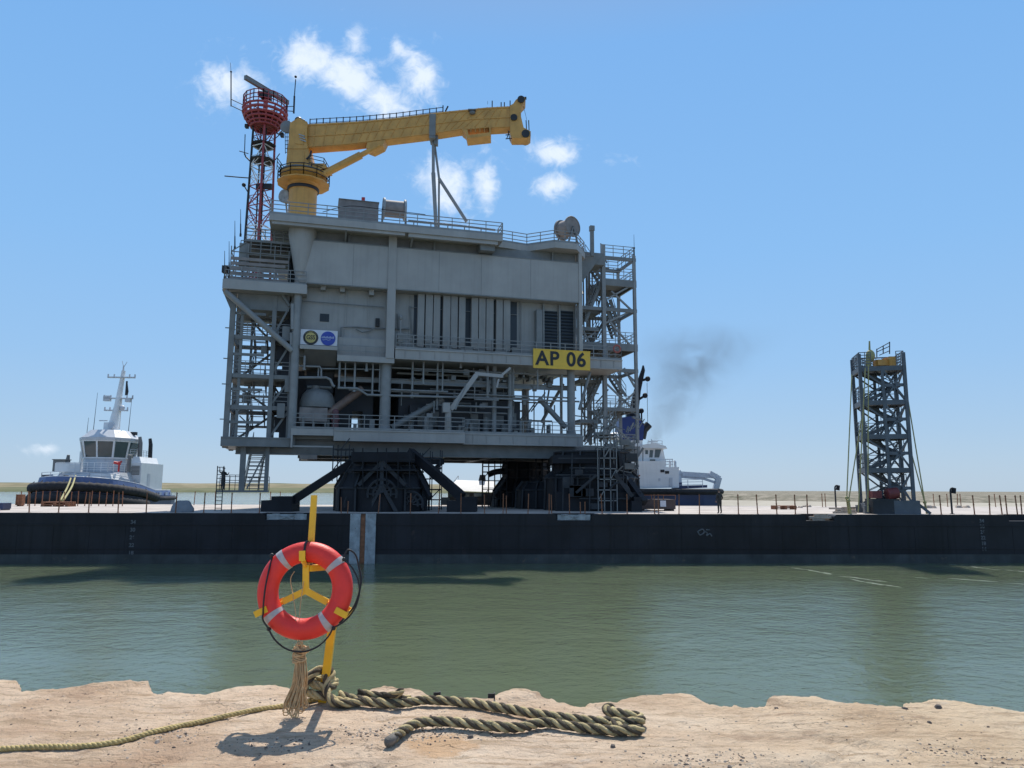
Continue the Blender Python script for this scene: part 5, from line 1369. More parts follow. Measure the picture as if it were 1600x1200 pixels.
for k in range(21):
    px = 484 + k*10.4; f = None
    for i in range(5):
        if top[i][0] <= px <= top[i+1][0]: f = (px-top[i][0])/(top[i+1][0]-top[i][0]); yy_ = top[i][1] + f*(top[i+1][1]-top[i][1])
    a = at(px, yy_, YB-.5); mb.beam(a - V((0,0,.1)), a + V((0,0,.85)), .085)
    if k: mb.beam(pa + V((0,0,.8)), a + V((0,0,.8)), .05); mb.beam(pa + V((0,0,.4)), a + V((0,0,.4)), .04)
    pa = a
for px, py, h in ((692,180,1.0),(769,172,.95),(783,172,.8),(788,172,.8),(797,171,.9)):
    a = at(px,py,YB-.4); mb.beam(a, a + V((0,0,h)), .10)
mb.beam(at(696,174,YB), at(700,166,YB), .12); mb.beam(at(762,163,YB), at(762,158,YB), .03)
part('boom_handrail', mb, DARK2, ck)
mb = MB(); slab(mb, [(797,204),(797,171),(802,168),(806,162),(814,157),(820,158),(821,163),(814,171),(814,188),(818,205),(829,211),(829,218),(825,221),(800,221),(797,216)], -.75, .75); part('boom_head', mb, YELLOW, ck)
mb = MB()
for px, py, r in ((814,162,.35),(821,215,.38),(803,190,.32)): q = at(px,py,YB); mb.cyl(q - V((0,.9,0)), q + V((0,.9,0)), r, r, 16)
part('sheave', mb, DARK2, ck, smooth=True)
mb = MB()
for px in (823, 827): mb.beam(at(px,211,YB-.5), at(px-1,188,YB-.5), .09)
mb.beam(at(818,166,YB), at(823,187,YB), .03); mb.beam(at(792,216,YB-.6), at(796,205,YB-.6), .07); mb.beam(at(797,220,YB-.6), at(794,204,YB-.6), .07); mb.beam(at(817,155,YB), at(817,152,YB), .2); mb.beam(at(821,155,YB), at(821,152,YB), .2)
for y in (207,213): mb.beam(at(790,y+4,YB-.6), at(800,y+3,YB-.6), .07)
part('head_rails', mb, DARK2, ck)
mb = MB(); slab(mb, [(722,208),(728,213),(730,222),(767,218),(767,205),(764,205),(764,213),(733,217),(731,208)], -.8, .8); part('maintenance_basket', mb, YELLOW, ck)
mb = MB()
for k in range(5): slab(mb, [(736+k*7,213),(736.8+k*7,213),(736.8+k*7,206),(736+k*7,206)], -.8, -.72)
slab(mb, [(732,208),(766,205),(766,204),(732,207)], -.8, -.72); part('basket_frame', mb, YELLOW, ck)
mb = MB(); q = at(738,176,YB-.8); mb.ball(q, .3, .2, .2); mb.box(q.x-.4,q.x+.35,q.y-.15,q.y+.15,q.z+.2,q.z+.32); part('winch', mb, BROWNG, ck)
for dy in (-.55, .55):
    mb = MB(); a, b = at(506,272,YC+dy), at(594,227,YC+dy); mb.cyl(a, a.lerp(b,.66), .36, .36, 14); mb.cyl(a.lerp(b,.66), b, .24, .24, 14); mb.ball(a, .42); part('lifting_ram', mb, YELLOW, ck, smooth=True)
mb = MB(); slab(mb, [(496,274),(516,268),(510,262),(488,262)], -.95, .95); slab(mb, [(576,228),(604,224),(600,232),(584,240),(574,236)], -.7, .7); part('ram_lugs', mb, YELLOW, ck)
mb = MB(); q = at(443,306,YC+1.2); mb.cyl(q, q + V((.25,.5,.05)), .66, .66, 20); mb.beam(q + V((.1,.3,0)), q + V((.3,.4,-1.6)), .14); part('round_tank', mb, PALE, ck, smooth=True)

# boom rest
YRST = YC
br = thing('boom_rest', 'slender grey boom rest with one raking leg under the crane boom', 'boom rest', V((at(683,340,YRST).x, YRST, ZR1)))
def ap(px, py, dy=0): return at(px, py, YRST + dy)
mb = MB(); mb.cyl(ap(677,222), ap(677,270), .15, .15, 8); mb.cyl(ap(677,270), V((ap(684,350).x, YRST, ZR1)), .20, .16, 8); part('rest_post', mb, GREYM, br, smooth=True)
mb = MB(); mb.cyl(ap(679,225,.3), ap(686,278,.2), .11, .11, 8); mb.cyl(ap(686,278,.2), V((ap(684,350).x+.1, YRST+.3, ZR1)), .10, .10, 8); part('rest_post', mb, GREYM, br, smooth=True)
mb = MB(); q = ap(686,279); e_ = ap(729,346); mb.cyl(q, V((e_.x, YRST, max(ZR1, e_.z))), .16, .16, 8); part('raking_leg', mb, GREYM, br, smooth=True)
mb = MB(); t = at(677, 200, YRST)
for sg in (-1, 1): mb.box(t.x-.30, t.x+.30, YRST + sg*.72 - .05, YRST + sg*.72 + .05, ap(677,218).z, ap(677,184).z)
mb.box(t.x-.3, t.x+.3, YRST-.77, YRST+.77, ap(677,221).z, ap(677,217.5).z); mb.box(ap(681,220).x-.15, ap(681,220).x+.2, YRST-.3, YRST+.3, ap(681,227).z, ap(681,214).z)
part('saddle', mb, GREYD, br)

# ------------------------------------------------------------------ red and white radar mast
YM = 69.0
def mp_(px, py, Y=YM): return at(px, py, Y)
bot_c, top_c = mp_(406, 395), mp_(413, 200)
zb, zt_ = 22.0, top_c.z
ms_ = thing('radar_mast', 'red and white lattice radar mast with round red lookout basket on top', 'mast', V((bot_c.x, YM, zb)))
cx_, hb_, ht_ = top_c.x, 1.32, 1.02
def leg(k, z):
    f = (z-zb)/(zt_-zb); h = hb_ + (ht_-hb_)*f; a = R(45*0 + 20 + 90*k)
    return V((cx_ + .0 + math.cos(a)*h, YM + math.sin(a)*h, z))
for k in range(4):
    mb = MB(); mb.cyl(leg(k, zb), leg(k, zt_), .13, .11, 8)
    part('mast_leg', mb, REDP if k != 2 else DARK2, ms_, smooth=True)
nb = 9; bays = []
for i in range(nb):
    z0, z1 = zb + (zt_-zb)*i/nb, zb + (zt_-zb)*(i+1)/nb
    mb = MB()
    for k in range(4):
        a0, b0, a1, b1 = leg(k,z0), leg((k+1) % 4,z0), leg(k,z1), leg((k+1) % 4,z1)
        mb.beam(a0, b1, .07) if (i+k) % 2 else mb.beam(b0, a1, .07)
        mb.beam(a1, b1, .08); mb.beam(a0.lerp(a1,.5), b0.lerp(b1,.5), .05)
        mb.beam(a0, b0.lerp(b1,.5), .045)
    part('lattice_bay', mb, [REDP, WHITE][(i//2) % 2] if i not in (4,) else REDP, ms_)
mb = MB()
for k in range(3): mb.cyl(V((cx_-.3+k*.25, YM, zb)), V((cx_-.3+k*.25, YM, zt_)), .075, .075, 6)
mb.cyl(V((cx_+.1, YM-.4, zb)), V((cx_+.1, YM-.4, zt_)), .05, .05, 6); part('cable_riser', mb, DARK2, ms_)
mb = MB(); rad = lambda y: mp_(414, y).z
for y, r_, w_ in ((200,1.30,.10),(196,1.50,.10),(191,1.72,.12),(186,1.92,.14),(180,2.05,.16),(174,2.1,.12)):
    mb.tube([V((cx_ + math.cos(t)*r_, YM + math.sin(t)*r_, rad(y))) for t in [2*math.pi*k/16 for k in range(16)]], w_, 6, closed=True)
mb.lathe((cx_, YM, 0), [(.9, rad(186)), (1.95, rad(186)), (1.95, rad(184.6)), (.9, rad(184.6))], 16); mb.lathe((cx_, YM, 0), [(.8, rad(198)), (1.3, rad(198)), (1.3, rad(197)), (.8, rad(197))], 16)
part('lookout_basket', mb, REDP, ms_)
mb = MB(); rr = [V((cx_ + math.cos(t)*2.1, YM + math.sin(t)*2.1, rad(174))) for t in [2*math.pi*k/14 for k in range(15)]]
rail(mb, rr, 1.25, .5, .07, mids=(.33,.66)); part('basket_rail', mb, REDP, ms_)
mb = MB()
for k in range(16):
    t = 2*math.pi*k/16; mb.beam(V((cx_ + math.cos(t)*1.28, YM + math.sin(t)*1.28, rad(200))), V((cx_ + math.cos(t)*1.92, YM + math.sin(t)*1.92, rad(186))), .16, .10); mb.beam(V((cx_ + math.cos(t)*1.92, YM + math.sin(t)*1.92, rad(186))), V((cx_ + math.cos(t)*2.1, YM + math.sin(t)*2.1, rad(174))), .12)
part('basket_struts', mb, REDP, ms_)
mb = MB(); mb.cyl(V((cx_,YM,rad(189))), V((cx_,YM,rad(150))), .26, .22, 10); part('radar_pedestal', mb, REDP, ms_, smooth=True)
zr = mp_(416, 144).z
rd = part('radar_gearbox', (lambda m: (m.box(cx_-.45, cx_+.45, YM-.45, YM+.45, zr-.75, zr-.15), m.box(cx_-.75, cx_-.46, YM-.3, YM+.3, zr-.45, zr-.05), m)[-1])(MB()), DARK2, ms_)
Yl, Yr = YM - 2.4, YM + 2.4
a, b = at(383, 119, Yl), at(450, 163, Yr)
zz = (a.z + b.z)/2; mb = MB(); mb.beam(V((a.x,Yl,zz)), V((b.x,Yr,zz)), .30, .40); mb.beam(V((a.x,Yl,zz+.21)), V((b.x,Yr,zz+.21)), .36, .03); mb.cyl(V((cx_,YM,zr-.16)), V((cx_,YM,zz)), .14, .14, 10)
part('radar_scanner', mb, GREYD, ms_)
mb = MB()
for pts, r in (([(380,174),(361,165),(361,150)],.045),([(380,164),(361,155)],.04),([(361,166),(361,112)],.06),([(361,112),(360,98)],.02),([(446,173),(459,174)],.045),([(447,167),(459,166)],.04),([(459,177),(460,150)],.09),([(460,150),(462,124)],.05),([(388,278),(374,277),(351,275)],.06),([(393,254),(384,245),(382,240)],.07),([(382,242),(383,210)],.045),([(374,236),(388,240)],.045),([(388,301),(380,288)],.06),([(432,208),(441,212)],.06),([(428,218),(440,208)],.05),([(430,250),(437,240)],.05),([(449,206),(452,186)],.02)):
    mb.tube([mp_(*q) for q in pts], r, 6)
mb.ball(mp_(462,120), .13); mb.ball(mp_(361,112), .10); mb.box(cx_-1.9,cx_-1.6,YM-.2,YM+.2,rad(200),rad(195)); mb.ball(mp_(381,289),.2); mb.box(mp_(441,210).x-.15,mp_(441,210).x+.15,YM-.2,YM+.2,rad(214),rad(208))
part('aerial_arms', mb, DARK2, ms_)
q = mp_(448, 198, YM-1.2); mb = MB(); mb.lathe((0,0,0), [(.64,0),(.62,.05),(.3,.16),(.05,.2)], 24)
mb.M = None; M_ = Matrix.Translation(q) @ Matrix.Rotation(R(90), 4, 'X'); mb.v = [M_ @ p for p in mb.v]; mb.beam(q + V((-.1,.1,0)), q + V((-1.2,1.2,-.2)), .09)
part('dish_aerial', mb, GREYD, ms_, smooth=True)
mb = MB()
for y in (300, 252, 228): z = rad(y); mb.box(cx_-.2, cx_+1.3, YM-.9, YM-.6, z, z+.5) if y == 300 else mb.lathe((cx_,YM,z), [(.5,0),(1.25,0),(1.25,.06),(.5,.06)], 8)
part('mast_fittings', mb, DARK2, ms_)

# ------------------------------------------------------------------ dark supports under the platform
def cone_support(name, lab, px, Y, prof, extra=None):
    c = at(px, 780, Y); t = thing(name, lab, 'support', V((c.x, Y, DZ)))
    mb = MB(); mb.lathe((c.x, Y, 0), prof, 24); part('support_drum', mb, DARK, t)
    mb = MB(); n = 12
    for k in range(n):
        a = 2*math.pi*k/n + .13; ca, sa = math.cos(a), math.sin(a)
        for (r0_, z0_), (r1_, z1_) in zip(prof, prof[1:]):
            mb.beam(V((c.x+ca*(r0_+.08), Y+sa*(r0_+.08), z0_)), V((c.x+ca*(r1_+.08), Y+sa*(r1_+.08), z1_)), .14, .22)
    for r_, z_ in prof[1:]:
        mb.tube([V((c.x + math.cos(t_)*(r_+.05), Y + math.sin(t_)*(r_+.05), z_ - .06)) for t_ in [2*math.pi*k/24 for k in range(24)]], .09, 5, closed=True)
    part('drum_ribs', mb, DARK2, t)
    return t, c
t1, c1 = cone_support('support_leg', 'broad dark conical support leg under the left front of the platform', 597, 60, [(3.65,DZ+.02),(3.65,5.3),(3.0,6.5),(2.6,7.1),(2.4,7.9)])
mb = MB()
for cxp, rr_, py in ((558,.95,788),(641,.95,788),(597,1.1,772)):
    q = at(cxp, py, 56.3 if cxp == 597 else 57.2)
    for f in (1, .62): mb.tube([q + V((math.cos(t)*rr_*f, 0, math.sin(t)*rr_*f)) for t in [math.pi*k/12 for k in range(-1,14)]], .10, 5)
    for k in range(7): a = math.pi*k/6; mb.beam(q + V((math.cos(a)*rr_*.2,0,math.sin(a)*rr_*.2)), q + V((math.cos(a)*rr_,0,math.sin(a)*rr_)), .10)
for x0, y0, x1, y1 in ((597,722,560,758),(597,722,634,758),(597,722,597,770),(575,800,597,760),(619,800,597,760)):
    mb.beam(at(x0,y0,56.6), at(x1,y1,56.3), .28)
part('gusset_frames', mb, DARK2, t1)
mb = MB()
for x in (552,567,590,604,622,640): mb.beam(at(x,762,56.2), at(x,700,56.2), .07)
for y in (735,718): mb.beam(at(545,y,56.2), at(648,y,56.2), .09)
mb.box(at(545,738,57).x, at(648,738,57).x, 56.4, 63, at(600,736,57).z, at(600,733,57).z); mb.box(at(548,738,57).x, at(642,738,57).x, 57, 63, at(600,722,57).z, 8.0)
part('top_grillage', mb, DARK, t1)
def foot_brace(t, a, b, fa, fb, fy, w_=.62):
    mb = MB(); mb.beam(a, b, w_, w_*.95); part('raking_brace', mb, DARK, t)
    mb = MB(); mb.box(fa, fb, fy-1.1, fy+1.1, DZ+.008, DZ+.85); mb.box(fa+(fb-fa)*.3, fb, fy-.9, fy+.9, DZ+.851, DZ+1.15); part('brace_foot', mb, DARK, t)
foot_brace(t1, at(560,716,59), at(456,783,57), at(415,790,57).x, at(462,790,57).x, 57)
foot_brace(t1, at(640,706,60), at(722,776,58), at(700,785,58).x, at(745,785,58).x, 58, .70)
mb = MB(); mb.beam(at(655,745,59), at(672,778,57.5), .35); mb.beam(at(655,722,60), at(690,722,63), .5, .4); mb.beam(at(672,738,61), at(692,722,63), .25); mb.beam(at(535,735,60), at(560,722,60), .4); part('side_strut', mb, DARK, t1)
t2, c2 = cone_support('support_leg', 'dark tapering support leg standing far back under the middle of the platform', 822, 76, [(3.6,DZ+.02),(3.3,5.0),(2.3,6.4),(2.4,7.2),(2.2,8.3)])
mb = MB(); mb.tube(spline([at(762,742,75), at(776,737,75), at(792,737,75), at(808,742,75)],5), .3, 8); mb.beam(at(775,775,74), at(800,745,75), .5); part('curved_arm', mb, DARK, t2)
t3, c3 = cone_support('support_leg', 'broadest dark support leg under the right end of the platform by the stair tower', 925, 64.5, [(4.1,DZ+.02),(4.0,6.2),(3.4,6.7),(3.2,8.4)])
foot_brace(t3, at(962,726,63), at(1006,786,60), at(985,800,60).x, at(1001,800,60).x, 60.4, .58)
mb = MB()
for y, xa, xb in ((716,872,960),(731,890,948),(742,868,985),(779,905,985)): mb.beam(at(xa,y,60.1), at(xb,y,60.1), .09)
for x, ya, yb in ((879,800,760),(893,758,708),(921,800,741),(936,750,705),(958,798,770),(974,760,712)): mb.beam(at(x,ya,60.0), at(x+1,yb,60.0), .09)
for k in range(9):
    a_ = at(random.uniform(870,985), random.uniform(712,795), 60.2); mb.box(a_.x-.3,a_.x+random.uniform(.1,.9),a_.y-.1,a_.y+.3,a_.z-.3,a_.z+random.uniform(.1,.6))
mb.beam(at(900,770,60), at(932,742,60), .2); mb.beam(at(960,740,60), at(988,776,60), .3); mb.tube([at(968,770,60) + V((math.cos(t)*.8,0,math.sin(t)*.8)) for t in [math.pi*k/8 for k in range(-2,8)]], .12, 5)
part('gusset_frames', mb, DARK2, t3)
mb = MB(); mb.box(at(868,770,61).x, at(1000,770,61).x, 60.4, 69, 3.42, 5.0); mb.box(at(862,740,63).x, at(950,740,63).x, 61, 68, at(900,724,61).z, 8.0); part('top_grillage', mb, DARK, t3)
t4, c4 = cone_support('support_leg', 'dark low support cradle between the middle and right support legs', 855, 69, [(2.9,DZ+.02),(2.8,5.2),(2.2,5.9)])

# scaffolds round the supports
for (x0, x1, Y, y0, y1, nx, lab) in ((519,546,59,752,700,2,'small tube scaffold hanging left of the left support leg'),(655,688,61,800,708,2,'tube scaffold standing right of the left support leg'),(753,792,72,800,708,4,'open tube scaffold left of the middle support leg'),(838,868,70,772,706,3,'tube scaffold between the middle and right support legs'),(935,962,60,800,640,3,'tall tube scaffold under the right stair tower'),(966,996,64,795,690,3,'tube scaffold at the right foot of the stair tower')):
    a, b = at(x0,y0,Y), at(x1,y1,Y); mb = MB()
    scaffold(mb, V((a.x,Y,0)), (1,0,0), (0,1,0), nx, 1, (b.x-a.x)/nx, 1.6, max(a.z, DZ+.01), b.z, .85, .075)
    for k in range(2): z = max(a.z,DZ) + (b.z-max(a.z,DZ))*(.35+.4*k); mb.box(a.x, b.x, Y+.1, Y+1.5, z, z+.06)
    solo('tube_scaffold', mb, DARK2 if x0 < 930 else GREYD, V((a.x,Y,max(a.z,DZ))), lab, 'scaffold')
mb = MB()
for k in range(60):
    x, y = random.uniform(930,1000), random.uniform(640,770); q = at(x,y,random.uniform(61,66)); mb.beam(q, q + V((random.uniform(-1.2,1.2), random.uniform(-.5,.5), random.uniform(-.9,.9))), random.choice([.06,.09,.16]))
for k in range(16):
    x, y = random.uniform(935,985), random.uniform(680,765); q = at(x,y,random.uniform(62,66)); mb.box(q.x-.4,q.x+.4,q.y-.3,q.y+.3,q.z-.2,q.z+.3)
pmf = thing('pipe_manifold', 'tangle of grey pipes and fittings at the foot of the right stair tower', 'pipework', at(965,770,63)); part('pipe_tangle', mb, GREYD, pmf)
# ------------------------------------------------------------------ left tug, bow towards the barge
TX, TY = -52.0, 96.0
tg = thing('tugboat', 'white tug with black bow fender and tall white mast behind the barge at left', 'tug', V((TX,TY,0)))
TG = Matrix.Translation(V((TX,TY,0))) @ Matrix.Rotation(R(4), 4, 'Z') @ Matrix.Diagonal((.90,1,1,1))
def TM(): return MB(TG)
# hull sections: y along the ship (bow at -y)
secs = [(-11.6,.5),(-11.2,2.3),(-10,4.1),(-8,5.3),(-4,5.9),(2,6.0),(8,5.7),(11.5,4.8),(12.2,3.6)]
def shz(y): return 4.95 + max(0,(-y-2))*.085 - (.75 if y > 3 else .75*max(0,(y+2)/5))
mb = TM(); vs = []
for y, h in secs:
    z = shz(y)
    for x, zz in ((-h*.86,-.6),(-h,1.6),(-h,z),(h,z),(h,1.6),(h*.86,-.6)): vs.append((x,y,zz))
mb.add(vs, [(i*6+k, i*6+(k+1) % 6, i*6+6+(k+1) % 6, i*6+6+k) for i in range(len(secs)-1) for k in range(6)] + [tuple(range(6)), tuple(range((len(secs)-1)*6, len(secs)*6))])
part('hull', mb, NAVY, tg)
def ribbon(y0, y1, z0f, z1f, off, n=26):
    pts = []
    ys_ = [s[0] for s in secs]; hs = [s[1] for s in secs]
    def hw(y):
        for (a, h0), (b, h1) in zip(secs, secs[1:]):
            if a <= y <= b: return h0 + (h1-h0)*(y-a)/(b-a)
        return hs[-1]
    L_ = []
    for i in range(n+1): y = -11.6 + (y1+11.6)*(i/n)**1.5; L_.append((y, hw(y)))
    return [(-h, y) for y, h in reversed(L_)] + [(h, y) for y, h in L_]
line = ribbon(0, 12, 0, 0, 0)
fl_ = resample([V((x*1.02, y*1.01, shz(y)-.40)) for x, y in line if y < 3], .28)
mb = TM(); mb.tube(fl_, [.50 + (.05 if i % 3 else -.02) for i in range(len(fl_))], 12); part('bow_fender', mb, RUBBER, tg, smooth=True)
mb = TM(); mb.tube([V((x*1.02, y*1.01, shz(y)-1.75)) for x, y in line if y < -1], .7, 10); mb.tube([V((x*1.02, y*1.01, shz(y)-.35)) for x, y in line if y >= 2.6], .25, 8); part('lower_fender', mb, RUBBER, tg, smooth=True)
mb = TM(); vs = []; pl = line
for x, y in pl:
    k = .94; z = shz(y); vs += [(x*k, y*.97, z-.02), (x*(k-.03), y*.955, z+.72), (x*(k-.05), y*.945, z+.72), (x*(k-.03), y*.955, z-.02)]
mb.add(vs, [(i*4+k, i*4+(k+1) % 4, i*4+4+(k+1) % 4, i*4+4+k) for i in range(len(pl)-1) for k in range(4)]); part('bulwark', mb, TUGBLUE, tg)
mb = TM(); mb.tube([V((x*.905, y*.95, shz(y)+.74)) for x, y in pl], .06, 6)
for i, (x, y) in enumerate(pl):
    if y > 4 and i % 2: mb.box(x*.95-.08, x*.95+.08, y*.96-.35, y*.96+.35, shz(y)+.02, shz(y)+.45)
part('bulwark_cap', mb, TUGGREY, tg)
# fore deck, house, wheelhouse
mb = TM(); mb.box(-4.6, 4.4, -5.6, 6.5, 4.5, 6.3); mb.ext([(-4.2,-5.5,6.301),(4.2,-5.5,6.301),(3.9,-4.6,7.1),(-3.9,-4.6,7.1)], (0,10,0)); part('deck_house', mb, TUGGREY, tg)
mb = TM(); mb.ext([(1.0,-7.4,5.3),(4.3,-7.4,5.3),(4.3,-7.4,6.1),(3.9,-7.2,6.9),(1.3,-7.2,6.9),(1.0,-7.4,6.1)], (0,5,0)); mb.box(2.1,3.2,-7.46,-7.41,5.5,6.6); mb.ext([(-5.3,-6.6,5.3),(-1.0,-6.6,5.3),(-1.0,-6.6,6.4),(-4.9,-6.6,6.5)], (0,3,0)); part('fore_lockers', mb, WHITE, tg)
mb = TM(); mb.cyl((-3.4,-8.6,5.75),(-1.2,-8.6,5.75),.85,.85,18); mb.box(-3.6,-3.41,-9.3,-7.9,5.1,6.7); mb.box(-1.19,-1.0,-9.3,-7.9,5.1,6.7); part('towing_winch', mb, DARK2, tg, smooth=True)
mb = TM(); mb.box(3.4, 5.2, -1.5, 5.5, 5.0, 8.4); mb.ext([(3.5,-1.4,8.401),(5.1,-1.4,8.401),(4.6,-1.0,9.2),(3.8,-1.0,9.2)], (0,5.5,0)); part('funnel_casing', mb, WHITE, tg)
mb = TM()
for k in range(7): mb.box(3.55, 5.0, -1.56, -1.501, 6.9 + k*.17, 7.0 + k*.17)
part('air_grille', mb, GREYD, tg)
mb = TM(); mb.box(3.38, 3.399, .2, 1.0, 6.4, 8.0); mb.box(5.201, 5.23, .6, 1.4, 5.3, 7.1); part('casing_door', mb, TUGGREY, tg)
mb = TM(); rail(mb, [(3.5,-1.4,9.2),(3.9,-1.0,9.2),(3.9,4.4,9.2)], .9, .9, .05); part('casing_rail', mb, TUGGREY, tg)
mb = TM()
for x in (-3.2,-1.6,0,1.6,3.1): mb.cyl((x,-5.66,5.75),(x,-5.601,5.75),.22,.22,12)
part('porthole', mb, BLACK, tg)
mb = TM()
for i, (x, y) in enumerate(line):
    if i % 3 == 0 and y < 3: mb.tube([V((x*.99,y*.985,shz(y)+.3)), V((x*1.08,y*1.035,shz(y)-.15)), V((x*1.10,y*1.045,shz(y)-.75))], .045, 5)
part('fender_chain', mb, DARK2, tg)
mb = TM(); rail(mb, [(x*.90, y*.94, shz(y)+.74) for x, y in line if y < -3.5][::4], .55, 1.4, .05, mids=(.5,)); part('bow_rail', mb, TUGGREY, tg)
mb = TM()
for x, y in ((-2.4,-9.3),(2.2,-9.3),(-.6,-10.2),(.6,-10.2)): mb.cyl((x,y,5.4),(x,y,6.75),.2,.2,10); mb.cyl((x-.4,y,6.4),(x+.4,y,6.4),.1,.1,8)
part('bollard', mb, TUGGREY, tg)
for y in (0, 3.2):
    mb = TM(); mb.tube([V((4.2,y,9.0)), V((4.15,y,11.0)), V((4.0,y,11.8))], [.30,.28,.22], 12); part('exhaust_stack', mb, BLACK if y else GREYD, tg, smooth=True)
mb = TM(); mb.box(-5.2,-3.8,-1.5,4.5,5.0,7.6); mb.tube([V((-4.4,1,7.6)),V((-4.4,1,9.9))], .3, 10); part('funnel_casing', mb, WHITE, tg)
zd = 7.15
oc = [(-2.0,-3.0),(.1,-3.5),(2.2,-3.0),(3.4,-1.2),(3.5,1.5),(2.2,3),(-2.2,3),(-3.4,1.5),(-3.3,-1.2)]
mb = TM(); mb.ext([(x*.86,y*.86-.4,zd) for x, y in oc], (0,0,1.75)); part('wheelhouse_base', mb, TUGGREY, tg)
def loft(mb, poly, s0, z0, s1, z1, dy=-.4):
    n = len(poly); vs = [(x*s0,y*s0+dy,z0) for x,y in poly] + [(x*s1,y*s1+dy,z1) for x,y in poly]
    mb.add(vs, [(i,(i+1) % n,n+(i+1) % n,n+i) for i in range(n)] + [tuple(reversed(range(n))), tuple(range(n,2*n))])
zw0, zw1 = 8.9, 11.15
for i in range(len(oc)):
    (x0,y0), (x1,y1) = oc[i], oc[(i+1) % len(oc)]
    a0, a1 = V((x0*.87,y0*.87-.4,zw0)), V((x1*.87,y1*.87-.4,zw0)); b0, b1 = V((x0*1.0,y0-.4,zw1)), V((x1,y1-.4,zw1))
    def qq(u, v): return a0.lerp(a1,u).lerp(b0.lerp(b1,u), v)
    mb = TM(); nrm = (a1-a0).cross(b0-a0).normalized()*-.03
    mb.ext([qq(.07,.06)-nrm,qq(.93,.06)-nrm,qq(.93,.93)-nrm,qq(.07,.93)-nrm], nrm*.5)
    part('wheelhouse_window', mb, GLASS, tg)
    mb = TM(); mb.beam(qq(0,0), qq(0,1), .20); mb.beam(qq(0,.97), qq(1,.97), .18); mb.beam(qq(0,.02), qq(1,.02), .16); part('window_frame', mb, WHITE, tg)
mb = TM(); loft(mb, oc, .80, zw0-.01, .93, zw1-.1); part('wheelhouse_core', mb, INNER, tg)
mb = TM(); loft(mb, oc, 1.05, zw1, 1.06, zw1+.35); loft(mb, oc, 1.05, zw1+.352, .72, zw1+1.35); part('wheelhouse_roof', mb, TUGGREY, tg)
mb = TM(); rail(mb, [(-4.6,-4.6,7.12),(-1,-5.4,7.12),(2.4,-5.0,7.12),(3.9,-2,7.12),(4.0,2,7.12)], 1.15, .9, .06, mids=(.25,.5,.75)); mb.box(-4.55,-1.2,-5.0,-4.95,7.15,8.2); part('bridge_rail', mb, WHITE, tg)
mb = TM(); mb.box(-5.2,-3.6,-4.4,-3.2,7.2,8.6); mb.box(-5.3,-3.5,-4.5,-3.1,8.6,8.7); part('raft_cradle', mb, GREYD, tg)
mb = TM(); q = V((3.7,-4.7,8.2)); mb.ball(q,.24); mb.cyl(q, q + V((.65,-.8,.2)), .16, .12, 10); mb.cyl(q, q + V((-.6,-.3,.12)), .17, .16, 10); mb.cyl(q - V((0,0,1.0)), q, .12,.12,8); part('fire_monitor', mb, REDM, tg, smooth=True)
# mast
mz = zw1+1.2
mb = TM(); mb.tube([V((-.15,.5,mz)),V((-.1,.6,mz+1.4)),V((.12,.8,mz+3.6)),V((.35,1,mz+6.6)),V((.5,1,mz+8.3))], [.80,.62,.42,.34,.27], 10); mb.box(-1.1,-.3,-.2,.9,mz,mz+1.3); mb.box(.5,.62,.9,1.0,mz+.5,mz+6.5); part('mast_column', mb, WHITE, tg, smooth=True)
mb = TM()
for x, z, w_ in ((.35,mz+7.3,1.9),(.15,mz+4.5,2.0),(-.05,mz+2.9,1.6)):
    mb.box(x-w_,x+w_,.6,1.1,z,z+.14)
    for k in (-1,-.55,.6,1): mb.cyl((x+k*w_,.85,z),(x+k*w_,.85,z+.5),.12,.10,8)
mb.box(-2.0,-.9,.2,.5,mz+1.5,mz+1.62); mb.cyl((.45,1,mz+8.3),(.45,1,mz+9.0),.12,.1,8); mb.beam((.45,1,mz+8.8),(.2,1,mz+9.6),.06); mb.beam((.5,1,mz+8.8),(.9,1,mz+9.5),.06); mb.box(-1.9,-1.0,.6,1.2,mz+4.2,mz+4.9); mb.box(1.2,1.9,.6,1.2,mz+4.1,mz+4.6); mb.ball((.85,.8,mz+3.3),.35)
mb.cyl((.1,-.6,mz+.9),(.1,-.2,mz+.9),.42,.42,14)
part('mast_yards', mb, TUGGREY, tg)
mb = TM(); mb.box(1.0,1.25,.9,.95,mz+5.0,mz+6.9); mb.ext([(1.2,.92,mz+6.8),(1.45,.95,mz+5.5),(1.35,.93,mz+4.9),(1.15,.92,mz+5.2)], (0,.04,0)); part('flag', mb, BLACK, tg)
mb = TM()
for x, y, h in ((-2.6,0,6.0),(2.3,0,5.6),(-4.0,1,2.8)): mb.cyl((x,y,zw1+.4),(x+.15*h/5,y,zw1+.4+h),.05,.02,5)
mb.box(2.6,3.4,0,.5,zw1+.9,zw1+1.3); mb.beam((3.0,.2,zw1),(3.0,.2,zw1+.9),.08); part('tug_aerials', mb, DARK2, tg)
for k, (x, y) in enumerate(((4.5,-3.6),(-4.3,-2.6))):
    mb = TM(); mb.tube([V((x,y,7.2)),V((x,y,8.6)),V((x+.1,y-.1,9.3))], [.28,.26,.18], 10); part('deck_vent', mb, GREYD, tg, smooth=True)
mb = MB()
a = TG @ V((.3,-9.6,6.6)); 
for k in (0, .45): mb.tube(spline([a + V((k,0,0)), (a + bp(96,23.5,4.2))/2 + V((k,0,-.1)), bp(92,22.6,3.9) + V((k*.6,0,0))], 6), .10, 6)
solo('towing_hawser', mb, STRAP, bp(92,22.6,3.9), 'pair of yellow ropes from the white tug bow down to the barge', 'rope', smooth='all')

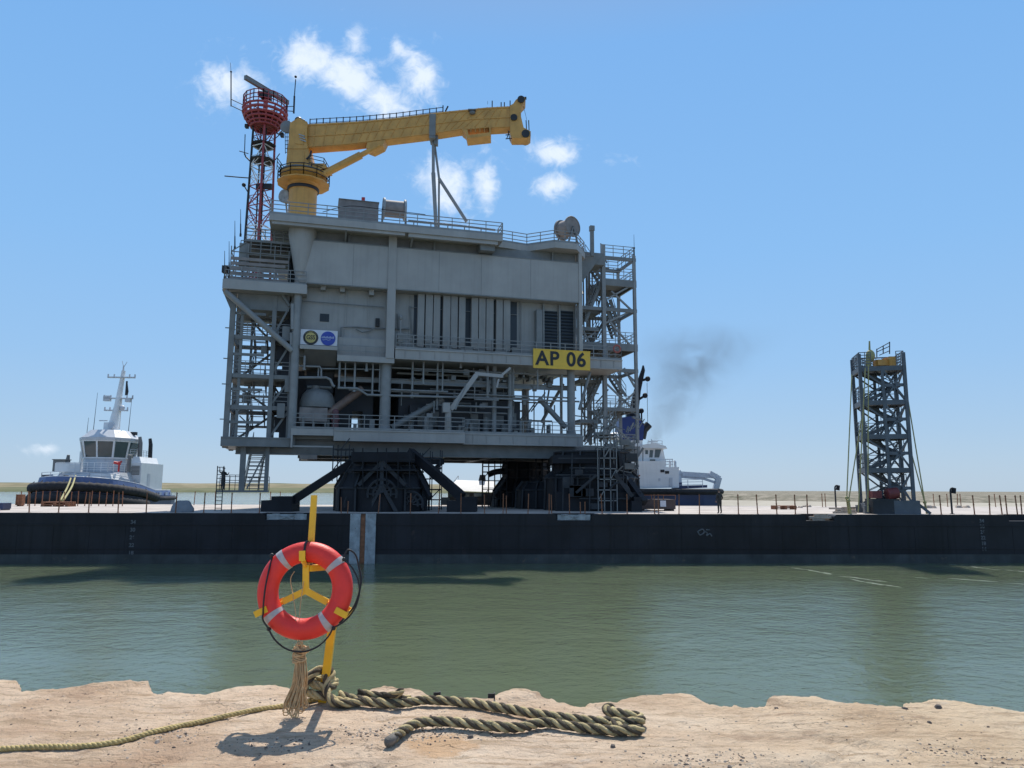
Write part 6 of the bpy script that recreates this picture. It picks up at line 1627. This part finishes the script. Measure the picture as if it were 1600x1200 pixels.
# ------------------------------------------------------------------ right tug
rt_ = thing('tugboat', 'white and navy tug with blue funnel behind the right end of the platform', 'tug', at(1040,800,94))
YR = 94.0
def rr_(px, py, dy=0): return at(px, py, YR + dy)
def block(mb, pxs, y0, y1): mb.ext([V((q.x, YR+y0, q.z)) for q in [at(a,b,YR) for a,b in pxs]], (0, y1-y0, 0))
mb = MB(); sec = [(940,.6),(955,3.6),(985,4.8),(1040,5),(1085,4.6),(1108,3.6),(1121,1.6)]; vs = []
for px, h in sec:
    c = at(px, 765, YR); zt2 = c.z + (.5 if px < 960 else .0) - (1.2 if px > 1110 else 0); xb = c.x
    for y, z in ((-h*.85,-.5),(-h,2.0),(-h,zt2),(h,zt2),(h,2),(h*.85,-.5)): vs.append(V((xb, YR+y, z)))
mb.add(vs, [(i*6+k, i*6+(k+1) % 6, i*6+6+(k+1) % 6, i*6+6+k) for i in range(len(sec)-1) for k in range(6)] + [tuple(range(6)), tuple(range(36,42))]); part('hull', mb, NAVY, rt_)
mb = MB(); mb.tube([V((at(px,765,YR).x, YR-h-.1, at(px,768,YR).z)) for px, h in sec], .35, 8); part('side_fender', mb, RUBBER, rt_, smooth=True)
mb = MB(); block(mb, [(968,764),(1051,762),(1051,731),(1030,731),(1030,722),(968,722)], -3.6, 3.6); part('deck_house', mb, WHITE, rt_)
mb = MB()
for px, py in ((1026,737),(1033,739)): block(mb, [(px-3,py+2),(px+3,py+2),(px+3,py-2),(px-3,py-2)], -3.66, -3.601)
block(mb, [(982,745),(988,745),(988,728),(982,728)], -3.65, -3.601); part('house_openings', mb, BLACK, rt_)
mb = MB(); block(mb, [(1000,730),(1034,730),(1034,722),(1030,703),(1000,700)], -2.4, 2.4); part('wheelhouse', mb, WHITE, rt_)
mb = MB(); block(mb, [(966,722),(999,722),(999,690),(968,690)], -2.3, 2.3); part('upper_house', mb, WHITE, rt_)
mb = MB(); block(mb, [(974,720),(979,720),(979,704),(974,704)], -2.36, -2.301); block(mb, [(986,714),(993,714),(993,706),(986,706)], -2.36, -2.301); part('house_openings', mb, BLACK, rt_)
for p4 in ([(1009,716),(1014,716),(1015,705),(1010,705)],[(1017,716),(1024,716),(1027,704),(1018,704)],[(1003,711),(1007,711),(1007,705),(1003,705)],[(1010,729),(1018,729),(1018,719),(1010,719)]):
    mb = MB(); block(mb, p4, -2.47, -2.401); part('wheelhouse_window', mb, GLASS, rt_)
mb = MB(); block(mb, [(996,702),(1035,703),(1033,699),(1016,694),(998,697)], -2.9, 2.9); part('wheelhouse_roof', mb, WHITE, rt_)
mb = MB(); block(mb, [(1036,760),(1041,760),(1041,747),(1036,747)], -3.66, -3.601); block(mb, [(1020,752),(1023,752),(1023,748),(1020,748)], -3.66, -3.601); part('house_door', mb, TUGGREY, rt_)
mb = MB(); rail(mb, [rr_(970,722,-3.5), rr_(1000,722,-3.5)], 1.0, 1.0, .05); rail(mb, [rr_(1030,731,-3.5), rr_(1051,731,-3.5)], 1.0, 1.0, .05); mb.beam(rr_(1018,694), rr_(1018,686), .08); mb.beam(rr_(1012,694), rr_(1013,688), .06); mb.box(rr_(1020,694).x-.5, rr_(1020,694).x+.6, YR-.2, YR+.2, rr_(1020,691).z, rr_(1020,689.5).z); part('roof_gear', mb, TUGGREY, rt_)
mb = MB(); block(mb, [(962,690),(1000,690),(1002,668),(992,652),(966,655)], -2.2, 2.2); part('funnel', mb, BLUEF, rt_)
mb = MB(); block(mb, [(984,690),(1006,690),(1004,668),(1013,668),(1015,662),(1006,655),(1004,640),(984,640)], 2.3, 3.6); mb.tube([rr_(1003,685), rr_(1006,672), rr_(1014,663)], .5, 8); part('funnel_top', mb, BLACK, rt_)
mb = MB(); mb.tube([rr_(988,655,.5), rr_(996,610,.5), rr_(1005,578,.5), rr_(1005,571,.5)], [.7,.45,.25,.1], 8)
for a, b in (((1000,595),(1012,592)),((992,628),(1008,618)),((990,646),(1002,642))): mb.beam(rr_(*a,.5), rr_(*b,.5), .3); mb.ball(rr_(*b,.5), .35)
mb.beam(rr_(1011,598,.5), rr_(1012,660,.5), .05); mb.beam(rr_(1002,640,.5), rr_(1003,668,.5), .18); part('mast', mb, DARK, rt_)
mb = MB(); mb.ball(rr_(961,682,-3), 1.0, .6, .5); part('life_raft', mb, WHITE, rt_, smooth=True)
mb = MB(); rail(mb, [rr_(1034,730,-2), rr_(1051,730,-2), rr_(1051,730,2)], 1.0, 1.0, .06); rail(mb, [rr_(1052,763,-3.5), rr_(1098,762,-3.5)], 1.0, 2.0, .06); rail(mb, [rr_(1020,703,-2),rr_(1035,704,-2)], 1.2,1.0,.06); part('deck_rail', mb, TUGGREY, rt_)
for px in (1047,1055): 
    mb = MB(); mb.tube([rr_(px,732,-1), rr_(px,722,-1), rr_(px-2,720,-1)], .16, 8); part('deck_vent', mb, TUGGREY, rt_, smooth=True)
mb = MB(); mb.cyl(rr_(1059,762), rr_(1059,737), .55, .45, 12); mb.cyl(rr_(1056,742), rr_(1064,738), .5,.5,10); part('crane_post', mb, TUGGREY, rt_, smooth=True)
mb = MB(); mb.beam(rr_(1058,740), rr_(1120,744), .55, .6); mb.beam(rr_(1062,745), rr_(1100,748), .3); part('crane_boom', mb, TUGGREY, rt_)
mb = MB(); mb.beam(rr_(1108,739), rr_(1124,748), .7,.6); mb.beam(rr_(1123,746), rr_(1116,772), .65, .8); mb.beam(rr_(1100,748), rr_(1118,754), .3); mb.beam(rr_(1117,765), rr_(1121,783), .35,.4); part('crane_jib', mb, TUGGREY, rt_)
mb = MB(); block(mb, [(1055,764),(1098,762),(1098,758),(1055,759)], -2.2, 2.2); mb.cyl(rr_(1062,759,-1), rr_(1062,753,-1), .3,.3,10); part('aft_casing', mb, NAVY, rt_)
mb = MB(); mb.beam(rr_(973,745,-3.8), rr_(1000,743,-3.8), .18); mb.beam(rr_(975,748,-3.8), rr_(992,738,-3.8), .14); part('boat_davit', mb, mat('dull_orange', (.35,.14,.08), .6, .2, 2), rt_)
# small boat behind the supports
YS = 86.0
sb = thing('workboat', 'low workboat with sloping pale grey roof seen between the support legs', 'boat', at(740,800,YS))
def blk(mb, pxs, y0, y1): mb.ext([V((q.x, YS+y0, q.z)) for q in [at(a,b,YS) for a,b in pxs]], (0, y1-y0, 0))
mb = MB(); vs = []; sec = [(690,.4),(705,1.8),(740,2.2),(790,2.2),(812,1.6)]
for px, h in sec:
    c = at(px, 777, YS)
    for y, z in ((-h*.7,-.4),(-h,c.z),(h,c.z),(h*.7,-.4)): vs.append(V((c.x, YS+y, z)))
mb.add(vs, [(i*4+k, i*4+(k+1) % 4, i*4+4+(k+1) % 4, i*4+4+k) for i in range(4) for k in range(4)] + [tuple(range(4)), tuple(range(16,20))]); part('hull', mb, DARK2, sb)
mb = MB(); vs = [rr2 for rr2 in ()]
a = [at(699,766,YS), at(771,769,YS)]; b = [at(714,750,YS), at(774,752,YS)]
mb.add([V((a[0].x,YS-2.1,a[0].z)), V((a[1].x,YS-2.1,a[1].z)), V((b[1].x,YS-.6,b[1].z)), V((b[0].x,YS-.6,b[0].z)), V((a[0].x,YS+2.1,a[0].z)), V((a[1].x,YS+2.1,a[1].z)), V((b[1].x,YS+.6,b[1].z)), V((b[0].x,YS+.6,b[0].z))], [(0,1,2,3),(4,7,6,5),(3,2,6,7),(0,4,5,1),(1,5,6,2),(0,3,7,4)])
part('cabin_roof', mb, WHITE, sb)
mb = MB(); blk(mb, [(702,777),(770,777),(770,770),(702,768)], -1.9, 1.9); part('cabin', mb, DARK2, sb)
mb = MB(); blk(mb, [(704,776),(712,776),(712,770),(704,769)], -1.94, -1.901); blk(mb, [(720,776),(735,776),(735,770.5),(720,770)], -1.94, -1.901); blk(mb, [(742,776),(757,776),(757,771),(742,770.5)], -1.94, -1.901); part('cabin_window', mb, GLASS, sb)
mb = MB(); blk(mb, [(748,751),(759,751),(758,742),(750,742)], -.5, .5); part('roof_locker', mb, DARK2, sb)
mb = MB(); rail(mb, [at(706,762,YS), at(716,749,YS)], .4, .6, .06, mids=()); part('roof_rail', mb, TUGGREY, sb)

# ------------------------------------------------------------------ lattice tower on the right of the barge
LA = R(-14); lc = at(1383, 800, 57.6)
tw = thing('lattice_tower', 'separate dark lattice stair tower lashed upright on the right part of the barge', 'tower', V((lc.x,57.6,DZ)), LA)
TWM = Matrix.Translation(V((lc.x,57.6,0))) @ Matrix.Rotation(LA, 4, 'Z')
def K_(): return MB(TWM)
hx0, hx1, hy = -1.42, 1.72, 1.35
ztop = at(1410, 557, 57.6).z
lv = [at(1390, y, 57.6).z for y in (790, 735.5, 684, 632, 580)]
cols = [(hx0,-hy),(hx1,-hy),(hx0,hy),(hx1,hy),(.15,-hy),(.15,hy)]
for x, y in cols:
    mb = K_(); mb.beam((x,y,DZ+.6),(x,y,ztop if abs(x) > 1 else lv[4]), .24 if abs(x) > 1 else .19); part('tower_column', mb, TOWER, tw)
for i, z in enumerate(lv):
    mb = K_()
    for y in (-hy, hy): mb.beam((hx0,y,z),(hx1,y,z),.16,.36)
    for x in (hx0, hx1): mb.beam((x,-hy,z),(x,hy,z),.16,.36)
    if i: mb.box(hx0+.1, hx1-.1, -hy+.1, hy-.1, z+.0, z+.05)
    part('tower_floor', mb, TOWER, tw)
    if i:
        mb = K_(); rail(mb, [(hx0,-hy,z+.2),(hx0,hy,z+.2),(hx1,hy,z+.2)], 1.05, .8, .045); part('floor_handrail', mb, TOWER, tw)
for i in range(4):
    z0, z1 = lv[i], lv[i+1]; zm = (z0+z1)/2
    for y in (-hy, hy):
        mb = K_(); mb.beam((.15,y,zm),(hx1,y,zm),.12,.24); xm = (.15+hx1)/2
        for (a, b), (c, d) in (((.2,z0+.1),(xm,zm)),((hx1,z0+.1),(xm,zm)),((.2,z1-.1),(xm,zm)),((hx1,z1-.1),(xm,zm))): mb.beam((a,y,b),(c,y,d),.12)
        mb.beam((xm,y,z0),(xm,y,zm),.09)
        mb.beam((hx0,y,z0),(.15,y,zm),.11); mb.beam((.15,y,zm),(hx0,y,z1),.11); 
        part('lattice_panel', mb, TOWER, tw)
    mb = K_()
    mb.beam((hx1,-hy,z0),(hx1,hy,zm),.10); mb.beam((hx1,hy,zm),(hx1,-hy,z1),.10); mb.beam((hx0,-hy,zm),(hx0,hy,zm),.10) if i % 2 else None
    part('side_bracing', mb, TOWER, tw)
    mb = K_(); stair(mb, (-1.2,-.6,z0+.1),(1.4,-.6,zm), .8, (0,1,0)); part('stair_flight', mb, TOWER, tw)
    mb = K_(); stair(mb, (1.4,.6,zm),(-1.2,.6,z1+.1), .8, (0,1,0)); part('stair_flight', mb, TOWER, tw)
mb = K_(); zz = lv[4]+.2; rail(mb, [(hx0,-hy,zz),(-.6,-hy,zz)], 1.1, .35, .05, mids=(.2,.4,.6,.8)); rail(mb, [(1.2,-hy,zz),(hx1,-hy,zz),(hx1,hy,zz),(hx0,hy,zz),(hx0,-hy,zz)], 1.1, .45, .05, mids=(.2,.4,.6,.8)); part('top_cage', mb, TOWER, tw)
mb = K_()
for x in (hx0, hx1):
    for y in (-hy, hy): mb.box(x-.35,x+.35,y-.35,y+.35,DZ+.01,DZ+.6); mb.ext([(x-.1,y,DZ+.6),(x+.1,y,DZ+.6),(x,y,DZ+1.2)],(0,.08,0))
mb.box(-.9,2.0,-1.9,-1.2,DZ+.02,DZ+1.0); mb.beam((hx1,-hy,DZ+1),(hx1+1.0,-hy-.3,DZ+.05),.2); mb.beam((hx0,-hy,DZ+.3),(hx1,-hy,DZ+.3),.3,.5); part('tower_base', mb, TOWER, tw)
# yellow spreader gear on top of the tower
yl_ = thing('spreader_gear', 'yellow lifting gear and tall yellow pole resting on top of the lattice tower', 'lifting gear', V((lc.x,57.6,lv[4]+.2)))
def tp(px, py, dy=0): return at(px, py, 57.6+dy)
mb = MB(); mb.box(tp(1368,568).x,tp(1394,568).x,57.2,58.0,tp(1380,572).z,tp(1380,563).z); mb.box(tp(1384,568).x,tp(1395,568).x,57.0,58.1,tp(1390,574).z,tp(1390,559).z); mb.beam(tp(1370,575),tp(1370,563),.35); part('spreader_beam', mb, YELLOW, yl_)
mb = MB(); mb.cyl(tp(1359,573), tp(1358.5,533), .13, .06, 8); mb.ball(tp(1360,556), .35, .3, .5); mb.cyl(tp(1356,573),tp(1356,558),.16,.16,8); part('pole', mb, STRAP, yl_, smooth=True)
mb = MB()
for a, b in (((1370,546),(1390,535)),((1370,550),(1390,541)),((1374,555),(1390,548)),((1390,534),(1390,553)),((1370,545),(1370,558)),((1380,540),(1380,552))): mb.beam(tp(*a,.3), tp(*b,.3), .06)
part('loose_rail', mb, DARK2, yl_)
rq = thing('winch_unit', 'red winch unit at the foot of the lattice tower', 'winch', V((tp(1360,790).x, 56.2, DZ)))
mb = MB(); mb.box(tp(1346,775).x,tp(1360,775).x,55.8,56.8,tp(1350,778).z,tp(1350,767).z); mb.cyl(V((tp(1368,772).x,55.9,tp(1368,772).z)),V((tp(1384,770).x,55.9,tp(1384,770).z)),.42,.42,14); part('winch_drum', mb, mat('dark_red', (.16,.03,.03), .6, .2, 2), rq, smooth=True)
mb = MB(); mb.box(tp(1345,785).x,tp(1386,785).x,55.7,56.9,DZ+.01,tp(1350,779).z); part('winch_base', mb, DARK2, rq)
# lashing straps
SGp = 'lashing straps of the lattice tower'
for (a, b, dy0, dy1, lab) in (((1331,585),(1323,778),-1.2,-2.2,'outermost lashing strap at the left of the lattice tower'),((1346,655),(1326,782),-1.2,-2.4,'steeper short lashing strap at the lower left of the lattice tower'),((1352,575),(1341,800),-1.8,-2.0,'long lashing strap down the left face of the lattice tower'),((1357,570),(1356,800),-1.8,-2.2,'vertical lashing strap beside the tower corner column'),
                              ((1413,590),(1445,785),-1.6,-1.0,'longest lashing strap at the right of the lattice tower'),((1422,700),(1449,800),-1.6,-1.6,'short lower lashing strap at the right of the lattice tower')):
    mb = MB(); mb.beam(tp(*a,dy0), tp(*b,dy1), .075, .04); q = tp(*b,dy1)
    if b[1] < 800: mb.beam(q, V((q.x + .1, q.y, DZ+.01)), .11); mb.ball(q, .13)
    solo('lashing_strap', mb, STRAP, V((q.x,q.y,DZ)), lab, 'strap', SGp)

# ------------------------------------------------------------------ exhaust smoke of the right tug
sm = bpy.data.materials.new('exhaust_smoke'); sm.use_nodes = True
nt = sm.node_tree; N, K = nt.nodes, nt.links
N.remove(N['Principled BSDF']); vp = N.new('ShaderNodeVolumePrincipled'); vp.inputs['Color'].default_value = (.16,.17,.19,1); vp.inputs['Anisotropy'].default_value = .2
K.new(vp.outputs[0], N['Material Output'].inputs['Volume'])
tc = nd('ShaderNodeTexCoord'); sx = nd('ShaderNodeSeparateXYZ'); K.new(tc.outputs['Object'], sx.inputs[0])
s0, s1 = at(1014,695,YR), at(1098,526,YR)
hgt = s1.z - s0.z; lean = s1.x - s0.x
t_ = mth('DIVIDE', sx.outputs[2], hgt)
cxn = mth('MULTIPLY', mth('POWER', mth('MAXIMUM', t_, .0), .75), lean)
wid = mth('ADD', .8, mth('MULTIPLY', t_, 6.0))
dx = mth('DIVIDE', mth('SUBTRACT', sx.outputs[0], cxn), wid); dy = mth('DIVIDE', sx.outputs[1], mth('ADD', .7, mth('MULTIPLY', t_, 2.2)))
q = mth('ADD', mth('MULTIPLY', dx, dx), mth('MULTIPLY', dy, dy))
n1 = nd('ShaderNodeTexNoise'); n1.inputs['Scale'].default_value = .28; n1.inputs['Detail'].default_value = 5; n1.inputs['Roughness'].default_value = .6; n1.inputs['Distortion'].default_value = .6; K.new(tc.outputs['Object'], n1.inputs['Vector'])
g = mth('MULTIPLY', mth('EXPONENT', mth('MULTIPLY', q, -1.3)), rng(n1.outputs['Fac'], .36, .68, .05, 1.0))
g = mth('MULTIPLY', g, rng(t_, .85, 1.13, 1, 0)); g = mth('MULTIPLY', g, rng(t_, .1, .8, 1.7, .9)); g = mth('MULTIPLY', g, mth('GREATER_THAN', 3.2, q))
K.new(mth('MULTIPLY', g, SET['smoke']), vp.inputs['Density'])
mb = MB(); vs = []; n = 14
for i in range(12):
    t = -.03 + 1.17*i/11; c = V((s0.x + lean*max(0,t)**.75, YR, s0.z + hgt*t)); rx, ry = 1.75*(0.8+6.0*max(t,0)), 1.75*(.7+2.2*max(t,0))
    vs += [c + V((math.cos(2*math.pi*k/n)*rx, math.sin(2*math.pi*k/n)*ry, 0)) for k in range(n)]
mb.add(vs, [(i*n+k, i*n+(k+1) % n, (i+1)*n+(k+1) % n, (i+1)*n+k) for i in range(11) for k in range(n)] + [tuple(reversed(range(n))), tuple(range(11*n, 12*n))])
so_ = solo('smoke', mb, sm, s0, 'thin dark exhaust smoke drifting up from the right tug funnel', 'smoke'); so_['kind'] = 'stuff'; del so_['category']

# ------------------------------------------------------------------ nest pieces under the part they belong to
NEST = {'walkway_handrail':'walkway_deck','ledge_handrail':'ledge_beam','roof_handrail':'roof_deck','roof_pipework':'roof_deck','lower_handrail':'lower_deck','cladding_trim':'upper_cladding','floor_handrail':'tower_floor','upper_handrail':'upper_deck','landing_handrail':'landing','boom_handrail':'boom','boom_stiffeners':'boom','sheave':'boom_head','head_rail':'boom_head','basket_frame':'maintenance_basket','platform_handrail':'service_platform','turret_handrail':'turret_deck','turret_panel':'turret','turret_mark':'turret','access_ladder':'turret','basket_rail':'lookout_basket','basket_struts':'lookout_basket','drum_ribs':'support_drum','mast_yard':'mast_column','flag':'mast_column','bulwark_cap':'bulwark','exhaust_stack':'funnel_casing','window_frame':'wheelhouse_window','frame_handrail':'frame_platform','crane_jib':'crane_boom','roof_locker':'cabin_roof','cabin_window':'cabin','top_rail':'skid_body','notice':'skid_body','weld_seam':'hull','fender_channel':'hull','draught_mark':'hull','house_opening':'deck_house'}
def ctr(o):
    b = [V(c) for c in o.bound_box]; return sum(b, V())/8
for o in list(COL.objects):
    nm = o.name.split('.')[0]
    if nm in NEST and o.parent is not None and o.parent.parent is None and o.parent.type == 'EMPTY':
        c = [q for q in o.parent.children if q.name.split('.')[0] == NEST[nm]]
        if c: k = ctr(o); o.parent = min(c, key=lambda q: (ctr(q) - k).length)
